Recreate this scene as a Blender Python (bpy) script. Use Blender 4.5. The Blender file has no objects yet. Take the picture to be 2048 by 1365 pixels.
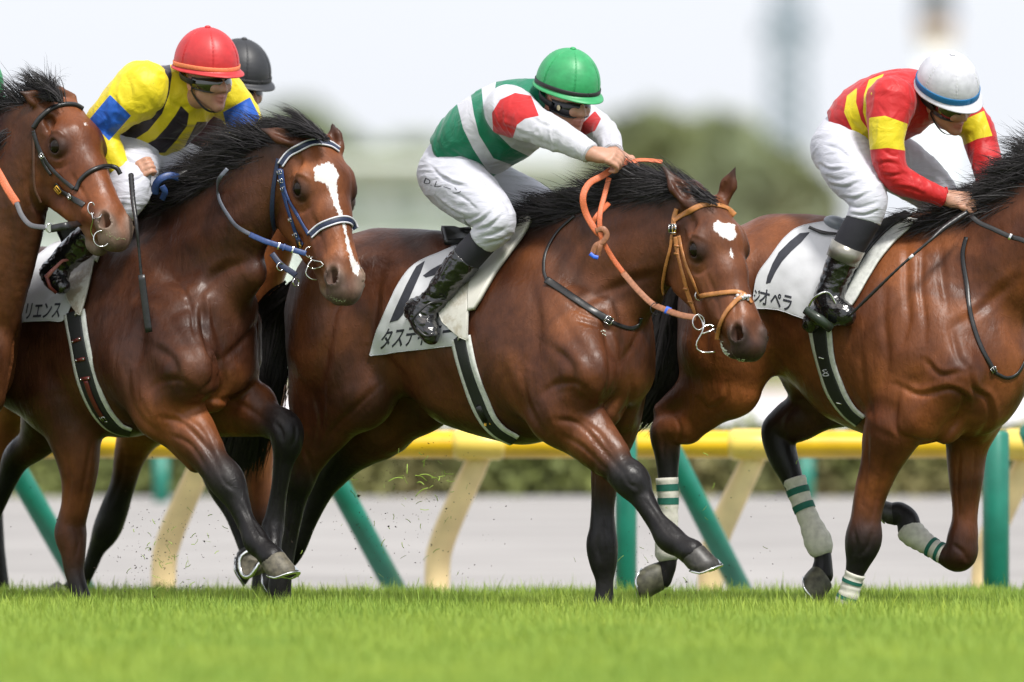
import bpy, bmesh, math, random
import numpy as np
from mathutils import Vector, Matrix
from mathutils.bvhtree import BVHTree

random.seed(7)
rng = np.random.RandomState(11)
SC = bpy.context.scene
COL = SC.collection

# ------------------------------------------------------------------ camera, sky, sun, exposure
F_PX = 20800.0            # focal length in pixels of a 2048 px wide picture
CAM_D = 40.0              # metres from the camera to the leading horses
HZ = 700.0                # horizon line
CAM_H = (1255.0 - HZ) / (F_PX / CAM_D)
cam_data = bpy.data.cameras.new('camera')
cam = bpy.data.objects.new('camera', cam_data)
COL.objects.link(cam)
cam.location = (0, -CAM_D, CAM_H)
cam.rotation_euler = (math.radians(90), 0, 0)
cam_data.sensor_width = 36
cam_data.lens = F_PX * 36 / 2048
cam_data.shift_y = (HZ - 682.5) / 2048
cam_data.clip_start = 1
cam_data.clip_end = 4000
cam_data.dof.use_dof = True
cam_data.dof.focus_distance = 39.9
cam_data.dof.aperture_fstop = 2.05
SC.camera = cam

SUN_EL, SUN_AZ = math.radians(56), math.radians(30)     # high, ahead of the horses and behind the camera's right shoulder
world = bpy.data.worlds.new('World')
SC.world = world
world.use_nodes = True
wn = world.node_tree
wn.nodes.clear()
w_out = wn.nodes.new('ShaderNodeOutputWorld')
w_sky = wn.nodes.new('ShaderNodeTexSky')
w_sky.sky_type = 'NISHITA'
w_sky.sun_disc = False
w_sky.sun_elevation = SUN_EL
w_sky.sun_rotation = math.radians(180) + SUN_AZ
w_sky.dust_density = 4
w_bg1 = wn.nodes.new('ShaderNodeBackground')
w_bg1.inputs['Strength'].default_value = 0.05
w_bg2 = wn.nodes.new('ShaderNodeBackground')              # the even white cloud cover
w_tc = wn.nodes.new('ShaderNodeTexCoord')
w_sep = wn.nodes.new('ShaderNodeSeparateXYZ')
w_ramp = wn.nodes.new('ShaderNodeValToRGB')
w_ramp.color_ramp.elements[0].position = 0.0
w_ramp.color_ramp.elements[0].color = (0.86, 0.89, 0.955, 1)
w_ramp.color_ramp.elements[1].position = 1.0
w_ramp.color_ramp.elements[1].color = (0.88, 0.89, 0.91, 1)
w_bg2.inputs['Strength'].default_value = 1.0
w_add = wn.nodes.new('ShaderNodeAddShader')
wn.links.new(w_sky.outputs[0], w_bg1.inputs[0])
wn.links.new(w_tc.outputs['Generated'], w_sep.inputs[0])
wn.links.new(w_sep.outputs[2], w_ramp.inputs[0])
wn.links.new(w_ramp.outputs[0], w_bg2.inputs[0])
wn.links.new(w_bg1.outputs[0], w_add.inputs[0])
wn.links.new(w_bg2.outputs[0], w_add.inputs[1])
wn.links.new(w_add.outputs[0], w_out.inputs[0])

sun_data = bpy.data.lights.new('sun', 'SUN')
sun_data.energy = 4.4
sun_data.angle = math.radians(9)
sun_data.color = (1.0, 0.965, 0.91)
sun = bpy.data.objects.new('sun', sun_data)
COL.objects.link(sun)
_sd = Vector((math.sin(SUN_AZ) * math.cos(SUN_EL), -math.cos(SUN_AZ) * math.cos(SUN_EL), math.sin(SUN_EL)))
sun.rotation_euler = _sd.to_track_quat('Z', 'Y').to_euler()
sun.location = _sd * 30

SC.render.engine = 'CYCLES'
SC.cycles.max_bounces = 6
SC.cycles.diffuse_bounces = 3
SC.cycles.glossy_bounces = 3
SC.cycles.transmission_bounces = 4
SC.cycles.use_denoising = True
SC.view_settings.view_transform = 'Standard'
SC.view_settings.look = 'None'
SC.view_settings.exposure = 0.0
SC.view_settings.gamma = 1.0
try:
    SC.view_settings.use_curve_mapping = False
except Exception:
    pass

# ------------------------------------------------------------------ helpers: coordinates
def wpt(px, py, y):
    """a real point at depth y (metres beyond the leading horses) seen at px, py of the photograph"""
    d = CAM_D + y
    return np.array([(px - 1024) * d / F_PX, y, CAM_H - (py - HZ) * d / F_PX])

def to_px(p):
    d = CAM_D + p[1]
    return (1024 + p[0] * F_PX / d, HZ + (CAM_H - p[2]) * F_PX / d)

class Frame:
    """a horse's own frame: heading turned by theta towards the camera, t = distance from its midline (minus = its right flank)"""
    def __init__(s, px0, y0, theta):
        s.x0 = (px0 - 1024) * (CAM_D + y0) / F_PX
        s.y0 = y0
        s.th = math.radians(theta)
        s.h = np.array([math.cos(s.th), -math.sin(s.th), 0.0])
        s.l = np.array([math.sin(s.th), math.cos(s.th), 0.0])
    def P(s, px, py, t=0.0):
        k = (px - 1024) / F_PX
        tn = math.tan(s.th)
        # x = k (D + y) ; y = y0 - tn (x - x0) + t / cos
        y = (s.y0 + tn * s.x0 - tn * k * CAM_D + t / math.cos(s.th)) / (1 + tn * k)
        return wpt(px, py, y)

PX = CAM_D / F_PX      # metres per photograph pixel at the horses

# ------------------------------------------------------------------ helpers: solid modelling (distance field + surface nets)
def unit(v):
    v = np.asarray(v, float)
    return v / (np.linalg.norm(v) + 1e-12)

class Cone:
    def __init__(s, a, b, ra, rb, sq=None, col=None, k=0.03, op='+', w=1.0):
        s.a = np.asarray(a, float); s.b = np.asarray(b, float)
        s.ra, s.rb, s.col, s.k, s.op, s.w = ra, rb, col, k, op, w
        s.sq = sq                     # (direction, factor)
    def box(s, m):
        f = max(1.0, s.sq[1]) if s.sq else 1.0
        r = max(s.ra, s.rb) * f + m
        return np.minimum(s.a, s.b) - r, np.maximum(s.a, s.b) + r
    def d(s, X, Y, Z):
        ab = s.b - s.a
        L2 = max(float(ab @ ab), 1e-12)
        px, py, pz = X - s.a[0], Y - s.a[1], Z - s.a[2]
        t = np.clip((px * ab[0] + py * ab[1] + pz * ab[2]) / L2, 0, 1)
        qx, qy, qz = px - t * ab[0], py - t * ab[1], pz - t * ab[2]
        n2 = qx * qx + qy * qy + qz * qz
        if s.sq is not None:
            l, f = s.sq
            c = qx * l[0] + qy * l[1] + qz * l[2]
            n2 = n2 + c * c * (1 / (f * f) - 1)
        return (np.sqrt(n2) - (s.ra + (s.rb - s.ra) * t)) * (1.0 if s.sq is None else min(1.0, 0.5 + 0.5 * s.sq[1]))

class Chain:
    """one smooth limb: a run of tapered pieces without bulges at the joints"""
    def __init__(s, pts, rad, sq=None, cols=None, k=0.03, op='+', w=1.0, sub=3):
        sub = sub * 2
        A = np.hstack([np.asarray(pts, float), np.asarray(rad, float)[:, None]])
        S = spline_raw(A, sub)
        s.seg = [Cone(S[i][:3], S[i + 1][:3], S[i][3], S[i + 1][3], sq) for i in range(len(S) - 1)]
        s.cols = cols; s.sub = sub
        s.k, s.op, s.w = k, op, w
        s.col = cols[0] if cols is not None else None
    def box(s, m):
        b = [c.box(m) for c in s.seg]
        return np.min([q[0] for q in b], axis=0), np.max([q[1] for q in b], axis=0)
    def d(s, X, Y, Z):
        r = None
        for c in s.seg:
            e = c.d(X, Y, Z)
            r = e if r is None else np.minimum(r, e)
        return r

def spline_raw(P, m):
    """Catmull-Rom, m samples per span"""
    E = np.vstack([2 * P[0] - P[1], P, 2 * P[-1] - P[-2]]); out = []
    for i in range(len(P) - 1):
        a, b, c, d = E[i], E[i + 1], E[i + 2], E[i + 3]
        t = np.linspace(0, 1, m, endpoint=False)[:, None]
        out.append(0.5 * ((2 * b) + (-a + c) * t + (2 * a - 5 * b + 4 * c - d) * t ** 2 + (-a + 3 * b - 3 * c + d) * t ** 3))
    out.append(P[-1:])
    return np.vstack(out)

class Ell:
    def __init__(s, c, axes, r, col=None, k=0.03, op='+', w=1.0):
        s.c = np.asarray(c, float); s.ax = [unit(a) for a in axes]; s.r = r
        s.col, s.k, s.op, s.w = col, k, op, w
    def box(s, m):
        e = np.zeros(3)
        for a, r in zip(s.ax, s.r):
            e += np.abs(a) * r
        return s.c - e - m, s.c + e + m
    def d(s, X, Y, Z):
        px, py, pz = X - s.c[0], Y - s.c[1], Z - s.c[2]
        k0 = 0; k1 = 0
        for a, r in zip(s.ax, s.r):
            q = (px * a[0] + py * a[1] + pz * a[2]) / r
            k0 = k0 + q * q
            k1 = k1 + q * q / (r * r)
        k0 = np.sqrt(k0); k1 = np.sqrt(k1) + 1e-9
        return k0 * (k0 - 1) / k1

class Cut:
    """keeps only what lies behind a plane, within a ball round its point"""
    def __init__(s, p, n, R):
        s.p = np.asarray(p, float); s.n = unit(n); s.R = R; s.col = None; s.op = 'cut'; s.k = 0.006; s.w = 1
    def box(s, m):
        return s.p - s.R, s.p + s.R
    def d(s, X, Y, Z):
        return (X - s.p[0]) * s.n[0] + (Y - s.p[1]) * s.n[1] + (Z - s.p[2]) * s.n[2]

def vnoise(P, f, seed=0):
    """smooth value noise, -1..1"""
    Q = np.asarray(P, np.float64) * f + seed * 17.31
    i = np.floor(Q).astype(np.int64); u = Q - i
    u = u * u * (3 - 2 * u)
    def hsh(a, b, c):
        n = (a * 374761393 + b * 668265263 + c * 2147483647 + seed * 1274126177) & 0xffffffff
        n = ((n ^ (n >> 13)) * 1274126177) & 0xffffffff
        n = n ^ (n >> 16)
        return (n & 0xffff) / 32767.5 - 1
    r = 0
    for dx in (0, 1):
        for dy in (0, 1):
            for dz in (0, 1):
                w = (u[:, 0] if dx else 1 - u[:, 0]) * (u[:, 1] if dy else 1 - u[:, 1]) * (u[:, 2] if dz else 1 - u[:, 2])
                r = r + w * hsh(i[:, 0] + dx, i[:, 1] + dy, i[:, 2] + dz)
    return r

def sculpt(prims, h, inflate=0.0, smooth=2):
    """returns vertices, quads of the smooth union of the primitives"""
    m = 0.03
    lo = np.min([p.box(m)[0] for p in prims if p.op == '+'], axis=0)
    hi = np.max([p.box(m)[1] for p in prims if p.op == '+'], axis=0)
    lo -= 2 * h; hi += 2 * h
    n = np.ceil((hi - lo) / h).astype(int) + 1
    ax = [(lo[i] + h * np.arange(n[i])).astype(np.float32) for i in range(3)]
    FAR = np.float32(0.15)
    D = np.full(n, FAR, np.float32)
    for p in prims:
        mm = (max(p.k, 0.02) + 2.5 * h + max(inflate, 0)) if p.op != 'cut' else 0
        a, b = p.box(mm)
        i0 = np.maximum(np.floor((a - lo) / h).astype(int), 0)
        i1 = np.minimum(np.ceil((b - lo) / h).astype(int) + 1, n)
        if np.any(i1 <= i0):
            continue
        sl = tuple(slice(i0[i], i1[i]) for i in range(3))
        X = ax[0][sl[0]][:, None, None]; Y = ax[1][sl[1]][None, :, None]; Z = ax[2][sl[2]][None, None, :]
        cur = D[sl]
        if isinstance(p, Chain):
            d = np.full(cur.shape, FAR, np.float32)
            for c in p.seg:
                a, b = c.box(mm)
                j0 = np.maximum(np.floor((a - lo) / h).astype(int), 0)
                j1 = np.minimum(np.ceil((b - lo) / h).astype(int) + 1, n)
                if np.any(j1 <= j0): continue
                s2 = tuple(slice(j0[i] - i0[i], j1[i] - i0[i]) for i in range(3))
                g = c.d(ax[0][j0[0]:j1[0]][:, None, None], ax[1][j0[1]:j1[1]][None, :, None], ax[2][j0[2]:j1[2]][None, None, :])
                d[s2] = np.minimum(d[s2], g)
        else:
            d = p.d(X, Y, Z).astype(np.float32)
        if p.op == '+':
            d = d - inflate
            hh = np.maximum(p.k - np.abs(cur - d), 0) / max(p.k, 1e-6)
            D[sl] = np.minimum(cur, d) - hh * hh * p.k * 0.25
        elif p.op == '-':
            d = -d
            hh = np.maximum(p.k - np.abs(cur - d), 0) / max(p.k, 1e-6)
            D[sl] = np.maximum(cur, d) + hh * hh * p.k * 0.25
        else:
            r2 = (X - p.p[0]) ** 2 + (Y - p.p[1]) ** 2 + (Z - p.p[2]) ** 2
            D[sl] = np.where(r2 < p.R ** 2, np.maximum(cur, d), cur)
    return nets(D, lo, h, smooth)

def nets(D, lo, h, smooth=1):
    S = D < 0
    n = D.shape
    A = S[:-1, :-1, :-1].astype(np.int8)
    tot = np.zeros_like(A)
    for dx in (0, 1):
        for dy in (0, 1):
            for dz in (0, 1):
                tot += S[dx:n[0] - 1 + dx, dy:n[1] - 1 + dy, dz:n[2] - 1 + dz]
    act = (tot > 0) & (tot < 8)
    I, J, K = np.nonzero(act)
    idx = np.full(act.shape, -1, np.int64)
    idx[I, J, K] = np.arange(len(I))
    acc = np.zeros((len(I), 3)); cnt = np.zeros(len(I))
    corners = [(0, 0, 0), (1, 0, 0), (0, 1, 0), (1, 1, 0), (0, 0, 1), (1, 0, 1), (0, 1, 1), (1, 1, 1)]
    edges = [(0, 1), (2, 3), (4, 5), (6, 7), (0, 2), (1, 3), (4, 6), (5, 7), (0, 4), (1, 5), (2, 6), (3, 7)]
    vals = [D[I + c[0], J + c[1], K + c[2]].astype(np.float64) for c in corners]
    for a, b in edges:
        va, vb = vals[a], vals[b]
        c = (va < 0) != (vb < 0)
        t = np.where(c, va / np.where(c, va - vb, 1), 0)
        ca, cb = np.array(corners[a]), np.array(corners[b])
        pos = ca[None] + t[:, None] * (cb - ca)[None]
        acc += pos * c[:, None]; cnt += c
    V = lo + h * (np.stack([I, J, K], 1) + acc / cnt[:, None])
    Q = []
    for axis in range(3):
        o = [(1, 2), (2, 0), (0, 1)][axis]
        s0 = [slice(None)] * 3; s1 = [slice(None)] * 3
        s0[axis] = slice(0, -1); s1[axis] = slice(1, None)
        a, b = S[tuple(s0)], S[tuple(s1)]
        e = np.argwhere(a != b)
        e = e[(e[:, o[0]] > 0) & (e[:, o[1]] > 0) & (e[:, o[0]] < n[o[0]] - 1) & (e[:, o[1]] < n[o[1]] - 1)]
        fl = a[e[:, 0], e[:, 1], e[:, 2]]
        def cell(du, dv):
            c = e.copy(); c[:, o[0]] -= du; c[:, o[1]] -= dv
            return idx[c[:, 0], c[:, 1], c[:, 2]]
        q = np.stack([cell(1, 1), cell(0, 1), cell(0, 0), cell(1, 0)], 1)
        q[~fl] = q[~fl][:, ::-1]
        Q.append(q)
    Q = np.concatenate(Q)
    Q = Q[(Q >= 0).all(1)]
    for _ in range(smooth):
        ia = np.concatenate([Q.ravel(), np.roll(Q, -1, 1).ravel()]); ib = np.concatenate([np.roll(Q, -1, 1).ravel(), Q.ravel()])
        c = np.bincount(ia, minlength=len(V))
        s = np.stack([np.bincount(ia, V[ib, k], minlength=len(V)) for k in range(3)], 1)
        V = 0.5 * V + 0.5 * s / np.maximum(c, 1)[:, None]
    return V, Q

def vnormals(V, Q):
    n = np.cross(V[Q[:, 2]] - V[Q[:, 0]], V[Q[:, 3]] - V[Q[:, 1]])
    N = np.stack([np.bincount(Q.ravel(), np.repeat(n[:, k], 4), minlength=len(V)) for k in range(3)], 1)
    return N / (np.linalg.norm(N, axis=1)[:, None] + 1e-12)

def field_colour(prims, V, tau=0.012):
    W = np.zeros(len(V)); C = np.zeros((len(V), 3))
    for p in prims:
        if p.op != '+' or p.col is None:
            continue
        a, b = p.box(0.08)
        ix = np.nonzero(((V > a) & (V < b)).all(1))[0]
        if not len(ix):
            continue
        if isinstance(p, Chain):
            for j, c in enumerate(p.seg):
                f = (j + .5) / p.sub; k = min(int(f), len(p.cols) - 2); f -= k
                f = min(max(f, 0), 1)
                cc = np.array(p.cols[k]) * (1 - f) + np.array(p.cols[k + 1]) * f
                d = c.d(V[ix, 0], V[ix, 1], V[ix, 2])
                w = p.w * np.exp(-np.clip(d, -0.02, 0.3) / tau)
                W[ix] += w; C[ix] += w[:, None] * cc[None]
            continue
        d = p.d(V[ix, 0], V[ix, 1], V[ix, 2])
        w = p.w * np.exp(-np.clip(d, -0.02, 0.3) / tau)
        W[ix] += w; C[ix] += w[:, None] * np.array(p.col)[None]
    return C / np.maximum(W, 1e-9)[:, None]

# ------------------------------------------------------------------ helpers: objects
def link(name, me, parent=None, mat=None):
    o = bpy.data.objects.new(name, me)
    COL.objects.link(o)
    if parent is not None:
        o.parent = parent
        o.matrix_parent_inverse = parent.matrix_world.inverted() if False else Matrix.Translation(-Vector(parent.location))
    if mat is not None and me is not None:
        me.materials.append(mat)
    return o

def empty(name, loc, label, cat, group=None):
    o = bpy.data.objects.new(name, None)
    COL.objects.link(o)
    o.location = tuple(float(v) for v in loc)
    o.empty_display_size = 0.1
    return tag(o, label, cat, group)

def tag(o, label=None, cat=None, group=None, kind=None):
    if label: o['label'] = label
    if cat: o['category'] = cat
    if group: o['group'] = group
    if kind: o['kind'] = kind
    return o

def np_mesh(name, V, Q, smooth=True):
    V = np.asarray(V, np.float32); Q = np.asarray(Q, np.int32)
    me = bpy.data.meshes.new(name)
    k = Q.shape[1]
    me.vertices.add(len(V)); me.vertices.foreach_set('co', V.ravel())
    me.loops.add(len(Q) * k); me.loops.foreach_set('vertex_index', Q.ravel())
    me.polygons.add(len(Q))
    me.polygons.foreach_set('loop_start', np.arange(0, len(Q) * k, k, dtype=np.int32))
    me.polygons.foreach_set('use_smooth', np.full(len(Q), smooth))
    me.update(calc_edges=True)
    return me

def attr_col(me, name, C):
    a = me.color_attributes.new(name, 'FLOAT_COLOR', 'POINT')
    C4 = np.ones((len(C), 4), np.float32); C4[:, :3] = C
    a.data.foreach_set('color', C4.ravel())

def attr_f(me, name, v):
    a = me.attributes.new(name, 'FLOAT', 'POINT')
    a.data.foreach_set('value', np.asarray(v, np.float32))

def bvh(V, Q):
    return BVHTree.FromPolygons([tuple(v) for v in V], [tuple(int(i) for i in q) for q in Q])

CAMP = Vector((0, -CAM_D, CAM_H))
def cast(tree, px, py, behind=None):
    d = (Vector(wpt(px, py, 0)) - CAMP).normalized()
    hit = tree.ray_cast(CAMP, d)
    if hit[0] is None:
        return None, None
    n = hit[1]
    if n.dot(d) > 0: n = -n
    return np.array(hit[0]), np.array(n)

def spline(pts, n):
    """Catmull-Rom through pts (any dimension), n samples evenly spaced along it"""
    P = np.asarray(pts, float)
    if len(P) == 2:
        t = np.linspace(0, 1, n)[:, None]
        return P[0] * (1 - t) + P[1] * t
    E = np.vstack([2 * P[0] - P[1], P, 2 * P[-1] - P[-2]])
    out = []
    m = 16
    for i in range(len(P) - 1):
        a, b, c, d = E[i], E[i + 1], E[i + 2], E[i + 3]
        t = np.linspace(0, 1, m, endpoint=False)[:, None]
        out.append(0.5 * ((2 * b) + (-a + c) * t + (2 * a - 5 * b + 4 * c - d) * t ** 2 + (-a + 3 * b - 3 * c + d) * t ** 3))
    out.append(P[-1:])
    C = np.vstack(out)
    s = np.concatenate([[0], np.cumsum(np.linalg.norm(np.diff(C, axis=0), axis=1))])
    u = np.linspace(0, s[-1], n)
    return np.stack([np.interp(u, s, C[:, k]) for k in range(C.shape[1])], 1)

class MB:
    """collects polygons for one mesh"""
    def __init__(s):
        s.v = []; s.f = []; s.uv = None
    def add(s, V, Fc):
        o = len(s.v)
        s.v += [tuple(float(c) for c in p) for p in V]
        s.f += [tuple(int(i) + o for i in f) for f in Fc]
        return s
    def tube(s, pts, r, n=8, caps=True, flat=None):
        """round tube along pts; r number or list; flat = (direction, factor)"""
        P = np.asarray(pts, float); m = len(P)
        R = np.full(m, r, float) if np.isscalar(r) else np.asarray(r, float)
        T = np.gradient(P, axis=0); T /= (np.linalg.norm(T, axis=1)[:, None] + 1e-12)
        up = np.array([0, 0, 1.0]) if abs(T[0][2]) < 0.9 else np.array([1.0, 0, 0])
        V = []
        u = unit(np.cross(up, T[0]))
        for i in range(m):
            u = unit(u - T[i] * (u @ T[i])); w = np.cross(T[i], u)
            for k in range(n):
                a = 2 * math.pi * k / n
                q = (u * math.cos(a) + w * math.sin(a)) * R[i]
                if flat is not None:
                    l, f = flat
                    q = q + np.asarray(l) * (q @ np.asarray(l)) * (f - 1)
                V.append(P[i] + q)
        Fc = [(i * n + k, i * n + (k + 1) % n, (i + 1) * n + (k + 1) % n, (i + 1) * n + k) for i in range(m - 1) for k in range(n)]
        if caps:
            Fc.append(tuple(range(n))[::-1]); Fc.append(tuple((m - 1) * n + k for k in range(n)))
        return s.add(V, Fc)
    def ribbon(s, P, N, width, thick, taper=None):
        """strap: rounded box section along P with surface normals N"""
        P = np.asarray(P, float); N = np.asarray(N, float); m = len(P)
        T = np.gradient(P, axis=0); T /= (np.linalg.norm(T, axis=1)[:, None] + 1e-12)
        V = []
        prof = [(-.5, 0), (-.5, .6), (-.38, 1), (.38, 1), (.5, .6), (.5, 0)]
        W = np.full(m, width, float) if np.isscalar(width) else np.asarray(width, float)
        for i in range(m):
            n = unit(N[i] - T[i] * (N[i] @ T[i])); b = np.cross(T[i], n)
            for a, c in prof:
                V.append(P[i] + b * a * W[i] + n * c * thick)
        k = len(prof)
        Fc = [(i * k + j, (i + 1) * k + j, (i + 1) * k + (j + 1) % k, i * k + (j + 1) % k) for i in range(m - 1) for j in range(k)]
        Fc.append(tuple(range(k))); Fc.append(tuple((m - 1) * k + j for j in range(k))[::-1])
        return s.add(V, Fc)
    def box(s, c, half, axes=None):
        c = np.asarray(c, float)
        ax = np.eye(3) if axes is None else [unit(a) for a in axes]
        V = [c + ax[0] * half[0] * i + ax[1] * half[1] * j + ax[2] * half[2] * k for i in (-1, 1) for j in (-1, 1) for k in (-1, 1)]
        return s.add(V, [(0, 1, 3, 2), (4, 6, 7, 5), (0, 4, 5, 1), (2, 3, 7, 6), (0, 2, 6, 4), (1, 5, 7, 3)])
    def sphere(s, c, r, nu=16, nv=10, axes=None):
        c = np.asarray(c, float); r = (r, r, r) if np.isscalar(r) else r
        ax = np.eye(3) if axes is None else np.array([unit(a) for a in axes])
        V = []; 
        for i in range(nv + 1):
            th = math.pi * i / nv
            for j in range(nu):
                ph = 2 * math.pi * j / nu
                q = (math.sin(th) * math.cos(ph) * r[0], math.sin(th) * math.sin(ph) * r[1], math.cos(th) * r[2])
                V.append(c + q[0] * ax[0] + q[1] * ax[1] + q[2] * ax[2])
        Fc = [(i * nu + j, (i + 1) * nu + j, (i + 1) * nu + (j + 1) % nu, i * nu + (j + 1) % nu) for i in range(nv) for j in range(nu)]
        return s.add(V, Fc)
    def ring(s, c, n, R, r, k=20, m=8, e=1.0, up=None):
        """torus round c with axis n; e squeezes it along up's cross direction"""
        n = unit(n); u = unit(np.cross(n, (0, 0, 1) if up is None else up)); w = np.cross(n, u)
        t = np.linspace(0, 2 * math.pi, k, endpoint=False)
        V = []
        for a in t:
            d = u * math.cos(a) * e + w * math.sin(a)
            o = np.asarray(c) + d * R; dn = unit(u * math.cos(a) + w * math.sin(a) * e)
            for j in range(m):
                b = 2 * math.pi * j / m
                V.append(o + dn * math.cos(b) * r + n * math.sin(b) * r)
        Fc = [(i * m + j, ((i + 1) % k) * m + j, ((i + 1) % k) * m + (j + 1) % m, i * m + (j + 1) % m) for i in range(k) for j in range(m)]
        return s.add(V, Fc)
    def build(s, name, mat, parent=None, smooth=True):
        me = bpy.data.meshes.new(name)
        me.from_pydata(s.v, [], s.f)
        me.polygons.foreach_set('use_smooth', np.full(len(me.polygons), smooth))
        me.validate()
        me.update()
        return link(name, me, parent, mat)

# ------------------------------------------------------------------ materials
def node_mat(name):
    m = bpy.data.materials.new(name)
    m.use_nodes = True
    nt = m.node_tree
    return m, nt, nt.nodes['Principled BSDF']

def N(nt, kind, **kw):
    n = nt.nodes.new(kind)
    for k, v in kw.items():
        if k.startswith('i_'):
            n.inputs[int(k[2:]) if k[2:].isdigit() else k[2:]].default_value = v
        else:
            setattr(n, k, v)
    return n

def noise_node(nt, scale, detail=3, rough=0.5, vec=None, coord='Object', stretch=None, dist=0.0):
    tc = nt.nodes.new('ShaderNodeTexCoord')
    src = tc.outputs[coord] if vec is None else vec
    if stretch is not None:
        mp = nt.nodes.new('ShaderNodeMapping')
        mp.inputs['Scale'].default_value = stretch
        nt.links.new(src, mp.inputs[0]); src = mp.outputs[0]
    n = nt.nodes.new('ShaderNodeTexNoise')
    n.inputs['Scale'].default_value = scale
    n.inputs['Detail'].default_value = detail
    n.inputs['Roughness'].default_value = rough
    n.inputs['Distortion'].default_value = dist
    nt.links.new(src, n.inputs['Vector'])
    return n

def mixc(nt, fac, a, b, mode='MIX'):
    m = nt.nodes.new('ShaderNodeMix'); m.data_type = 'RGBA'; m.blend_type = mode
    for s, v in ((0, fac), (6, a), (7, b)):
        if hasattr(v, 'is_linked') or isinstance(v, bpy.types.NodeSocket):
            nt.links.new(v, m.inputs[s])
        else:
            m.inputs[s].default_value = v if s == 0 else (*v[:3], 1)
    return m.outputs[2]

def ramp(nt, fac, stops, interp='LINEAR'):
    r = nt.nodes.new('ShaderNodeValToRGB')
    cr = r.color_ramp; cr.interpolation = interp
    while len(cr.elements) < len(stops): cr.elements.new(0.5)
    for e, (p, c) in zip(cr.elements, stops):
        e.position = p; e.color = (*c[:3], 1) if not np.isscalar(c) else (c, c, c, 1)
    nt.links.new(fac, r.inputs[0])
    return r.outputs[0]

def bump(nt, bsdf, h, strength, dist, prev=None):
    b = nt.nodes.new('ShaderNodeBump')
    b.inputs['Strength'].default_value = strength
    b.inputs['Distance'].default_value = dist
    nt.links.new(h, b.inputs['Height'])
    if prev is not None: nt.links.new(prev, b.inputs['Normal'])
    nt.links.new(b.outputs[0], bsdf.inputs['Normal'])
    return b.outputs[0]

_mc = {}
def plain(name, col, rough=0.5, metal=0.0, spec=0.5, nscale=60, namt=0.15, bstr=0.15, bdist=0.001, coat=0.0, sheen=0.0, coord='Object'):
    """an ordinary surface with fine wear: colour broken up by noise, light relief"""
    if name in _mc: return _mc[name]
    m, nt, b = node_mat(name)
    n = noise_node(nt, nscale, 4, coord=coord)
    c2 = tuple(max(0, c * (1 - namt)) for c in col); c1 = tuple(min(1, c * (1 + namt)) for c in col)
    nt.links.new(ramp(nt, n.outputs[0], [(0.3, c2), (0.7, c1)]), b.inputs['Base Color'])
    b.inputs['Roughness'].default_value = rough
    b.inputs['Metallic'].default_value = metal
    b.inputs['Specular IOR Level'].default_value = spec
    b.inputs['Coat Weight'].default_value = coat
    b.inputs['Coat Roughness'].default_value = 0.1
    b.inputs['Sheen Weight'].default_value = sheen
    if bstr: bump(nt, b, n.outputs[0], bstr, bdist)
    _mc[name] = m
    return m

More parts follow.
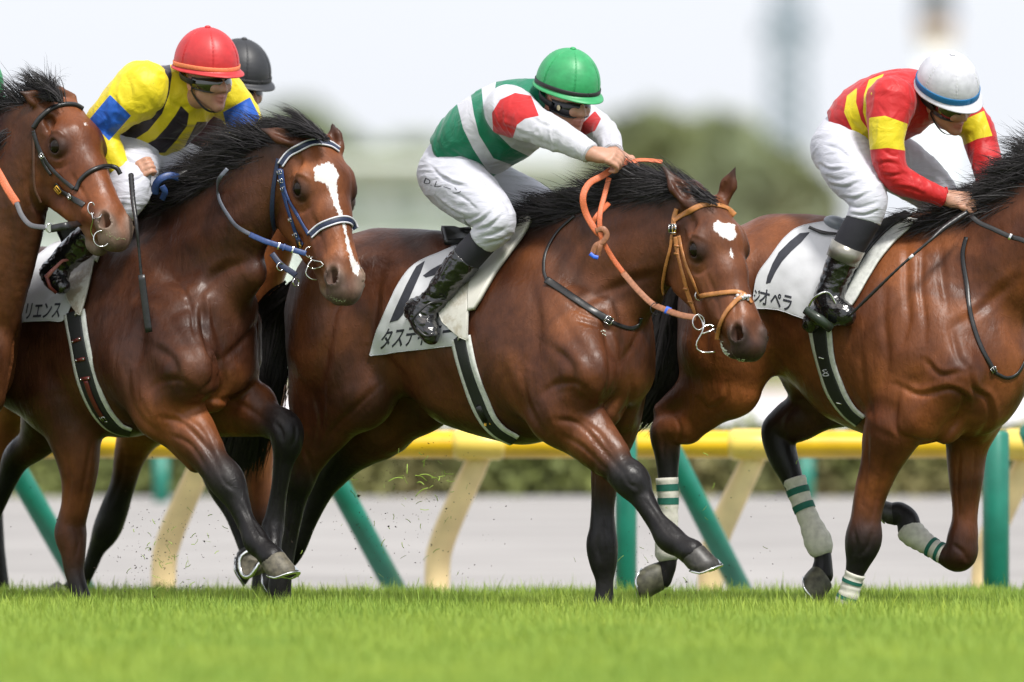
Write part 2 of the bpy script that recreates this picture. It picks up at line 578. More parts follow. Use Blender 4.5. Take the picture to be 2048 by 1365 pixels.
def horse_mat(name, dust=0.0):
    """short wet coat: vertex colour, veins, fine hair, sweat gloss"""
    m, nt, b = node_mat(name)
    at = N(nt, 'ShaderNodeAttribute', attribute_name='coat')
    mk = N(nt, 'ShaderNodeAttribute', attribute_name='mark')
    n1 = noise_node(nt, 3.6, 3, 0.55, dist=.5)
    n2 = noise_node(nt, 90, 3, 0.6, stretch=(1, 1, 0.5))
    col = mixc(nt, 0.85, at.outputs['Color'], ramp(nt, n1.outputs[0], [(0.34, (0.34, 0.28, 0.28)), (0.5, (.82, .78, .75)), (0.66, (1.5, 1.5, 1.4))]), 'MULTIPLY')
    col = mixc(nt, 0.35, col, ramp(nt, n2.outputs[0], [(0.3, (0.65, 0.65, 0.65)), (0.7, (1.25, 1.25, 1.25))]), 'MULTIPLY')
    # white marking: signed distance attribute broken up by hair noise
    n3 = noise_node(nt, 110, 5, 0.75, stretch=(1, 1, .45))
    ad = N(nt, 'ShaderNodeMath', operation='MULTIPLY_ADD'); ad.inputs[1].default_value = 0.034; 
    nt.links.new(n3.outputs[0], ad.inputs[0]); nt.links.new(mk.outputs['Fac'], ad.inputs[2])
    gt = N(nt, 'ShaderNodeMapRange'); gt.inputs[1].default_value = 0.0165; gt.inputs[2].default_value = 0.0195
    nt.links.new(ad.outputs[0], gt.inputs[0])
    col = mixc(nt, gt.outputs[0], col, (0.66, 0.64, 0.63))
    # dried sweat and lather flecks
    n4 = noise_node(nt, 45, 5, 0.75)
    fl = ramp(nt, n4.outputs[0], [(0.68, 0.0), (0.74, 0.35 if dust else 0.12)])
    col = mixc(nt, fl, col, (0.35, 0.3, 0.25))
    nt.links.new(col, b.inputs['Base Color'])
    n5 = noise_node(nt, 6, 4, 0.6)
    rn = ramp(nt, n5.outputs[0], [(0.36, 0.34), (0.66, 0.62)])
    nt.links.new(rn, b.inputs['Roughness'])
    b.inputs['Specular IOR Level'].default_value = 0.26
    b.inputs['Coat Weight'].default_value = 0.05
    b.inputs['Coat Roughness'].default_value = 0.32
    b.inputs['Sheen Weight'].default_value = 0.0
    b.inputs['Sheen Roughness'].default_value = 0.4
    # relief: muscle strands, veins, hair
    ns = noise_node(nt, 9, 3, 0.55, stretch=(2.2, 2.2, 0.7), dist=0.4)
    p = bump(nt, b, ns.outputs[0], 0.28, 0.02)
    nv = noise_node(nt, 10, 2, 0.5, dist=1.2)
    vein = ramp(nt, nv.outputs[0], [(0.485, 0.0), (0.5, 1.0), (0.515, 0.0)])
    vm = ramp(nt, n1.outputs[0], [(0.5, 0.0), (0.6, 1.0)])
    vv = N(nt, 'ShaderNodeMath', operation='MULTIPLY'); nt.links.new(vein, vv.inputs[0]); nt.links.new(vm, vv.inputs[1])
    p = bump(nt, b, vv.outputs[0], 0.22, 0.003, p)
    n6 = noise_node(nt, 32, 5, 0.62, stretch=(1, 1, 0.55), dist=.6)
    p = bump(nt, b, n6.outputs[0], 0.42, 0.005, p)
    p = bump(nt, b, n2.outputs[0], 0.45, 0.0018, p)
    return m
# ------------------------------------------------------------------ setting: ground, course, far background
def gz(y):
    """ground height y metres beyond the leading horses"""
    pts = [(-60, 0), (2.2, 0), (3.1, -.10), (4.2, -.20), (6.0, -.09), (18, .23), (19, .24), (60, .24), (900, .24)]
    return float(np.interp(y, [p[0] for p in pts], [p[1] for p in pts]))

def strip(name, ys, x0, x1, mat, dz=0.0, nx=40, rough=0.0):
    ys = list(ys); V = []; xs = np.linspace(x0, x1, nx)
    for y in ys:
        for x in xs:
            V.append((x, y, gz(y) + dz + rough * float(rng.randn())))
    Fc = [(j * nx + i, j * nx + i + 1, (j + 1) * nx + i + 1, (j + 1) * nx + i) for j in range(len(ys) - 1) for i in range(nx - 1)]
    o = MB().add(V, Fc).build(name, mat)
    return tag(o, kind='structure')

def ground_mat(name, c1, c2, scale, rough=.9, bstr=.5, bdist=.01, c3=None, stretch=None):
    m, nt, b = node_mat(name)
    n = noise_node(nt, scale, 6, .65, stretch=stretch)
    n2 = noise_node(nt, scale * .07, 3, .5)
    c = ramp(nt, n.outputs[0], [(.32, c1), (.68, c2)])
    c = mixc(nt, .5, c, ramp(nt, n2.outputs[0], [(.35, (.82, .82, .8)), (.65, (1.12, 1.12, 1.1))]), 'MULTIPLY')
    nt.links.new(c, b.inputs['Base Color'])
    b.inputs['Roughness'].default_value = rough
    bump(nt, b, n.outputs[0], bstr, bdist)
    return m

strip('turf_track', list(np.linspace(-60, -14, 8)) + list(np.linspace(-13, 4.2, 40)), -70, 70, ground_mat('turf_soil', (.08, .125, .025), (.15, .22, .045), 14), nx=60)
strip('dirt_track', np.linspace(4.2, 18.4, 20), -90, 90, ground_mat('damp_sand', (.235, .222, .215), (.345, .328, .318), 2.2, stretch=(.25, 1, 1)), dz=.004, nx=60)
strip('service_road', np.linspace(18.4, 142, 12), -220, 220, ground_mat('pale_concrete', (.66, .64, .68), (.74, .72, .76), 1.5), dz=.006)
strip('training_track', np.linspace(142, 196, 4), -300, 300, ground_mat('brown_track', (.30, .17, .10), (.36, .21, .12), 2), dz=.008)
strip('infield', np.linspace(196, 900, 6), -900, 900, ground_mat('infield_grass', (.12, .18, .05), (.18, .25, .08), 1), dz=.01)

# ---- turf blades
def blade_patch(seed, n=70, size=.12):
    r = np.random.RandomState(seed)
    V, Fc, Tp = [], [], []
    for i in range(n):
        x, y = r.uniform(-size, size, 2)
        h = r.uniform(.060, .115) * (1.25 if r.rand() < .05 else 1); w = r.uniform(.0015, .0031)
        a = r.uniform(0, 2 * math.pi); d = np.array([math.cos(a), math.sin(a)]); s = np.array([-d[1], d[0]])
        bend = r.uniform(.01, .06)
        o = len(V)
        for k in range(4):
            f = k / 3
            p = np.array([x, y]) + d * bend * f * f
            ww = w * (1 - f ** 2 * .95)
            for q in (-1, 1):
                V.append((*(p + s * ww * q), h * (f - .12 * f * f * bend / .06))); Tp.append(f)
        for k in range(3):
            Fc.append((o + 2 * k, o + 2 * k + 1, o + 2 * k + 3, o + 2 * k + 2))
    me = bpy.data.meshes.new('grass_tuft')
    me.from_pydata(V, [], Fc)
    attr_f(me, 'tip', Tp)
    me.update()
    return me

def grass_mat():
    m, nt, b = node_mat('grass_blades')
    at = N(nt, 'ShaderNodeAttribute', attribute_name='tip')
    geo = N(nt, 'ShaderNodeNewGeometry')
    oi = N(nt, 'ShaderNodeObjectInfo')
    n1 = N(nt, 'ShaderNodeTexNoise'); n1.inputs['Scale'].default_value = 1.3; n1.inputs['Detail'].default_value = 4
    nt.links.new(geo.outputs['Position'], n1.inputs['Vector'])
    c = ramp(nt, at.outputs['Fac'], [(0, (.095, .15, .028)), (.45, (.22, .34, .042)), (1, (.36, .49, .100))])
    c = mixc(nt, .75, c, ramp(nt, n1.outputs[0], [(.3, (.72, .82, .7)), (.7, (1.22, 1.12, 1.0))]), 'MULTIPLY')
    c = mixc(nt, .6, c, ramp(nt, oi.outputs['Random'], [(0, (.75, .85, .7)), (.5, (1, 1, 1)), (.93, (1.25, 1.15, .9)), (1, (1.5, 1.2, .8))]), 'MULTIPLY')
    nt.links.new(c, b.inputs['Base Color'])
    b.inputs['Roughness'].default_value = .5
    b.inputs['Specular IOR Level'].default_value = .25
    tr = N(nt, 'ShaderNodeBsdfTranslucent'); nt.links.new(c, tr.inputs[0])
    mx = N(nt, 'ShaderNodeMixShader'); mx.inputs[0].default_value = .35
    out = nt.nodes['Material Output']
    nt.links.new(b.outputs[0], mx.inputs[1]); nt.links.new(tr.outputs[0], mx.inputs[2]); nt.links.new(mx.outputs[0], out.inputs[0])
    return m

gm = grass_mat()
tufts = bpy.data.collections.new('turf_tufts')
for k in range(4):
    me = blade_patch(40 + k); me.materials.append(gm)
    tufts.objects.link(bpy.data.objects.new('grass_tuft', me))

def scatter(name, verts, faces, coll, density, smin, smax, seed=1, mat=None):
    me = bpy.data.meshes.new(name); me.from_pydata(verts, [], faces); me.update()
    o = link(name, me)
    ng = bpy.data.node_groups.new(name + '_nodes', 'GeometryNodeTree')
    ng.interface.new_socket('Geometry', in_out='INPUT', socket_type='NodeSocketGeometry')
    ng.interface.new_socket('Geometry', in_out='OUTPUT', socket_type='NodeSocketGeometry')
    gi, go = ng.nodes.new('NodeGroupInput'), ng.nodes.new('NodeGroupOutput')
    dp = ng.nodes.new('GeometryNodeDistributePointsOnFaces'); dp.inputs['Density'].default_value = density; dp.inputs['Seed'].default_value = seed
    ci = ng.nodes.new('GeometryNodeCollectionInfo'); ci.inputs['Collection'].default_value = coll
    ci.inputs['Separate Children'].default_value = True; ci.inputs['Reset Children'].default_value = True
    ip = ng.nodes.new('GeometryNodeInstanceOnPoints'); ip.inputs['Pick Instance'].default_value = True
    rv = ng.nodes.new('FunctionNodeRandomValue'); rv.data_type = 'FLOAT_VECTOR'; rv.inputs[0].default_value = (-.08, -.08, 0); rv.inputs[1].default_value = (.08, .08, 6.283)
    rs = ng.nodes.new('FunctionNodeRandomValue'); rs.data_type = 'FLOAT'; rs.inputs[2].default_value = smin; rs.inputs[3].default_value = smax
    L = ng.links.new
    L(gi.outputs[0], dp.inputs['Mesh']); L(dp.outputs['Points'], ip.inputs['Points']); L(ci.outputs[0], ip.inputs['Instance'])
    L(rv.outputs[0], ip.inputs['Rotation']); L(rs.outputs[1], ip.inputs['Scale'])
    L(ip.outputs[0], go.inputs[0])
    md = o.modifiers.new('scatter', 'NODES'); md.node_group = ng
    return tag(o, kind='stuff')

_v, _f = [], []
_ys = np.linspace(-13, 3.6, 24)
for j, y in enumerate(_ys):
    for x in (-6, 6): _v.append((x, y, gz(y) + .002))
for j in range(len(_ys) - 1): _f.append((2 * j, 2 * j + 1, 2 * j + 3, 2 * j + 2))
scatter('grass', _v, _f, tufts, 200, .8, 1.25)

# ---- hedge along the dirt track
def leaf_cloud(n, sampler, size, seed, asp=.6):
    r = np.random.RandomState(seed)
    P = sampler(r, n)
    a = r.randn(n, 3); a /= np.linalg.norm(a, axis=1)[:, None]
    b = np.cross(a, r.randn(n, 3)); b /= np.linalg.norm(b, axis=1)[:, None]
    s = size * (.6 + .8 * r.rand(n))[:, None]
    V = np.stack([P - a * s, P + b * s * asp, P + a * s, P - b * s * asp], 1).reshape(-1, 3)
    return V, np.arange(4 * n).reshape(-1, 4)

def leaf_mat(name, dark, light, brown=None, scale=1.2, bp=.8):
    m, nt, b = node_mat(name)
    geo = N(nt, 'ShaderNodeNewGeometry')
    n1 = N(nt, 'ShaderNodeTexNoise'); n1.inputs['Scale'].default_value = scale; n1.inputs['Detail'].default_value = 5
    nt.links.new(geo.outputs['Position'], n1.inputs['Vector'])
    c = ramp(nt, n1.outputs[0], [(.3, dark), (.68, light)])
    if brown:
        n2 = N(nt, 'ShaderNodeTexNoise'); n2.inputs['Scale'].default_value = scale * .8; n2.inputs['Detail'].default_value = 3
        mp = N(nt, 'ShaderNodeMapping'); mp.inputs['Location'].default_value = (7, 3, 1)
        nt.links.new(geo.outputs['Position'], mp.inputs[0]); nt.links.new(mp.outputs[0], n2.inputs['Vector'])
        c = mixc(nt, ramp(nt, n2.outputs[0], [(.45, 0.), (.62, bp)]), c, brown)
    nt.links.new(c, b.inputs['Base Color'])
    b.inputs['Roughness'].default_value = .65
    return m

def hedge_sampler(r, n):
    x = r.uniform(-26, 26, n); top = r.rand(n) < .35
    z = np.where(top, .60 + .03 * r.randn(n), r.uniform(.24, .60, n))
    y = np.where(top, r.uniform(18.5, 19.9, n), 18.5 + .05 * np.abs(r.randn(n)))
    return np.stack([x, y, z + .02 * np.sin(x * 2.1) + .015 * np.sin(x * 5.3)], 1)
hedge = empty('hedge', (0, 19.2, .24), 'clipped olive green hedge with brown patches along the far side of the dirt track', 'hedge')
V_, Q_ = leaf_cloud(46000, hedge_sampler, .040, 5)
link('foliage', np_mesh('foliage', V_, Q_, False), hedge, leaf_mat('hedge_leaves', (.09, .115, .028), (.23, .26, .070), (.25, .18, .09), 1.4, .55))
hb = MB()
for i in range(26):
    hb.box((-25 + 2 * i, 19.22, .41), (1.0, .62, .165))
hb.build('branches', plain('hedge_twigs', (.09, .10, .035), .9, nscale=30), hedge)

# ---- yellow rail on cream arms, green posts with braces
RY = 4.9
M = {}
def at(px, py, y): return wpt(px, py, y)
M['yellow'] = plain('yellow_rail_plastic', (.70, .43, .010), .4, spec=.45, nscale=5, namt=.18, bstr=.05)
M['pale_yellow'] = plain('pale_yellow_joint', (.76, .55, .10), .35, nscale=5, namt=.06, bstr=.03)
M['cream'] = plain('cream_post_plastic', (.88, .68, .37), .45, spec=.4, nscale=8, namt=.14, bstr=.05)
M['green'] = plain('green_painted_pipe', (.009, .165, .115), .38, spec=.5, nscale=9, namt=.15, bstr=.1)
rail = empty('safety_rail', (0, RY, gz(RY)), 'yellow running rail on curved cream arms beside the turf', 'rail')
zr = float(at(0, 889, RY)[2])
step = 550 * (CAM_D + RY) / F_PX
for i in range(-14, 16):
    x = float(at(958, 0, RY)[0]) + i * step
    MB().tube([(x - step / 2 + .003, RY, zr), (x - step / 2 + .03, RY, zr), (x + step / 2 - .03, RY, zr), (x + step / 2 - .003, RY, zr)], [.057, .060, .060, .057], 16, flat=((0, 1, 0), 1.5)).build('rail_section', M['yellow'], rail)
    MB().tube([(x - .11, RY - .004, zr), (x - .085, RY - .006, zr), (x + .085, RY - .006, zr), (x + .11, RY - .004, zr)], [.058, .068, .068, .058], 16, flat=((0, 1, 0), 1.5)).build('rail_joint', M['pale_yellow'], rail)
    k = (CAM_D + RY) / F_PX
    pts = spline([(x + 5 * k, RY + .02, zr - .03), (x - 10 * k, RY + .05, zr - 50 * k), (x - 42 * k, RY + .12, zr - 118 * k), (x - 72 * k, RY + .2, zr - 190 * k), (x - 84 * k, RY + .24, zr - 250 * k), (x - 86 * k, RY + .25, zr - .95)], 22)
    MB().tube(pts, [.050 + .006 * math.sin(t * 3.1) for t in np.linspace(0, 1, 22)], 14, flat=((0, 1, 0), .7)).build('arm', M['cream'], rail)
for i, (pxp, r_) in enumerate([(-790, .048), (-85, .048), (548, .048), (1252, .046), (1992, .056), (2740, .056)]):
    y = 3.75 if pxp > 1800 else 4.2
    a = at(pxp, 862, y)
    lab = ['upright green steel post with a slanting brace, out past the left-hand horse', 'green post whose slanting brace shows low under the dark bay horse', 'green post whose slanting brace shows below the orange-reined horse\'s belly',
           'green steel post behind the outstretched foreleg, its brace slanting between the bandaged legs', 'thick green steel post under the chest of the bandaged horse', 'green steel post out past the bandaged horse'][i]
    post = empty('fence_post', (a[0], y, gz(y)), lab, 'post', 'green posts with slanting braces')
    MB().tube([(a[0], y, gz(y) - .2), (a[0], y, a[2] - .012), (a[0], y, a[2])], [r_, r_, r_ * .8], 20).build('post', M['green'], post)
    k = (CAM_D + y) / F_PX
    bt = a + np.array([70 * k, .12, -.0]); bb = a + np.array([255 * k, .9, -360 * k]); bb2 = bb + (bb - bt) * .35
    MB().tube([bt, bb2], .048, 18).build('brace', M['green'], post)
# blurred posts by the hedge
for px_ in (322, 1612, 2140):
    a = at(px_, 900, 17.6)
    o = MB().tube([(a[0], 17.6, gz(17.6) - .1), (a[0], 17.6, a[2])], .045, 14).build('marker_post', M['green'])
    tag(o, {322: 'short teal post at the hedge beneath the dark bay horse\'s girth', 1612: 'short teal post at the hedge behind the second bandaged hind leg', 2140: 'short teal post in front of the hedge past the bandaged horse'}[px_], 'post', 'teal posts at the hedge')

# ---- stand, trees, pylon, tower far off
bld = empty('grandstand', (0, 205, .25), 'long pale low building with dull green bands far beyond the course', 'building')
M['pale'] = plain('pale_cladding', (.76, .82, .78), .6, nscale=.5, namt=.06, bstr=0)
M['pale2'] = plain('grey_green_cladding', (.60, .68, .63), .6, nscale=.5, namt=.15, bstr=0)
M['glass'] = plain('far_window_glass', (.50, .57, .56), .15, nscale=.3, namt=.2, bstr=0)
bx0, bx1 = float(at(-400, 0, 205)[0]), float(at(1500, 0, 205)[0])
ztop = float(at(0, 335, 205)[2])
bm = MB(); bm.box(((bx0 + bx1) / 2, 210, (ztop + .2) / 2), ((bx1 - bx0) / 2, 5, (ztop - .2) / 2)); bm.build('wall', M['pale'], bld)
bm = MB(); bm.box(((bx0 + bx1) / 2, 209.5, ztop + .12), ((bx1 - bx0) / 2 + .3, 5.6, .12)); bm.build('roof', M['pale'], bld)
for zz in (1.2, 2.6, 4.0):
    bm = MB(); bm.box(((bx0 + bx1) / 2, 204.94, zz), ((bx1 - bx0) / 2 - .1, .06, .18)); bm.build('band', M['pale2'], bld)
    for q in range(18):
        xx = bx0 + (q + .5) * (bx1 - bx0) / 18
        bm = MB(); bm.box((xx, 204.96, zz + .62), (.38, .04, .28)); bm.build('window', M['glass'], bld)

def tree(name, label, px, top, base_y, half, seed, mat, n=3600, leaf=.30, group='trees beyond the course', dep=None):
    c = at(px, top, base_y); zt = c[2]; z0 = gz(base_y); r = np.random.RandomState(seed)
    w = half * (CAM_D + base_y) / F_PX; h = zt - z0
    root = empty(name, (c[0], base_y, z0), label, 'tree', group)
    tk = MB().tube([(c[0], base_y, z0 - .1), (c[0] + .05 * w, base_y, z0 + h * .3), (c[0], base_y, z0 + h * .7)], [w * .08, w * .055, w * .02], 10)
    for q in range(5):
        a = r.uniform(0, 6.28); b0 = np.array([c[0], base_y, z0 + h * (.25 + .08 * q)])
        tk.tube([b0, b0 + np.array([math.cos(a) * w * .35, math.sin(a) * w * .35, h * .15]), b0 + np.array([math.cos(a) * w * .6, math.sin(a) * w * .6, h * .28])], [w * .035, w * .02, w * .008], 7)
    tk.build('trunk', plain('far_bark', (.10, .075, .05), .9, nscale=5), root)
    K = 16
    cc = [(c[0] + r.uniform(-.72, .72) * w, base_y + r.uniform(-.6, .6) * w, z0 + h * r.uniform(.38, .86), w * r.uniform(.22, .42)) for _ in range(K)]
    for q in range(7): cc.append((c[0] + (q - 3) * .24 * w, base_y, zt - w * (.28 + .05 * (q - 3) ** 2), w * .3))
    def smp(r, n):
        k = r.randint(0, len(cc), n); C = np.array(cc)[k]
        d = r.randn(n, 3); d /= np.linalg.norm(d, axis=1)[:, None]
        rad = C[:, 3] * (.55 + .5 * r.rand(n) ** .5)
        P = C[:, :3] + d * rad[:, None] * np.array([1, 1, .8])
        P[:, 2] = np.minimum(P[:, 2], zt + .05 * w * r.randn(n)); return P
    V, Q = leaf_cloud(n, smp, leaf, seed)
    link('crown', np_mesh('crown', V, Q, False), root, mat)
tm1 = leaf_mat('far_tree_leaves', (.12, .155, .060), (.27, .31, .14), (.46, .52, .44), .9, .3)
tm2 = leaf_mat('far_tree_leaves_pale', (.16, .21, .10), (.32, .37, .20), (.50, .56, .48), .35, .3)
for i, (px, top, y, half, m_, lab) in enumerate([
        (1275, 232, 183, 92, tm1, 'round green tree low at the front of the group right of the green helmet'), (1345, 250, 182, 110, tm1, 'wide low tree filling the front of the group above the orange-reined horse\'s ears'), (1480, 300, 181, 100, tm2, 'pale low tree in front of the group, left of the saddled rump'),
        (1305, 222, 188, 105, tm1, 'round green tree directly right of the green helmet'), (1425, 228, 186, 120, tm1, 'broad olive tree, middle one of the group right of the green helmet'),
        (1530, 290, 184, 105, tm1, 'lower green tree sloping down behind the red and yellow jockey'), (1600, 350, 187, 70, tm2, 'low pale green tree at the foot of the group behind the red and yellow jockey'),
        (590, 200, 330, 125, tm1, 'hazy green tree behind the dark bay horse\'s ears'), (705, 278, 240, 100, tm2, 'low olive tree peeping over the pale building left of centre'),
        (832, 276, 240, 110, tm2, 'low olive tree over the pale building at the hooped jockey\'s back'), (1230, 250, 192, 60, tm1, 'small green tree just under the green helmet brim')]):
    tree('broadleaf_tree', lab, px, top, y, half, 70 + i, m_)

M['steel_far'] = plain('weathered_steel', (.20, .25, .30), .6, nscale=2, namt=.1, bstr=0)
py = 560; c = at(1576, 700, py); k = (CAM_D + py) / F_PX
pyl = empty('lattice_pylon', (c[0], py, .24), 'tall grey lattice pylon blurred in the sky behind the red and yellow jockey', 'pylon')
for sx in (-1, 1):
    for sy in (-1, 1):
        MB().tube([(c[0] + sx * 1.3, py + sy * 1.3, .24), (c[0] + sx * .55, py + sy * .55, 30)], .26, 6).build('leg', M['steel_far'], pyl)
lat = MB()
for j in range(26):
    z0_, z1_ = .5 + j * 1.13, .5 + (j + 1) * 1.13
    w0, w1 = 1.3 - .75 * z0_ / 30, 1.3 - .75 * z1_ / 30
    for s_ in (-1, 1):
        lat.tube([(c[0] - w0, py + s_ * w0, z0_), (c[0] + w1, py + s_ * w1, z1_)], .15, 5)
        lat.tube([(c[0] + w0, py + s_ * w0, z0_), (c[0] - w1, py + s_ * w1, z1_)], .15, 5)
tag(lat.build('bracing', M['steel_far'], pyl), kind='stuff')
pz = float(at(0, 62, py)[2])
pf = MB()
for q in range(-3, 4): pf.box((c[0] + q * .45, py, pz + .25 * (q % 2)), (.18, .8, .45))
pf.box((c[0], py, pz - .5), (1.7, 1.0, .12)); pf.build('platform', M['steel_far'], pyl)

ty = 640; c = at(1872, 700, ty); k = (CAM_D + ty) / F_PX
tow = empty('tower_block', (c[0], ty, .24), 'pale tower with a dark blue band and a beige band above the white helmet', 'tower')
def tb(name, p0, p1, hw, col):
    z1_, z0_ = float(at(0, p0, ty)[2]), float(at(0, p1, ty)[2])
    MB().box((c[0], ty, (z0_ + z1_) / 2), (hw * k, hw * k, (z1_ - z0_) / 2)).build(name, plain(name + '_paint', col, .7, nscale=1, namt=.06, bstr=0), tow)
tb('shaft', 92, 735, 26, (.80, .84, .86)); tb('lower_band', 45, 91.8, 32, (.66, .46, .30)); tb('dark_band', 18, 44.8, 36, (.05, .08, .17)); tb('upper_storeys', -160, 17.8, 30, (.60, .52, .54))
# ------------------------------------------------------------------ horses
COAT = (0.078, 0.0250, 0.0095)
DARK = (0.026, 0.0115, 0.009)
BLACK = (0.011, 0.010, 0.011)
MUZ = (0.045, 0.034, 0.030)
TAN = (0.18, 0.058, 0.018)

class Head:
    """X runs down the face, Y to the far side, Z out of the forehead"""
    def __init__(s, o, yaw, pitch, roll=0.0, sc=1.1, wide=1.16):
        s.o = np.asarray(o, float); s.s = sc; s.w = wide
        y, p, r = math.radians(yaw), math.radians(pitch), math.radians(roll)
        s.X = np.array([math.cos(p) * math.cos(y), -math.cos(p) * math.sin(y), -math.sin(p)])
        Y = np.array([math.sin(y), math.cos(y), 0.0])
        Z = np.cross(s.X, Y)
        s.Y = Y * math.cos(r) + Z * math.sin(r)
        s.Z = np.cross(s.X, s.Y)
    def W(s, x, y, z):
        return s.o + s.s * (s.X * x + s.Y * y * s.w + s.Z * z)
    def axes(s):
        return (s.X, s.Y, s.Z)

def head_prims(H, c, mouth=0.0, blunt=0.0):
    s = H.s; W = H.W; P = []
    coat, dark, muz = c.get('face', c['coat']), c['dark'], c['muz']
    def C(a, b, ra, rb, sqd=None, f=1.0, col=coat, k=0.03, op='+', w=1.0):
        P.append(Cone(W(*a), W(*b), ra * s, rb * s, (sqd, f * H.w) if sqd is not None else None, col, k, op, w))
    def E(a, r, col=coat, k=0.03, op='+', w=1.0, rot=None):
        ax = H.axes() if rot is None else rot
        P.append(Ell(W(*a), ax, [r[0] * s, r[1] * s * H.w, r[2] * s], col, k, op, w))
    C((0.06, 0, -.065), (.17, 0, -.06), .078, .088, H.Y, 1.02)
    C((0.17, 0, -.058), (.30, 0, -.066), .086, .070, H.Y, 1.0)
    C((0.30, 0, -.062), (.50, 0, -.070), .066, .055, H.Y, .9)
    for q in (-1, 1):
        E((.20, q * .054, -.172), (.128, .036, .120), k=.020)
        C((.25, q * .046, -.245), (.41, q * .028, -.190), .036, .034, k=.03)
        C((.40, q * .028, -.166), (.53, q * .018, -.150), .034, .028, k=.03)
        C((.20, q * .045, -.11), (.46, q * .030, -.112), .052, .044, k=.04)
        # brow, eye rim, facial crest, temple
        E((.165, q * .076, -.030), (.040, .024, .022), k=.022)
        E((.205, q * .082, -.055), (.046, .029, .038), col=(0.012, .008, .007), k=.018, w=1.6)
        C((.255, q * .066, -.085), (.40, q * .046, -.094), .014, .010, k=.02)
        C((.10, q * .085, -.040), (.14, q * .086, -.045), .018, .014, k=.02, op='-')
        C((.43, q * .034, -.050), (.53, q * .034, -.052), .014, .012, k=.02)
        # nostril
        E((.556, q * .044, -.058), (.046, .030, .038), col=muz, k=.014, w=.8)
        E((.600, q * .030, -.090), (.032, .026, .034), col=muz, k=.014, w=1.2)
        C((.600, q * .030, -.070), (.622, q * .020, -.098), .024, .022, col=muz, k=.018, w=1.2)
    C((.50, 0, -.076), (.585, 0, -.088), .054, .047, H.Y, 1.0, col=coat, w=1.0)
    E((.602, 0, -.100), (.036, .043, .040), col=muz, k=.03, w=1.2)
    # lower lip and chin
    d = mouth
    C((.48, 0, -.155 - d * .3), (.576, 0, -.158 - d), .036, .028, H.Y, 1.1, col=muz, k=.014)
    E((.548, 0, -.178 - d * .8), (.032, .032, .020), col=muz, k=.02)
    # mouth slit, nostril holes, eye sockets
    C((.50, -.060, -.136 - d * .4), (.65, -.040, -.132 - d * .5), .006 + d * .3, .007 + d * .4, col=None, k=.008, op='-')
    C((.50, .060, -.136 - d * .4), (.65, .040, -.132 - d * .5), .006 + d * .3, .007 + d * .4, col=None, k=.008, op='-')
    for q in (-1, 1):
        C((.536, q * .056, -.034), (.566, q * .052, -.050), .016, .023, None, 1, op='-', k=.008)
        C((.545, q * .044, -.050), (.572, q * .030, -.064), .013, .018, None, 1, op='-', k=.006)
        E((.206, q * .112, -.057), (.031, .028, .022), op='-', k=.004)
    return P

def ear_prims(H, base, tip, c, face=None, w=.036, flat=None):
    """a leaf-shaped ear from base to tip (world points), hollow towards face"""
    b, t = np.asarray(base, float), np.asarray(tip, float)
    ax = unit(t - b); w = min(w, .27 * float(np.linalg.norm(t - b)))
    f = unit(np.asarray(face) - ax * (np.asarray(face) @ ax))
    m = b + (t - b) * .45
    P = [Cone(b, m, .030, w, (f, .6), c['coat'], .02), Cone(m, t, w, .005, (f, .5), c['coat'], .012, '+', 1.0),
         Cone(b + (t - b) * .86, t, .010, .004, (f, .5), BLACK, .004, '+', 2.0),
         Cone(b + (t - b) * .22 + f * .022, b + (t - b) * .8 + f * .012, w * .62, .005, (f, .8), None, .008, '-')]
    return P

def chain(F, pts, col, k=.03, sq=None, sub=3):
    """pts: (px, py, t, r_px[, colour])"""
    cols = [q[4] if len(q) > 4 else col for q in pts]
    return [Chain([F.P(*q[:3]) for q in pts], [q[3] * PX for q in pts], sq, cols, k, sub=sub)]

def make_hoof(parent, cor, toe, up, r=.055, L=.090, shoe=True, dirt=False, mat=None):
    """hoof: cor = centre of the coronet, toe = direction the toe points, up = axis from the sole to the coronet"""
    cor = np.asarray(cor, float); up = unit(up); toe = unit(np.asarray(toe, float) - up * (np.asarray(toe, float) @ up)); sd = np.cross(up, toe)
    V = []; n = 24
    rows = [(0.004, .86, .0), (0.0, .93, 0), (-.25, .98, .08), (-.6, 1.06, .22), (-.97, 1.14, .40), (-1.0, 1.10, .40), (-.97, .92, .38), (-.86, .80, .36), (-.80, 0.02, .30)]
    for (z, rr, fw) in rows:
        for k in range(n):
            a = 2 * math.pi * k / n
            ca, sa = math.cos(a), math.sin(a)
            hh = z * L * (1 if ca > 0 else 1 - .42 * (-ca)) if z < 0 else z
            V.append(cor + up * hh + toe * (ca * r * rr * (1.08 if ca > 0 else .92) + fw * r) + sd * sa * r * rr * .95)
    Fc = [(i * n + k, (i + 1) * n + k, (i + 1) * n + (k + 1) % n, i * n + (k + 1) % n) for i in range(len(rows) - 1) for k in range(n)]
    m = MB(); m.add(V, Fc)
    ho = m.build('hoof', mat or M['hoof'], parent)
    if shoe:
        s = MB(); R = []; Nn = []
        for k in range(-9, 10):
            a = k / 9 * math.radians(140)
            ca, sa = math.cos(a), math.sin(a)
            hh = -1.02 * L * (1 if ca > 0 else 1 - .42 * (-ca))
            R.append(cor + up * hh + toe * (ca * r * 1.04 * (1.08 if ca > 0 else .92) + .40 * r) + sd * sa * r * 1.04 * .95)
            Nn.append(-up)
        s.ribbon(R, Nn, .018, .007)
        # toe clip
        s.add([cor + up * (-.98 * L) + toe * (1.62 * r) + sd * .012, cor + up * (-.98 * L) + toe * (1.62 * r) - sd * .012, cor + up * (-.74 * L) + toe * (1.55 * r)], [(0, 1, 2), (2, 1, 0)])
        s.build('horseshoe', M['steel'], ho)
    return ho

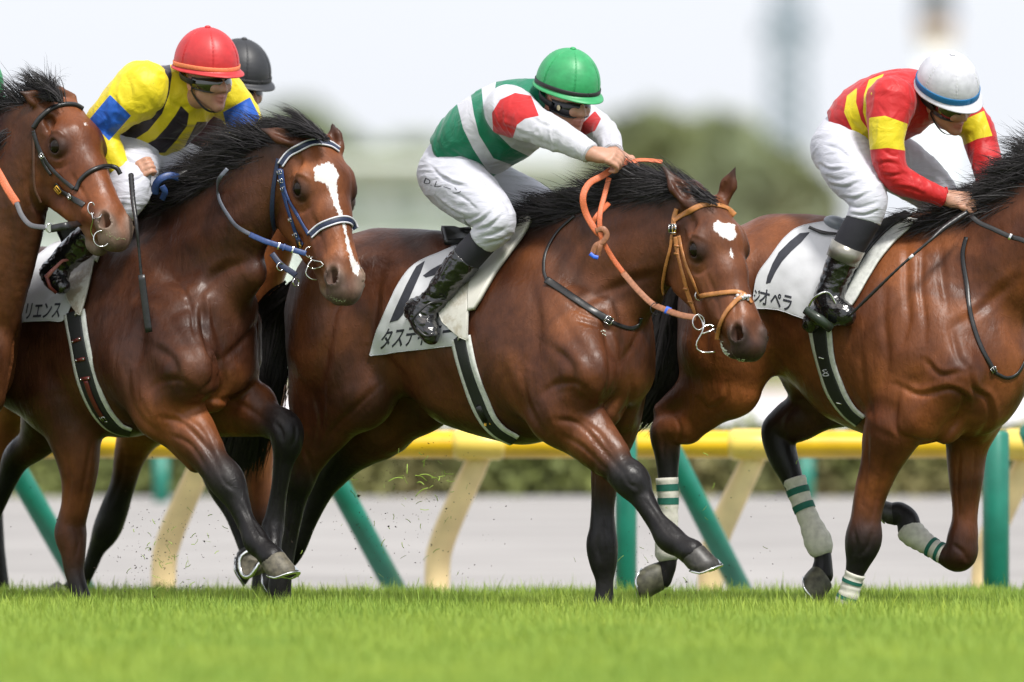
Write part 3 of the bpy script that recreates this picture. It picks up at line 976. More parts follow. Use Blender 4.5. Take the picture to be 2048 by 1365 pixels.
def hair(name, parent, roots, mat, n, length, flow, seed=0, width=.004, spread=.3, curl=.25, segs=8, grav=.5, lenvar=.4, thick=.03):
    """strands in clumps: roots = world points along the crest, flow(u) -> direction at parameter u along the roots"""
    r = np.random.RandomState(seed)
    S = spline(np.asarray(roots, float), 200)
    V = np.zeros((n, segs + 1, 2, 3))
    nc = max(8, n // 26)
    cu = r.rand(nc); cdir = r.randn(nc, 3) * spread * np.array([.6, .8, 1]); clen = .65 + .55 * r.rand(nc); ccur = r.randn(nc, 3) * curl
    cfan = .5 + r.rand(nc)
    for i in range(n):
        c = r.randint(nc) if r.rand() < .92 else -1
        loose = c < 0
        if loose: c = r.randint(nc)
        u = np.clip(cu[c] + r.randn() * .022, 0, 1)
        off = r.randn(3)
        p = S[min(199, int(u * 199))] + off * thick * np.array([.5, 1, .3])
        d = unit(unit(flow(u)) + cdir[c] + r.randn(3) * (spread * .9 if loose else spread * .13 * cfan[c]))
        L = (length(u) if callable(length) else length) * clen[c] * (1 - lenvar * r.rand() ** 2) * (1.15 if loose else 1)
        w0 = width * (.5 + .8 * r.rand()) * (.6 if loose else 1)
        cur = ccur[c] + r.randn(3) * curl * .15
        side = unit(np.cross(d, np.array([0, -1.0, .2]) + r.randn(3) * .5))
        for j in range(segs + 1):
            f = j / segs
            V[i, j, 0] = p + side * w0 * .5 * (1 - f ** 3 * .95)
            V[i, j, 1] = p - side * w0 * .5 * (1 - f ** 3 * .95)
            d = unit(d + (cur * math.cos(f * 3.6 + c) * .45 + np.array([0, 0, -grav * (.2 + .5 * f)])) * (2.0 / segs))
            p = p + d * L / segs
    base = (np.arange(n)[:, None] * (segs + 1) * 2 + np.arange(segs)[None] * 2).ravel()
    Q = np.stack([base, base + 1, base + 3, base + 2], 1)
    return link(name, np_mesh(name, V.reshape(-1, 3), Q, True), parent, mat)

def build_horse(name, label, F, rig, colours, group='bay racehorses galloping on the turf', vox=.0068):
    """rig: pixel measured joints of the photograph at real depths"""
    c = colours
    root = empty(name, F.P(rig['root'][0], 1255, 0) * np.array([1, 1, 0]), label, 'horse', group)
    P = []
    sqb = (F.l, rig.get('fat', .80))
    coat, dark = c['coat'], c['dark']
    for seg in rig['solid']:
        kind = seg[0]
        if kind == 'c':          # chain across the midline or at t
            _, pts, col, k, sq = seg
            P += chain(F, [(q[0], q[1], q[2], q[3], c[q[4]] if len(q) > 4 else c.get(col, coat)) for q in pts], coat, k=k, sq=(F.l, sq) if sq != 1 else None)
        elif kind == 'm':        # muscle: ellipsoid cone between two points, optional squash direction 'l'
            _, a, b, sq, k, col = seg
            P.append(Cone(F.P(*a[:3]), F.P(*b[:3]), a[3] * PX, b[3] * PX, (F.l, sq) if sq != 1 else None, c.get(col, coat), k))
        elif kind == 'g':        # groove
            _, pts, k = seg
            for a, b in zip(pts[:-1], pts[1:]):
                P.append(Cone(F.P(*a[:3]), F.P(*b[:3]), a[3] * PX, b[3] * PX, None, None, k, '-'))
    H = None
    if 'head' in rig:
        h = rig['head']
        H = Head((0, 0, 0), h['yaw'], h['pitch'], h.get('roll', 0), h.get('sc', 1.1), h.get('wide', 1.16))
        H.o = wpt(h['eye'][0], h['eye'][1], h['y']) - H.W(.206, -.0875, -.057)      # placed by its near eye
        P += head_prims(H, c, h.get('mouth', 0))
        for (b, t, dy, face) in h['ears']:
            bw = H.W(*b)
            tw = wpt(t[0], t[1], bw[1] + dy)
            P += ear_prims(H, bw, tw, c, face)
    V, Q = sculpt(P, vox)
    C = field_colour(P, V)
    Nn = vnormals(V, Q)
    # gentle irregularity of flesh
    V = V + Nn * (vnoise(V, 6, 3) * .0022 + vnoise(V, 15, 5) * .0012)[:, None]
    V = carve(V, Q, Nn, rig.get('strokes', []))
    me = np_mesh('body', V, Q)
    # back darker than flanks: real colour of the coat along the topline
    attr_col(me, 'coat', C)
    mark = np.full(len(V), -.05)
    px = np.array([to_px(v) for v in V]) if rig.get('marks') else None
    for poly in rig.get('marks', []):
        mk = poly_sd(px, poly) * PX
        ok = (Nn[:, 1] < .5) & (((V - H.o) @ H.Z) > -.13 * H.s) if H is not None else (Nn[:, 1] < .5)
        mark = np.maximum(mark, np.where(ok, mk, -.05))
    attr_f(me, 'mark', mark)
    body = link('body', me, root, c['mat'])
    tree = bvh(V, Q)
    if H is not None:
        for q in (-1, 1):
            e = MB(); e.sphere(H.W(.206, q * .0870, -.057), .0300 * H.s, 20, 14)
            e.build('eye', M['eye'], body)
    for hf in rig.get('hooves', []):
        make_hoof(root, *hf[:3], **hf[3])
    return root, body, tree, H, P

def carve(V, Q, Nn, strokes):
    """sculpting strokes on the near surface: (points, width px, depth mm [, lip mm]); depth < 0 raises a ridge, lip swells the flesh to the left of the stroke's direction"""
    if not strokes: return V
    tree = bvh(V, Q)
    d_ = CAM_D + V[:, 1]
    PX2 = np.stack([1024 + V[:, 0] * F_PX / d_, HZ + (CAM_H - V[:, 2]) * F_PX / d_], 1)
    view = V - np.array(CAMP); view /= np.linalg.norm(view, axis=1)[:, None]
    facing = -(Nn * view).sum(1)
    off = np.zeros(len(V))
    seen = {}
    for st in strokes:
        pts, w, dep = st[0], st[1], st[2] * .001
        lip = st[3] * .001 if len(st) > 3 else 0
        S = spline(pts, max(4, int(len(pts) * 5)))
        R = w * 4
        lo, hi = S.min(0) - R, S.max(0) + R
        ix = np.nonzero(((PX2 > lo) & (PX2 < hi)).all(1) & (facing > .08))[0]
        if not len(ix): continue
        best = np.full(len(ix), 1e9); sg = np.zeros(len(ix)); tt = np.zeros(len(ix))
        p = PX2[ix]
        for i in range(len(S) - 1):
            a, b = S[i], S[i + 1]; ab = b - a
            t = np.clip(((p - a) @ ab) / (ab @ ab + 1e-9), 0, 1)
            q = p - a - t[:, None] * ab
            dd = np.linalg.norm(q, axis=1)
            m = dd < best
            best[m] = dd[m]; sg[m] = np.sign(ab[0] * q[m, 1] - ab[1] * q[m, 0]); tt[m] = (i + t[m]) / (len(S) - 1)
        near = best < R
        ix, best, sg, tt = ix[near], best[near], sg[near], tt[near]
        vis = np.zeros(len(ix), bool)
        for j, i in enumerate(ix):
            if i not in seen:
                dv = Vector(V[i]) - CAMP; L = dv.length
                h = tree.ray_cast(CAMP, dv / L)
                seen[i] = h[0] is not None and h[3] > L - .02
            vis[j] = seen[i]
        fade = np.sin(np.pi * np.clip(tt, .02, .98)) ** .5
        g = -dep * np.exp(-(best / w) ** 2)
        if lip:
            u = best * -sg / w
            g = g + lip * np.exp(-((u - 1.9) / 1.2) ** 2)
        off[ix] += np.where(vis, g * fade, 0)
    return V + Nn * off[:, None]

def poly_sd(P, poly):
    """signed distance to a polygon in 2D, positive inside"""
    poly = np.asarray(poly, float); n = len(poly)
    d = np.full(len(P), 1e9); ins = np.zeros(len(P), bool)
    for i in range(n):
        a, b = poly[i], poly[(i + 1) % n]
        ab = b - a; ap = P - a
        t = np.clip((ap @ ab) / (ab @ ab + 1e-9), 0, 1)
        d = np.minimum(d, np.linalg.norm(ap - t[:, None] * ab, axis=1))
        c = ((a[1] > P[:, 1]) != (b[1] > P[:, 1])) & (P[:, 0] < (b[0] - a[0]) * (P[:, 1] - a[1]) / (b[1] - a[1] + 1e-12) + a[0])
        ins ^= c
    return np.where(ins, d, -d)


M['hoof'] = plain('hoof_horn', (0.035, 0.032, 0.028), .45, nscale=70, namt=.5, bstr=.3)
M['hoof_pale'] = plain('hoof_horn_dusty', (0.10, 0.088, 0.062), .6, nscale=50, namt=.5, bstr=.3)
M['hoof_mossy'] = plain('hoof_horn_muddy', (0.075, 0.072, 0.045), .55, nscale=40, namt=.5, bstr=.3)
M['steel'] = plain('horseshoe_aluminium', (0.75, 0.76, 0.74), .22, metal=1.0, nscale=80, namt=.1)
M['eye'] = plain('horse_eye', (0.010, 0.006, 0.004), .10, spec=.22, nscale=30, bstr=0, coat=0)
def hair_mat(name, col):
    m, nt, b = node_mat(name)
    n = noise_node(nt, 120, 3, .6)
    nt.links.new(ramp(nt, n.outputs[0], [(.3, tuple(q * .6 for q in col)), (.75, tuple(q * 1.7 for q in col))]), b.inputs['Base Color'])
    b.inputs['Roughness'].default_value = .5
    b.inputs['Specular IOR Level'].default_value = .28
    return m
M['hair'] = hair_mat('black_horse_hair', (0.014, .012, .013))
M['coat'] = horse_mat('bay_coat')
BAY = dict(coat=COAT, mid=(0.138, 0.045, 0.0155), face=(0.160, 0.053, 0.0190), dark=DARK, black=BLACK, muz=MUZ, tan=TAN, mat=M['coat'])
# ---- the centre horse (orange reins, number 12)
F3 = Frame(1000, 0.0, 38)
rig3 = dict(root=(1000,), solid=[
    # trunk
    ('c', [(712, 618, 0, 150), (860, 640, 0, 160), (985, 682, 0, 176), (1095, 690, 0, 186), (1180, 700, 0, 130)], 'coat', .07, .82),
    ('m', (1055, 560, 0, 92), (1130, 580, 0, 110), .7, .08, 'dark'),
    ('m', (1060, 478, 0, 46), (1130, 500, 0, 60), .6, .06, 'dark'),
    ('m', (760, 505, 0, 42), (870, 508, 0, 42), 1.2, .09, 'dark'),
    ('m', (795, 505, .15, 46), (900, 520, .13, 36), 1, .07, 'dark'),
    # hindquarter near
    ('m', (690, 590, -.13, 110), (660, 700, -.15, 92), .8, .07, 'coat'),
    ('m', (700, 680, -.14, 105), (720, 780, -.15, 84), .75, .06, 'coat'),
    ('m', (640, 640, -.10, 70), (628, 790, -.12, 52), .8, .05, 'coat'),
    ('m', (640, 780, -.13, 62), (618, 880, -.13, 42), .8, .05, 'coat'),
    ('m', (700, 790, -.13, 70), (625, 900, -.12, 40), .75, .05, 'coat'),
    ('c', [(622, 890, -.12, 38), (600, 955, -.12, 33, 'black'), (588, 1000, -.11, 25, 'black'), (574, 1085, -.11, 20, 'black'), (560, 1170, -.11, 24, 'black'), (562, 1215, -.11, 22, 'black'), (576, 1240, -.11, 24, 'black')], 'coat', .03, 1),
    # hindquarter far
    ('m', (780, 700, .10, 120), (840, 790, .14, 72), .8, .06, 'coat'),
    ('m', (840, 780, .14, 82), (752, 850, .14, 68), .8, .05, 'coat'),
    ('c', [(760, 848, .14, 70), (700, 905, .14, 44, 'black'), (655, 958, .13, 32, 'black'), (640, 985, .13, 26, 'black'), (615, 1045, .13, 18, 'black'), (594, 1092, .13, 20, 'black'), (578, 1120, .13, 18, 'black'), (560, 1135, .13, 20, 'black')], 'coat', .03, 1),
    # belly, flank
    ('m', (930, 770, 0, 84), (1040, 800, 0, 82), 1.1, .08, 'coat'),
    # shoulder near
    ('m', (1075, 560, -.10, 66), (1140, 720, -.20, 84), .62, .06, 'mid'),
    ('m', (1120, 640, -.16, 60), (1168, 745, -.22, 68), .8, .035, 'mid'),
    ('m', (1060, 730, -.19, 84), (1112, 800, -.21, 78), .7, .05, 'mid'),
    ('m', (1165, 755, -.21, 50), (1128, 830, -.20, 64), .9, .03, 'mid'),
    ('m', (1126, 822, -.19, 68), (1186, 882, -.18, 50), .85, .035, 'mid'),
    ('m', (1170, 820, -.18, 34), (1232, 905, -.17, 28), .9, .012, 'mid'),
    ('m', (1120, 852, -.18, 36), (1200, 925, -.17, 24), .9, .014, 'mid'),
    ('c', [(1186, 882, -.18, 46), (1234, 935, -.17, 34, 'black'), (1262, 960, -.16, 37, 'black'), (1282, 992, -.15, 24, 'black'), (1310, 1034, -.15, 16.5, 'black'), (1337, 1074, -.15, 28, 'black'), (1362, 1092, -.15, 24, 'black'), (1382, 1104, -.15, 27, 'black')], 'mid', .022, 1),
    ('m', (1270, 972, -.15, 20), (1332, 1080, -.14, 17), 1, .012, 'black'),
    # breast
    ('m', (1215, 640, 0, 78), (1225, 745, 0, 74), 1.3, .05, 'mid'),
    ('m', (1168, 680, -.15, 56), (1186, 768, -.17, 42), 1, .014, 'mid'),
    ('m', (1255, 660, .14, 50), (1262, 730, .16, 44), 1, .03, 'mid'),
    ('m', (1226, 770, -.03, 46), (1208, 820, -.06, 38), 1, .012, 'mid'),
    ('m', (1246, 760, .07, 48), (1236, 826, .10, 40), 1, .018, 'mid'),
    # far foreleg
    ('c', [(1240, 770, .16, 54), (1232, 850, .15, 46), (1214, 930, .15, 32), (1206, 1010, .15, 24, 'black'), (1205, 1058, .15, 26, 'black'), (1204, 1088, .15, 31, 'black'), (1206, 1122, .15, 28, 'black'), (1209, 1165, .15, 18, 'black'), (1208, 1215, .15, 21, 'black'), (1216, 1238, .15, 19, 'black'), (1226, 1248, .15, 22, 'black')], 'coat', .025, 1),
    # neck
    ('c', [(1150, 600, 0, 140), (1215, 532, 0, 122), (1275, 500, 0, 104), (1335, 474, 0, 84), (1385, 452, 0, 64)], 'coat', .05, .50),
    ('c', [(1090, 462, 0, 34), (1150, 440, 0, 36), (1220, 412, 0, 34), (1300, 388, 0, 32), (1380, 392, 0, 34)], 'dark', .05, .8),
    ('m', (1225, 640, 0, 50), (1290, 585, 0, 40), .8, .04, 'coat'),
    ],
    head=dict(eye=(1393, 500), y=-.70, yaw=53, pitch=60, roll=2, sc=1.05,
              ears=[((.03, -.070, -.03), (1325, 332), .05, (.35, -1, .1)), ((.02, .055, -.015), (1470, 336), -.02, (-.3, -1, .2))]),
    strokes=[
        # near shoulder edge and breast valley, pectorals
        ([(1205, 630), (1216, 680), (1224, 720), (1222, 765), (1204, 800)], 7, 16, 7),
        ([(1290, 640), (1268, 690), (1236, 735)], 8, 10, -4),
        ([(1262, 745), (1264, 785), (1250, 820), (1222, 850)], 7, 8),
        ([(1210, 640), (1240, 690), (1236, 730)], 7, 8),
        # shoulder blade and triceps contours
        ([(1060, 560), (1075, 640), (1070, 700), (1052, 740)], 12, 10),
        ([(1095, 690), (1140, 730), (1150, 790), (1180, 800)], 10, 8, 6),
        ([(1190, 800), (1155, 770), (1110, 770), (1080, 795)], 8, 9, -4),
        ([(1045, 735), (1050, 800), (1075, 850), (1100, 876)], 8, 12, -5),
        ([(1100, 600), (1150, 680), (1190, 735)], 12, 6),
        # forearm muscles and tendons
        ([(1110, 840), (1160, 850), (1210, 905), (1245, 945)], 6, 9, 3),
        ([(1150, 830), (1195, 865), (1235, 920)], 5, 7),
        ([(1120, 870), (1165, 895), (1215, 945)], 5, 7),
        ([(1198, 1070), (1196, 1095), (1200, 1120)], 5, 7), ([(1216, 900), (1210, 960), (1208, 1030)], 5, 7), ([(1188, 900), (1186, 980), (1190, 1040)], 4, 5),
        ([(1248, 950), (1258, 968), (1272, 975)], 4, 7), ([(1322, 1030), (1335, 1052), (1348, 1066)], 3.5, 6), ([(1290, 1000), (1318, 1040), (1340, 1072)], 3.5, 5),
        ([(1243, 948), (1262, 975), (1275, 990)], 6, -5),
        # neck: jugular groove, crest, creases
        ([(1140, 620), (1200, 590), (1270, 560), (1320, 550)], 10, 9, 4),
        ([(1100, 520), (1140, 490), (1220, 470), (1310, 440)], 16, 7),
        ([(1150, 640), (1190, 650), (1230, 665)], 5, 6), ([(1130, 600), (1160, 625), (1205, 640)], 4, 4),
        # flank, stifle, thigh
        ([(760, 770), (712, 815), (668, 858), (640, 905)], 7, 9, -4),
        ([(748, 690), (790, 740), (830, 780)], 12, 12),
        ([(772, 535), (755, 570), (750, 620), (735, 690)], 10, 10, 5),
        ([(690, 560), (665, 640), (650, 720), (635, 800), (630, 860)], 11, 10, 5),
        ([(770, 540), (700, 600), (640, 620)], 14, 6),
        ([(625, 800), (632, 850), (622, 900)], 5, -6), ([(648, 780), (640, 850), (630, 900)], 6, 7),
        ([(610, 900), (622, 930), (628, 965)], 5, 6), ([(603, 980), (592, 1050), (578, 1120)], 4, 5),
        ([(700, 900), (672, 950), (650, 990)], 5, 6),
        # ribs and belly
        ([(860, 700), (890, 760), (930, 810)], 14, 5), ([(905, 700), (935, 760), (975, 815)], 14, 5), ([(1000, 720), (1020, 780), (1050, 830)], 12, 7),
        # face: cheek, facial crest, eye folds, nose
        ([(1335, 520), (1330, 575), (1350, 625), (1392, 650)], 6, 8, 4),
        ([(1412, 545), (1430, 590), (1440, 640)], 5, 5), ([(1400, 560), (1415, 610), (1425, 650)], 5, -4),
        ([(1372, 478), (1390, 470), (1412, 482)], 4, -6), ([(1378, 525), (1395, 533), (1412, 522)], 4, -4), ([(1376, 538), (1396, 548), (1418, 534)], 4, 5),
        ([(1350, 440), (1365, 425), (1385, 432)], 7, 7), ([(1430, 640), (1440, 665), (1452, 690)], 4, 5), ([(1462, 560), (1470, 610), (1478, 650)], 7, 4),
    ],
    marks=[[(1426, 447), (1436, 442), (1445, 447), (1458, 446), (1471, 450), (1470, 462), (1474, 470), (1465, 481), (1453, 480), (1441, 473), (1435, 467), (1428, 461)], [(1459, 496), (1465, 498), (1467, 518), (1460, 512)]],
)
r3, b3, t3, H3, P3 = build_horse('racehorse', 'bay racehorse with orange reins and a small white star, ridden in green and white', F3, rig3, BAY)
M_hoof3 = [((1382, 1104, -.15), (1, -.35, -.25), (-.45, .1, 1)), ((1226, 1248, .15), (1, -.5, 0), (-.3, 0, 1)), ((576, 1240, -.11), (1, -.7, 0), (-.3, 0, 1)), ((560, 1135, .13), (.2, 0, -1), (.8, 0, .5))]
for (a, toe, up) in M_hoof3:
    make_hoof(r3, F3.P(*a), toe, up)
def shift(segs, dx, dy, dt=0):
    out = []
    for s in segs:
        if s[0] == 'c':
            out.append(('c', [(q[0] + dx, q[1] + dy, q[2] + dt, *q[3:]) for q in s[1]], *s[2:]))
        else:
            out.append(('m', (s[1][0] + dx, s[1][1] + dy, s[1][2] + dt, s[1][3]), (s[2][0] + dx, s[2][1] + dy, s[2][2] + dt, s[2][3]), *s[3:]))
    return out
def shift_st(st, dx, dy):
    return [([(x + dx, y + dy) for x, y in s[0]], *s[1:]) for s in st]

# ---- second horse (navy bridle, blaze)
F2 = Frame(260, 0.62, 45)
near_shoulder = [
    ('m', (1075, 560, -.10, 66), (1140, 720, -.20, 84), .62, .06, 'coat'),
    ('m', (1120, 640, -.16, 60), (1168, 745, -.22, 68), .8, .035, 'coat'),
    ('m', (1060, 730, -.19, 84), (1112, 800, -.21, 74), .7, .05, 'coat'),
    ('m', (1165, 755, -.21, 50), (1128, 830, -.20, 60), .9, .03, 'tan')]
rig2 = dict(root=(260,), solid=[
    ('c', [(-20, 640, 0, 140), (80, 640, 0, 150), (180, 678, 0, 170), (285, 690, 0, 182), (370, 700, 0, 130)], 'coat', .07, .82),
    ('m', (245, 560, 0, 92), (330, 580, 0, 112), .7, .08, 'dark'),
    ('m', (265, 480, 0, 56), (330, 500, 0, 74), .6, .06, 'dark'),
    ('m', (0, 540, -.1, 60), (40, 720, -.15, 90), .8, .07, 'coat'),
    ('m', (30, 700, -.14, 100), (110, 790, -.15, 84), .8, .06, 'coat')]
    + shift(near_shoulder, -792, -4) + [
    ('c', [(132, 790, -.13, 80), (148, 870, -.13, 55), (158, 945, -.12, 39, 'tan'), (152, 1005, -.12, 30, 'tan'), (143, 1045, -.12, 30), (141, 1070, -.12, 33), (146, 1105, -.12, 26), (148, 1140, -.12, 21, 'dark'), (155, 1170, -.12, 19, 'black'), (166, 1200, -.12, 19, 'black'), (180, 1222, -.12, 20, 'black')], 'coat', .03, 1),
    ('c', [(110, 820, .12, 70), (75, 880, .13, 40), (35, 915, .13, 31, 'black'), (15, 960, .13, 22, 'black'), (-15, 1030, .13, 19, 'black'), (-30, 1060, .13, 22, 'black'), (-45, 1080, .13, 20, 'black')], 'coat', .03, 1),
    ('m', (120, 760, 0, 84), (240, 790, 0, 74), 1.1, .08, 'coat'),
    # near foreleg
    ('m', (328, 812, -.19, 66), (384, 868, -.18, 50), .85, .035, 'tan'),
    ('m', (366, 800, -.18, 36), (420, 895, -.17, 28), .9, .014, 'tan'),
    ('m', (330, 842, -.18, 34), (392, 925, -.17, 22), .9, .014, 'tan'),
    ('c', [(384, 868, -.18, 46, 'tan'), (424, 925, -.17, 35, 'dark'), (453, 962, -.16, 37, 'black'), (474, 1002, -.15, 25, 'black'), (493, 1042, -.15, 17.5, 'black'), (512, 1082, -.15, 27, 'black'), (528, 1100, -.15, 24, 'black'), (543, 1116, -.15, 27, 'black')], 'coat', .022, 1),
    ('m', (460, 975, -.15, 20), (508, 1088, -.14, 17), 1, .012, 'black'),
    # breast
    ('m', (430, 620, 0, 76), (435, 735, 0, 70), 1.3, .05, 'coat'),
    ('m', (375, 670, -.16, 54), (396, 760, -.18, 42), 1, .014, 'coat'),
    ('m', (472, 650, .17, 52), (478, 716, .19, 46), 1, .03, 'coat'),
    ('m', (440, 750, -.02, 46), (422, 790, -.05, 36), 1, .012, 'tan'),
    ('m', (476, 745, .10, 42), (466, 790, .12, 36), 1, .018, 'tan'),
    # far foreleg, folded
    ('m', (440, 810, .15, 58), (505, 815, .17, 54), .9, .03, 'tan'),
    ('c', [(440, 815, .15, 60, 'tan'), (500, 828, .17, 46, 'tan'), (540, 842, .17, 36, 'dark'), (569, 858, .17, 36, 'black'), (574, 888, .17, 31, 'black'), (567, 925, .17, 21, 'black'), (558, 985, .17, 17.5, 'black'), (550, 1035, .17, 21, 'black'), (545, 1060, .16, 24, 'black'), (546, 1088, .14, 18, 'black'), (540, 1110, .12, 22, 'black')], 'tan', .022, 1),
    # neck
    ('c', [(345, 600, 0, 138), (405, 530, 0, 116), (462, 460, 0, 96), (515, 395, 0, 78), (560, 345, 0, 62)], 'coat', .05, .52),
    ('c', [(285, 470, 0, 40), (340, 432, 0, 40), (420, 380, 0, 36), (500, 325, 0, 34), (560, 300, 0, 34)], 'dark', .05, .8),
    ('m', (440, 600, 0, 60), (500, 545, 0, 38), .8, .04, 'coat'),
    ],
    head=dict(eye=(602, 378), y=-.13, yaw=60, pitch=64, roll=-3, sc=1.07,
              ears=[((.03, -.070, -.03), (516, 256), .02, (.2, -1, .6)), ((.05, .060, -.02), (664, 246), .02, (-.3, -1, .1))]),
    strokes=[
        ([(405, 600), (408, 650), (420, 700), (432, 725), (428, 760), (408, 778)], 6, 16, 7),
        ([(520, 640), (490, 680), (455, 712), (436, 722)], 8, 11, -4),
        ([(436, 722), (450, 760), (440, 790), (415, 800)], 7, 8),
        ([(514, 752), (490, 785), (455, 800), (420, 800)], 6, 10, 4),
        ([(270, 560), (285, 640), (280, 700), (262, 740)], 12, 10),
        ([(300, 690), (345, 722), (360, 780), (395, 792)], 10, 8, 6),
        ([(400, 795), (365, 765), (320, 765), (290, 790)], 8, 8, -4),
        ([(255, 735), (258, 800), (285, 845), (320, 868)], 8, 12, -5),
        ([(310, 600), (360, 670), (400, 725)], 12, 6),
        ([(320, 835), (370, 850), (420, 905), (440, 945)], 6, 9, 3),
        ([(355, 825), (402, 860), (430, 915)], 5, 7), ([(340, 870), (380, 890), (415, 940)], 5, 6),
        ([(480, 1005), (500, 1045), (515, 1080)], 3.5, 5), ([(434, 945), (455, 975), (468, 995)], 6, -5),
        ([(330, 640), (390, 600), (440, 545), (520, 520)], 10, 8, 4), ([(300, 520), (350, 470), (430, 430), (510, 390)], 16, 7),
        ([(382, 610), (386, 650), (392, 680)], 4, 6), ([(398, 600), (402, 640), (410, 670)], 4, 5), ([(420, 590), (424, 630), (428, 660)], 4, 5), ([(350, 560), (372, 590), (384, 630)], 5, 6),
        ([(548, 845), (562, 862), (566, 885)], 5, 8), ([(590, 850), (592, 872), (584, 895)], 4, 6), ([(440, 950), (452, 968), (466, 978)], 4, 7), ([(503, 1035), (515, 1055), (526, 1072)], 3.5, 6), ([(460, 800), (500, 820), (540, 850)], 6, 6), ([(560, 890), (556, 950), (546, 1020)], 4, 5),
        ([(185, 880), (172, 950), (160, 1010)], 5, 6), ([(130, 900), (140, 960), (132, 1020)], 5, 6), ([(150, 1050), (158, 1080), (150, 1120)], 5, 6),
        ([(160, 700), (190, 760), (230, 810)], 14, 5),
        ([(556, 400), (550, 450), (565, 500), (600, 528)], 6, 7, 4),
        ([(620, 420), (638, 465), (650, 510)], 5, 5), ([(608, 440), (622, 480), (634, 520)], 5, -4),
        ([(580, 356), (600, 348), (622, 362)], 4, -6), ([(586, 402), (604, 410), (622, 398)], 4, -4), ([(584, 415), (604, 425), (626, 410)], 4, 5),
        ([(640, 520), (650, 545), (660, 570)], 4, 5),
    ],
    marks=[[(627, 334), (640, 330), (656, 324), (668, 332), (680, 352), (674, 366), (676, 395), (684, 425), (692, 455), (700, 490), (710, 520), (722, 535), (716, 552), (704, 545), (700, 520), (694, 500), (690, 470), (682, 440), (668, 412), (660, 385), (650, 366), (630, 362)]],
)
COL2 = dict(coat=(0.063, 0.0215, 0.0100), face=(0.178, 0.057, 0.0190), dark=(0.030, .016, .012), black=BLACK, muz=(0.22, .17, .14), tan=(0.180, 0.057, 0.0180), mat=M['coat'])
r2, b2, t2, H2, P2 = build_horse('racehorse', 'dark bay racehorse with a white blaze and a navy bridle', F2, rig2, COL2)
for (a, toe, up, kw) in [((543, 1116, -.15), (1, -.6, -.2), (-.35, .25, 1), dict(mat=M['hoof_pale'])), ((538, 1116, .12), (-.35, .2, -1), (.9, .75, -.1), dict(mat=M['hoof_pale'])),
                     ((180, 1222, -.12), (1, -.7, 0), (-.3, 0, 1), {}), ((-45, 1080, .13), (-.2, 0, -1), (.9, 0, 0), {})]:
    make_hoof(r2, F2.P(*a), toe, up, **kw)

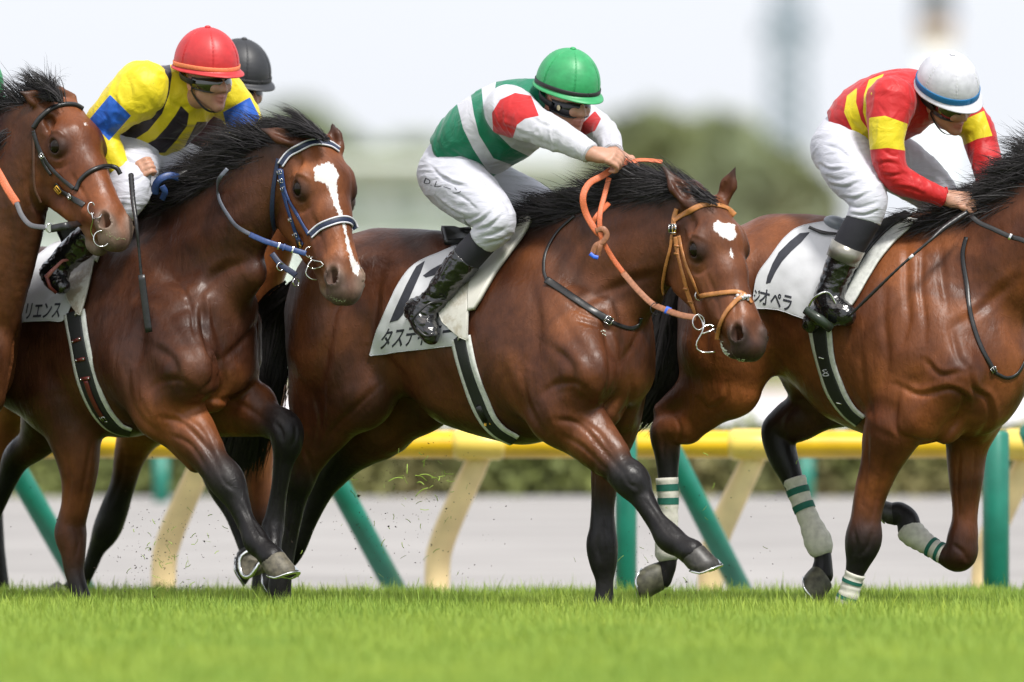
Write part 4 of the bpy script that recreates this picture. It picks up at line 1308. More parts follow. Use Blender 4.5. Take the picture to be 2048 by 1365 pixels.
# ---- right-hand horse (number 1, white bandages)
F4 = Frame(1720, 0.12, 28)
rig4 = dict(root=(1720,), solid=[
    ('c', [(1496, 596, 0, 146), (1600, 598, 0, 158), (1720, 650, 0, 176), (1830, 690, 0, 192), (1920, 720, 0, 150)], 'coat', .07, .82),
    ('m', (1800, 540, 0, 92), (1880, 580, 0, 112), .7, .08, 'dark'),
    ('m', (1820, 480, 0, 46), (1900, 490, 0, 66), .6, .06, 'dark'),
    ('m', (1545, 478, 0, 40), (1640, 485, 0, 44), 1.2, .09, 'dark'),
    ('m', (1480, 580, -.13, 105), (1440, 690, -.15, 88), .8, .07, 'coat'),
    ('m', (1480, 680, -.14, 95), (1462, 770, -.15, 66), .75, .06, 'tan'),
    ('m', (1425, 640, -.10, 66), (1400, 780, -.12, 44), .8, .05, 'tan'),
    ('m', (1455, 770, -.14, 62), (1378, 850, -.13, 34), .8, .04, 'tan'),
    ('m', (1400, 775, -.13, 40), (1325, 822, -.13, 20), .9, .03, 'dark'),
    ('c', [(1372, 856, -.13, 32, 'tan'), (1334, 860, -.13, 33, 'dark'), (1334, 905, -.12, 26, 'black'), (1336, 960, -.12, 20, 'black'), (1336, 1040, -.12, 18, 'black'), (1334, 1095, -.12, 21, 'black'), (1336, 1130, -.12, 17, 'black'), (1325, 1158, -.12, 20, 'black')], 'tan', .025, 1),
    # far hind
    ('m', (1640, 740, .12, 84), (1690, 790, .15, 60), .8, .06, 'dark'),
    ('m', (1690, 785, .15, 60), (1590, 840, .15, 44), .8, .04, 'dark'),
    ('c', [(1600, 836, .15, 42, 'dark'), (1556, 858, .14, 33, 'black'), (1563, 905, .14, 30, 'black'), (1583, 955, .14, 23, 'black'), (1606, 1015, .14, 19, 'black'), (1634, 1078, .14, 23, 'black'), (1646, 1115, .14, 18, 'black'), (1644, 1150, .14, 23, 'black')], 'dark', .025, 1),
    ('m', (1700, 760, 0, 84), (1810, 800, 0, 80), 1.1, .08, 'coat'),
    # shoulder near
    ('m', (1800, 560, -.12, 66), (1830, 720, -.20, 84), .62, .06, 'coat'),
    ('m', (1850, 640, -.16, 60), (1905, 745, -.20, 66), .8, .035, 'coat'),
    ('m', (1760, 730, -.19, 66), (1790, 790, -.21, 62), .7, .05, 'tan'),
    ('m', (1890, 775, -.19, 52), (1835, 830, -.20, 56), .9, .03, 'tan'),
    ('m', (1815, 800, -.20, 60), (1770, 880, -.18, 44), .85, .03, 'tan'),
    ('m', (1850, 850, -.19, 34), (1788, 860, -.18, 34), .9, .03, 'tan'),
    ('c', [(1790, 850, -.19, 62, 'tan'), (1764, 920, -.18, 42, 'tan'), (1742, 985, -.17, 33, 'tan'), (1732, 1040, -.17, 31, 'dark'), (1727, 1080, -.17, 37, 'black'), (1716, 1125, -.17, 24, 'black'), (1704, 1162, -.17, 17, 'black'), (1690, 1212, -.17, 20, 'black'), (1688, 1238, -.17, 19, 'black'), (1698, 1250, -.17, 22, 'black')], 'tan', .022, 1),
    # breast
    ('m', (1960, 640, 0, 70), (1945, 790, 0, 76), 1.25, .05, 'coat'),
    ('m', (1985, 690, .14, 54), (1985, 760, .14, 50), 1, .03, 'tan'),
    ('m', (1925, 800, -.08, 50), (1890, 850, -.12, 38), 1, .012, 'tan'),
    ('m', (1972, 800, .08, 46), (1950, 845, .08, 40), 1, .014, 'tan'),
    ('m', (1930, 720, -.13, 48), (1918, 790, -.15, 38), 1, .014, 'tan'),
    # far foreleg, folded
    ('c', [(1955, 820, .14, 60, 'tan'), (1935, 890, .15, 44, 'tan'), (1932, 960, .15, 35, 'tan'), (1930, 1030, .15, 26, 'tan'), (1925, 1078, .15, 31, 'dark'), (1918, 1112, .15, 33, 'dark'), (1884, 1108, .15, 19, 'black'), (1850, 1086, .15, 18, 'black'), (1822, 1064, .15, 25, 'black'), (1816, 1038, .15, 22, 'black'), (1800, 1026, .15, 22, 'black'), (1790, 1028, .15, 24, 'black')], 'tan', .022, 1),
    # neck, head out of the picture
    ('c', [(1910, 600, 0, 138), (1985, 540, 0, 122), (2060, 480, 0, 104), (2130, 420, 0, 84), (2190, 380, 0, 66)], 'coat', .05, .52),
    ('c', [(1830, 470, 0, 34), (1900, 452, 0, 40), (1980, 420, 0, 40), (2060, 372, 0, 38), (2150, 330, 0, 38)], 'dark', .05, .8),
    ],
    head=dict(eye=(2215, 400), y=-.45, yaw=42, pitch=55, roll=0, sc=1.05,
              ears=[((.03, -.070, -.03), (2150, 250), .1, (.2, -1, .3)), ((.02, .055, -.015), (2240, 250), .02, (-.3, -1, .1))]),
    strokes=[
        ([(1815, 470), (1812, 560), (1815, 640), (1800, 690)], 9, 12), ([(1845, 480), (1842, 570), (1850, 650), (1845, 700)], 8, 11), ([(1880, 490), (1885, 560), (1895, 620)], 9, 9),
        ([(1770, 560), (1768, 640), (1775, 720), (1765, 780)], 9, 8), ([(1720, 700), (1728, 780), (1745, 840)], 8, 8),
        ([(1795, 770), (1840, 790), (1900, 780), (1930, 800), (1915, 840), (1880, 880), (1830, 890)], 6, 11, 5),
        ([(1940, 740), (1948, 780), (1975, 800), (1980, 840), (1950, 880)], 6, 10, 5),
        ([(1800, 780), (1790, 830), (1800, 870), (1850, 885)], 6, 10),
        ([(1850, 720), (1880, 750), (1920, 745)], 6, 7, 4), ([(1900, 650), (1915, 710), (1935, 740)], 8, 9),
        ([(1745, 1062), (1738, 1090), (1722, 1110)], 5, 7), ([(1708, 1060), (1712, 1090), (1705, 1115)], 4, 6), ([(1905, 1090), (1925, 1105), (1935, 1125)], 5, 6), ([(1760, 960), (1750, 1010), (1742, 1050)], 4, 6), ([(1780, 890), (1765, 950), (1755, 1000)], 6, 7), ([(1735, 860), (1732, 940), (1722, 1010)], 5, 7),
        ([(1950, 900), (1948, 960), (1938, 1040)], 4, 7), ([(1920, 900), (1915, 970), (1918, 1040)], 4, 6),
        ([(1430, 560), (1415, 640), (1405, 720)], 11, 8, 5), ([(1510, 520), (1500, 600), (1490, 680), (1500, 730)], 12, 8),
        ([(1400, 800), (1420, 820), (1450, 800), (1455, 770)], 6, 8, 4), ([(1350, 830), (1360, 860), (1352, 890)], 4, 6), ([(1330, 880), (1326, 920)], 4, 6),
        ([(1620, 680), (1640, 730), (1680, 780)], 14, 5), ([(1600, 800), (1570, 840), (1572, 880)], 5, 7),
        ([(1900, 660), (1960, 620), (2030, 560)], 10, 8, 4), ([(1930, 500), (1990, 470), (2048, 430)], 14, 7),
    ],
)
COL4 = dict(coat=(0.146, 0.046, 0.0150), face=(0.120, 0.036, 0.013), dark=(0.065, .023, .012), black=BLACK, muz=MUZ, tan=(0.185, 0.057, 0.0175), mat=M['coat'])
r4, b4, t4, H4, P4 = build_horse('racehorse', 'bright bay racehorse with white green-striped leg bandages', F4, rig4, COL4)
for (a, toe, up, kw) in [((1322, 1150, -.12), (-.55, -.3, -1), (.9, 0, .15), dict(r=.060, L=.098, mat=M['hoof_mossy'])), ((1644, 1152, .14), (-.2, -.5, -1), (.75, .2, .55), dict(r=.060, L=.098, mat=M['hoof_mossy'])),
                     ((1698, 1250, -.17), (1, -.5, 0), (-.3, 0, 1), {}), ((1790, 1030, .15), (-.25, -.2, 1), (.95, 0, .12), dict(L=.062, r=.046))]:
    make_hoof(r4, F4.P(*a), toe, up, **kw)

# ---- first horse at the picture's edge (black bridle)
F1 = Frame(-190, 0.78, 45)
rig1 = dict(root=(-190,), solid=[
    ('c', [(-470, 640, 0, 140), (-360, 650, 0, 150), (-260, 680, 0, 170), (-170, 700, 0, 178), (-100, 720, 0, 120)], 'coat', .07, .82),
    ('m', (-200, 540, 0, 100), (-110, 590, 0, 120), .7, .08, 'dark'),
    ('m', (-60, 640, 0, 92), (-70, 740, 0, 88), 1.25, .05, 'coat'),
    ('m', (-35, 720, -.06, 62), (-40, 790, -.08, 52), 1, .02, 'coat'),
    ('m', (-100, 690, -.18, 70), (-80, 770, -.2, 60), .9, .03, 'coat'),
    ('c', [(-120, 800, -.18, 70), (-80, 900, -.17, 44), (-60, 980, -.16, 33, 'black'), (-50, 1060, -.16, 20, 'black'), (-45, 1150, -.16, 24, 'black'), (-30, 1215, -.16, 22, 'black')], 'coat', .03, 1),
    ('c', [(-60, 800, .16, 56), (-100, 900, .17, 40), (-120, 980, .16, 30, 'black'), (-150, 1060, .16, 20, 'black'), (-180, 1130, .16, 22, 'black')], 'coat', .03, 1),
    ('c', [(-480, 760, -.13, 100), (-500, 880, -.13, 45), (-540, 960, -.12, 33, 'black'), (-530, 1080, -.12, 22, 'black'), (-520, 1200, -.12, 22, 'black')], 'coat', .03, 1),
    ('c', [(-400, 780, .13, 90), (-420, 880, .13, 50), (-460, 960, .12, 33, 'black'), (-480, 1080, .12, 22, 'black'), (-500, 1180, .12, 22, 'black')], 'coat', .03, 1),
    ('c', [(-70, 640, 0, 134), (-30, 550, 0, 116), (5, 450, 0, 104), (40, 350, 0, 84), (70, 262, 0, 62)], 'coat', .05, .56),
    ('c', [(-180, 480, 0, 44), (-110, 420, 0, 44), (-40, 330, 0, 42), (30, 240, 0, 40)], 'dark', .05, .8),
    ],
    head=dict(eye=(115, 293), y=.12, yaw=50, pitch=51, roll=-4, sc=1.07, mouth=.022, wide=1.12,
              ears=[((.03, -.070, -.03), (40, 184), -.04, (.6, -1, .1)), ((.0, .045, -.03), (80, 178), .14, (-.3, -1, .1))]),
    strokes=[
        ([(60, 330), (58, 380), (80, 425), (120, 432)], 6, 9, 5), ([(140, 345), (165, 385), (185, 430)], 5, 6), ([(128, 355), (150, 395), (168, 430)], 5, -4),
        ([(92, 272), (112, 262), (134, 276)], 4, -6), ([(98, 318), (118, 324), (138, 312)], 4, -5), ([(96, 332), (118, 338), (142, 326)], 4, 5),
        ([(160, 395), (175, 420), (185, 445)], 4, 5), ([(205, 300), (222, 340), (240, 370)], 7, 4),
        ([(60, 400), (50, 480), (45, 560)], 8, 8), ([(20, 430), (20, 500), (10, 600)], 10, 7), ([(0, 690), (20, 730), (15, 790)], 8, 8), ([(40, 660), (28, 700), (30, 760)], 7, 7),
    ],
    marks=[[(168, 246), (174, 247), (175, 252), (169, 250)]],
)
COL1 = dict(coat=(0.082, 0.028, 0.0095), face=(0.175, 0.053, 0.017), dark=(0.026, .011, .009), black=BLACK, muz=(.16, .12, .10), tan=TAN, mat=M['coat'])
r1, b1, t1, H1, P1 = build_horse('racehorse', 'bay racehorse in a black bridle, only its head and neck in the picture', F1, rig1, COL1)
for (a, toe, up) in [((-30, 1225, -.16), (1, -.6, 0), (-.3, 0, 1)), ((-185, 1140, .16), (-.3, 0, -1), (.9, 0, .2)), ((-515, 1225, -.12), (1, -.6, 0), (-.3, 0, 1)), ((-500, 1200, .12), (1, -.6, 0), (-.3, 0, 1))]:
    make_hoof(r1, F1.P(*a), toe, up)

# ---- fifth horse, galloping behind the second
F5 = Frame(250, 1.95, 45)
rig5 = dict(root=(250,), solid=[
    ('c', [(60, 640, 0, 130), (130, 650, 0, 145), (220, 680, 0, 160), (320, 690, 0, 170), (420, 700, 0, 128)], 'coat', .07, .82),
    ('m', (300, 560, 0, 92), (380, 590, 0, 112), .7, .08, 'dark'),
    ('m', (480, 650, 0, 72), (480, 760, 0, 70), 1.3, .05, 'tan'),
    ('m', (520, 690, .15, 48), (520, 760, .15, 46), 1, .03, 'tan'),
    ('m', (420, 680, -.18, 70), (440, 780, -.2, 60), .9, .03, 'tan'),
    ('c', [(520, 780, .16, 56), (518, 860, .16, 38), (516, 940, .16, 31), (518, 1000, .16, 27), (520, 1050, .16, 26, 'black'), (522, 1120, .16, 19, 'black'), (524, 1190, .16, 22, 'black'), (535, 1215, .16, 22, 'black')], 'tan', .03, 1),
    ('c', [(440, 800, -.18, 66), (430, 880, -.17, 44), (440, 960, -.16, 33, 'black'), (470, 1030, -.16, 20, 'black'), (500, 1100, -.16, 22, 'black')], 'tan', .03, 1),
    ('m', (200, 760, 0, 84), (320, 800, 0, 80), 1.1, .08, 'coat'),
    ('m', (260, 740, -.13, 100), (300, 810, -.14, 70), .8, .06, 'tan'),
    ('c', [(310, 815, -.14, 74), (280, 862, -.14, 48), (261, 908, -.14, 34), (246, 968, -.13, 27, 'black'), (226, 1028, -.13, 30, 'black'), (213, 1062, -.13, 29, 'black'), (194, 1098, -.13, 18, 'black'), (178, 1138, -.13, 15, 'black'), (160, 1165, -.13, 18, 'black'), (140, 1178, -.13, 17, 'black')], 'tan', .03, 1),
    ('c', [(60, 740, .13, 90), (20, 820, .13, 52), (2, 890, .13, 34), (-20, 960, .13, 30, 'black'), (-10, 1080, .13, 20, 'black'), (0, 1190, .13, 22, 'black')], 'tan', .03, 1),
    ('c', [(430, 600, 0, 140), (482, 530, 0, 118), (520, 462, 0, 98), (550, 405, 0, 78), (580, 360, 0, 58)], 'tan', .05, .52),
    ],
    head=dict(eye=(615, 405), y=1.02, yaw=60, pitch=66, roll=0, sc=.92,
              ears=[((.03, -.070, -.03), (600, 312), .05, (.2, -1, .3)), ((.02, .055, -.015), (650, 315), .02, (-.3, -1, .1))]),
    strokes=[([(250, 900), (240, 960), (220, 1010)], 5, 6), ([(515, 880), (510, 950), (512, 1000)], 5, 6)],
)
COL5 = dict(coat=(0.160, 0.052, 0.018), face=(0.120, 0.036, 0.013), dark=(0.05, .018, .010), black=BLACK, muz=MUZ, tan=(0.24, 0.080, 0.028), mat=M['coat'])
r5, b5, t5, H5, P5 = build_horse('racehorse', 'bay racehorse mostly hidden, its neck and one hind leg showing behind the dark bay horse', F5, rig5, COL5, vox=.009)
for (a, toe, up) in [((535, 1222, .16), (1, -.6, 0), (-.3, 0, 1)), ((505, 1108, -.16), (.2, 0, -1), (.8, 0, .5)), ((134, 1180, -.13), (-.9, 0, -.6), (.6, 0, .8)), ((5, 1215, .13), (1, -.6, 0), (-.3, 0, 1))]:
    make_hoof(r5, F5.P(*a), toe, up)
# ------------------------------------------------------------------ riders
SKIN = (0.42, 0.225, 0.15)
def skin_mat():
    m, nt, b = node_mat('skin')
    at = N(nt, 'ShaderNodeAttribute', attribute_name='coat')
    n = noise_node(nt, 60, 3, .6)
    c = mixc(nt, .5, at.outputs['Color'], ramp(nt, n.outputs[0], [(.3, (.82, .78, .76)), (.7, (1.1, 1.08, 1.06))]), 'MULTIPLY')
    nt.links.new(c, b.inputs['Base Color'])
    b.inputs['Roughness'].default_value = .48
    b.inputs['Subsurface Weight'].default_value = .12
    b.inputs['Subsurface Radius'].default_value = (.01, .004, .002)
    n2 = noise_node(nt, 400, 2, .5)
    bump(nt, b, n2.outputs[0], .15, .0008)
    return m
M['skin'] = skin_mat()

def cloth_mat(name, base, layers=(), rough=.5, gloss=.35, fold=.6, weave=700, fscale=14, stretch=(1, 1, 1)):
    """racing silk: flat colours printed on the cloth (signed distance attributes a1, a2 ...), creases, weave"""
    m, nt, b = node_mat(name)
    col = None
    rgb = N(nt, 'ShaderNodeRGB'); rgb.outputs[0].default_value = (*base, 1); col = rgb.outputs[0]
    for i, c in enumerate(layers):
        at = N(nt, 'ShaderNodeAttribute', attribute_name='a%d' % (i + 1))
        g = N(nt, 'ShaderNodeMapRange'); g.inputs[1].default_value = -.0007; g.inputs[2].default_value = .0007
        nt.links.new(at.outputs['Fac'], g.inputs[0])
        col = mixc(nt, g.outputs[0], col, c)
    n1 = noise_node(nt, 25, 4, .6)
    col = mixc(nt, .25, col, ramp(nt, n1.outputs[0], [(.3, (.8, .8, .8)), (.7, (1.12, 1.12, 1.12))]), 'MULTIPLY')
    nt.links.new(col, b.inputs['Base Color'])
    b.inputs['Roughness'].default_value = rough
    b.inputs['Specular IOR Level'].default_value = gloss
    b.inputs['Sheen Weight'].default_value = .15
    n2 = noise_node(nt, fscale, 3, .55, stretch=stretch, dist=.8)
    p = bump(nt, b, n2.outputs[0], fold * .9, .014)
    n3 = noise_node(nt, weave, 1, .5)
    p = bump(nt, b, n3.outputs[0], .12, .0006, p)
    return m

class Skull:
    """X out of the face, Y to the far side, Z up through the crown"""
    def __init__(s, c, yaw, pitch, roll=0):
        s.o = np.asarray(c, float)
        y, p, r = math.radians(yaw), math.radians(pitch), math.radians(roll)
        s.X = np.array([math.cos(p) * math.cos(y), -math.cos(p) * math.sin(y), -math.sin(p)])
        Y = np.array([math.sin(y), math.cos(y), 0.0]); Z = np.cross(s.X, Y)
        s.Y = Y * math.cos(r) + Z * math.sin(r); s.Z = np.cross(s.X, s.Y)
    def W(s, x, y, z): return s.o + s.X * x + s.Y * y + s.Z * z
    def ax(s): return (s.X, s.Y, s.Z)

def face_prims(S, skin=SKIN, smile=0):
    W, A = S.W, S.ax()
    lip = (.42, .16, .13)
    P = [Ell(W(-.005, 0, .035), A, (.095, .075, .095), skin, .02),
         Ell(W(.030, 0, -.025), A, (.068, .062, .085), skin, .03),
         Cone(W(.025, -.040, -.050), W(.068, 0, -.092), .024, .020, None, skin, .025),
         Cone(W(.025, .040, -.050), W(.068, 0, -.092), .024, .020, None, skin, .025),
         Ell(W(.078, 0, -.098), A, (.018, .018, .014), skin, .012),
         Cone(W(.090, 0, .012), W(.112, 0, -.026), .009, .012, None, skin, .010),
         Ell(W(.100, -.011, -.030), A, (.011, .008, .008), skin, .006), Ell(W(.100, .011, -.030), A, (.011, .008, .008), skin, .006),
         Ell(W(.085, -.028, -.020), A, (.020, .022, .018), skin, .02), Ell(W(.085, .028, -.020), A, (.020, .022, .018), skin, .02),
         Cone(W(.078, -.040, .025), W(.088, 0, .022), .010, .010, None, skin, .012), Cone(W(.078, .040, .025), W(.088, 0, .022), .010, .010, None, skin, .012),
         Ell(W(.074, -.030, .004), A, (.016, .018, .010), None, .010, '-'), Ell(W(.074, .030, .004), A, (.016, .018, .010), None, .010, '-'),
         Cone(W(.090, -.020, -.058 + smile), W(.098, 0, -.056), .005, .007, None, lip, .006, '+', 2), Cone(W(.090, .020, -.058 + smile), W(.098, 0, -.056), .005, .007, None, lip, .006, '+', 2),
         Cone(W(.090, -.016, -.068 + smile * .5), W(.095, 0, -.070), .005, .007, None, lip, .006, '+', 2), Cone(W(.090, .016, -.068 + smile * .5), W(.095, 0, -.070), .005, .007, None, lip, .006, '+', 2),
         Cone(W(.096, -.022, -.063 + smile), W(.104, 0, -.063), .0018, .0022, None, None, .003, '-'), Cone(W(.096, .022, -.063 + smile), W(.104, 0, -.063), .0018, .0022, None, None, .003, '-')]
    for q in (-1, 1):
        P += [Ell(W(-.008, q * .076, -.012), (unit(S.X * .95 + S.Y * q * -.25), S.Y, S.Z), (.019, .010, .032), (.48, .22, .15), .006),
              Ell(W(-.006, q * .086, -.010), A, (.010, .006, .020), None, .004, '-')]
    return P

def fist_prims(wr, d, back, side, skin=SKIN, sc=1.0, grip=1.0):
    """closed hand: d wrist to knuckles, back = out of the back of the hand, side = towards the thumb"""
    d = unit(d); back = unit(back - d * (back @ d)); side = unit(side - d * (side @ d) - back * (side @ back))
    w = np.asarray(wr, float); P = []
    Q = lambda a, b, c: w + sc * (d * a + back * b + side * c)
    P.append(Cone(Q(-.02, 0, 0), Q(.03, 0, 0), .027 * sc, .028 * sc, (back, .8), skin, .02))
    P.append(Cone(Q(.03, 0, .020), Q(.080, .002, .028), .017 * sc, .014 * sc, None, skin, .016))
    P.append(Cone(Q(.03, 0, -.002), Q(.084, .004, .006), .017 * sc, .014 * sc, None, skin, .016))
    P.append(Cone(Q(.03, 0, -.018), Q(.078, .002, -.022), .016 * sc, .013 * sc, None, skin, .016))
    L = [.044, .048, .045, .036]
    for i in range(4):
        c = .031 - .0205 * i
        k0 = Q(.082 - (.006 if i in (0, 3) else 0) - (.004 if i == 3 else 0), .004, c)
        a = L[i]
        pts = [k0, Q(.082 + a * .62, -.010 * grip - .004, c * .98), Q(.088 + a * .62 - .008, -.036 * grip - .004, c * .95), Q(.070 + a * .25, -.044 * grip - .002, c * .92)]
        P.append(Chain(pts, [.0112 * sc, .0100 * sc, .0092 * sc, .0080 * sc], None, [skin, skin, (.55, .27, .19), (.55, .27, .19)], .0035, sub=2))
        P.append(Ell(k0 + back * .004 * sc, (d, side, back), (.011 * sc, .009 * sc, .008 * sc), (.55, .28, .19), .006))
    P.append(Chain([Q(.022, -.012, .026), Q(.050, -.026, .040), Q(.078, -.034, .032), Q(.098, -.036, .020)], [.015 * sc, .0125 * sc, .0108 * sc, .0088 * sc], None, [skin] * 4, .008, sub=2))
    return P

def helmet(S, parent, mat, band, label=None, seed=0, size=1.0, peak=.030, low=.016, tape=None, bandw=.016):
    """skull cap with cloth cover: six gathered seams, button, elastic band, turned up brim"""
    nu, nv = 96, 34
    r = np.random.RandomState(seed)
    V = []
    a, b, c = .136 * size, .118 * size, .138 * size
    z0 = .038
    for j in range(nv + 1):
        ph = (j / nv) * math.radians(96)
        for i in range(nu):
            th = 2 * math.pi * i / nu
            rr = math.sin(ph); zz = math.cos(ph)
            m6 = (i / nu * 6) % 1.0
            seam = math.exp(-((m6 - .5) / .045) ** 2)
            pk = math.exp(-((m6 - .5) / .16) ** 2) * math.sin(j * 2.3 + (i // 16) * 1.7) * math.sin(ph) ** 1.5
            s = 1 - .012 * seam * math.sin(ph) + .004 * pk
            x = a * rr * s * math.cos(th) - .006; y = b * rr * s * math.sin(th); z = c * zz * s
            V.append(S.W(x, y, z + z0 + low))
    # brim rows
    rows = [(1.02, -.016), (1.06, -.022), (1.07, -.026), (1.02, -.028), (.97, -.026), (.93, -.02)]
    for k, (f, dz) in enumerate(rows):
        for i in range(nu):
            th = 2 * math.pi * i / nu
            front = max(0, math.cos(th)) ** 1.5
            ff = f + (front * peak / a if k in (1, 2, 3) else front * .3 * peak / a)
            x = a * ff * math.cos(th) - .006; y = b * (f + (.02 if k < 4 else 0)) * math.sin(th)
            V.append(S.W(x, y, z0 + low + dz - .010 * front + .008 * max(0, -math.cos(th))))
    R = nv + 1 + len(rows)
    Fc = [(i + j * nu, (i + 1) % nu + j * nu, (i + 1) % nu + (j + 1) * nu, i + (j + 1) * nu) for j in range(R - 1) for i in range(nu)]
    h = MB().add(V, Fc).build('helmet', mat, parent)
    sm = MB()
    for q in range(6):
        th = 2 * math.pi * (q + .5) / 6
        for w_ in (-.022, .022):
            P_ = [S.W(a * math.sin(p_) * math.cos(th + w_) * .996 - .006, b * math.sin(p_) * math.sin(th + w_) * .996, c * math.cos(p_) * .992 + z0 + low) for p_ in np.linspace(.10, 1.60, 34)]
            sm.tube(P_, [.0013 + .0007 * math.sin(k * 2.6) for k in range(34)], 6)
    sm.build('seam', tape or mat, h)
    bt = MB().sphere(S.W(-.006, 0, c + z0 + low + .001), (.012, .012, .006), 14, 8, S.ax()).build('helmet_button', mat, h)
    pts, nn = [], []
    for i in range(49):
        th = 2 * math.pi * i / 48
        x, y = a * 1.006 * math.cos(th) - .006, b * 1.006 * math.sin(th)
        front = max(0, math.cos(th)) ** 1.5
        pts.append(S.W(x * 1.0, y, z0 + low - .002 + (bandw - .016) * .45 - .008 * front)); nn.append(S.X * math.cos(th) + S.Y * math.sin(th))
    MB().ribbon(pts, nn, bandw, .003).build('helmet_band', band, h)
    return h

def goggles(S, parent, lens, frame, strap, low=0, wide=1.0, disc=False):
    """wrap-around goggles on the face with a strap round the helmet's rim"""
    V = []; nu, nv = 30, 8
    for j in range(nv + 1):
        v = j / nv
        for i in range(nu + 1):
            u = i / nu * 2 - 1
            th = u * math.radians(80)
            notch = math.exp(-(u / .16) ** 2)
            top = .030 - .004 * abs(u); bot = -.024 + .016 * notch + .010 * abs(u) ** 3
            z = top + (bot - top) * v
            bul = math.sin(math.pi * v) * .006
            x = (.096 + bul) * math.cos(th) ** .8 - .002 if abs(u) < 1 else -.002
            y = (.078 * wide + bul) * math.sin(th)
            V.append(S.W(x + .006, y, z + low))
    n = nu + 1
    Fc = [(j * n + i, j * n + i + 1, (j + 1) * n + i + 1, (j + 1) * n + i) for j in range(nv) for i in range(nu)]
    g = MB().add(V, Fc)
    inner = [tuple(np.array(p) - S.X * .004) for p in V]
    g.add(inner, [f[::-1] for f in Fc])
    go = g.build('goggles', lens, parent)
    rim = [V[i] for i in range(n)] + [V[j * n + nu] for j in range(1, nv + 1)] + [V[nv * n + i] for i in range(nu - 1, -1, -1)] + [V[j * n] for j in range(nv - 1, 0, -1)]
    rim.append(rim[0])
    MB().tube(rim, .0032, 6, caps=False).build('goggle_frame', frame, go)
    for q in (-1, 1):
        pts, nn = [], []
        for i in range(13):
            a = math.radians(80 + 100 * i / 12) * q
            pts.append(S.W(.004 + .118 * math.cos(a) if i > 1 else .02, (.086 + .016 * min(1, i / 4)) * math.sin(a), .006 + low + .03 * min(1, i / 6))); nn.append(S.X * math.cos(a) + S.Y * math.sin(a))
        MB().ribbon(pts, nn, .022, .003).build('goggle_strap', strap, go)
    if disc:
        MB().sphere(S.W(.060, -.0815, .008 + low), (.002, .011, .011), 14, 8, (unit(-S.Y * .85 + S.X * .5), S.X, S.Z)).build('lens_vent', disc, go)
    # chin strap
    pts = [S.W(.0, -.082, .0), S.W(.010, -.074, -.050), S.W(.050, -.045, -.104), S.W(.066, 0, -.118), S.W(.050, .045, -.104), S.W(.010, .074, -.05), S.W(0, .082, 0)]
    pts = spline(pts, 24)
    cen = S.W(.02, 0, -.03)
    MB().ribbon(pts, [p - cen for p in pts], .014, .002).build('chin_strap', strap, go)
    return go

def part_mesh(name, prims, vox, parent, mat, inflate=0, paint=None, strokes=(), folds=.0015, fscale=18, anis=(1, 1, 1), smooth=1, colour=None, wr=0.0, wdir=None):
    V, Q = sculpt(prims, vox, inflate, smooth)
    Nn = vnormals(V, Q)
    if folds:
        W_ = V * np.array(anis)[None]
        r = np.exp(-(vnoise(W_ + .12 * vnoise(W_, 5, 2)[:, None], fscale, 7) / .28) ** 2) - .5
        r2 = vnoise(W_ + .37, fscale * 2.1, 9)
        V = V + Nn * ((r + .4 * r2) * folds)[:, None]
    V = carve(V, Q, vnormals(V, Q), list(strokes))
    me = np_mesh(name, V, Q)
    if colour is not None:
        attr_col(me, 'coat', field_colour(prims, V, .006))
    if paint:
        px = np.stack([1024 + V[:, 0] * F_PX / (CAM_D + V[:, 1]), HZ + (CAM_H - V[:, 2]) * F_PX / (CAM_D + V[:, 1])], 1)
        for i, polys in enumerate(paint):
            s = np.full(len(V), -1.0)
            for p in polys:
                s = np.maximum(s, poly_sd(px, p) * PX)
            attr_f(me, 'a%d' % (i + 1), s)
    return link(name, me, parent, mat), V, Q

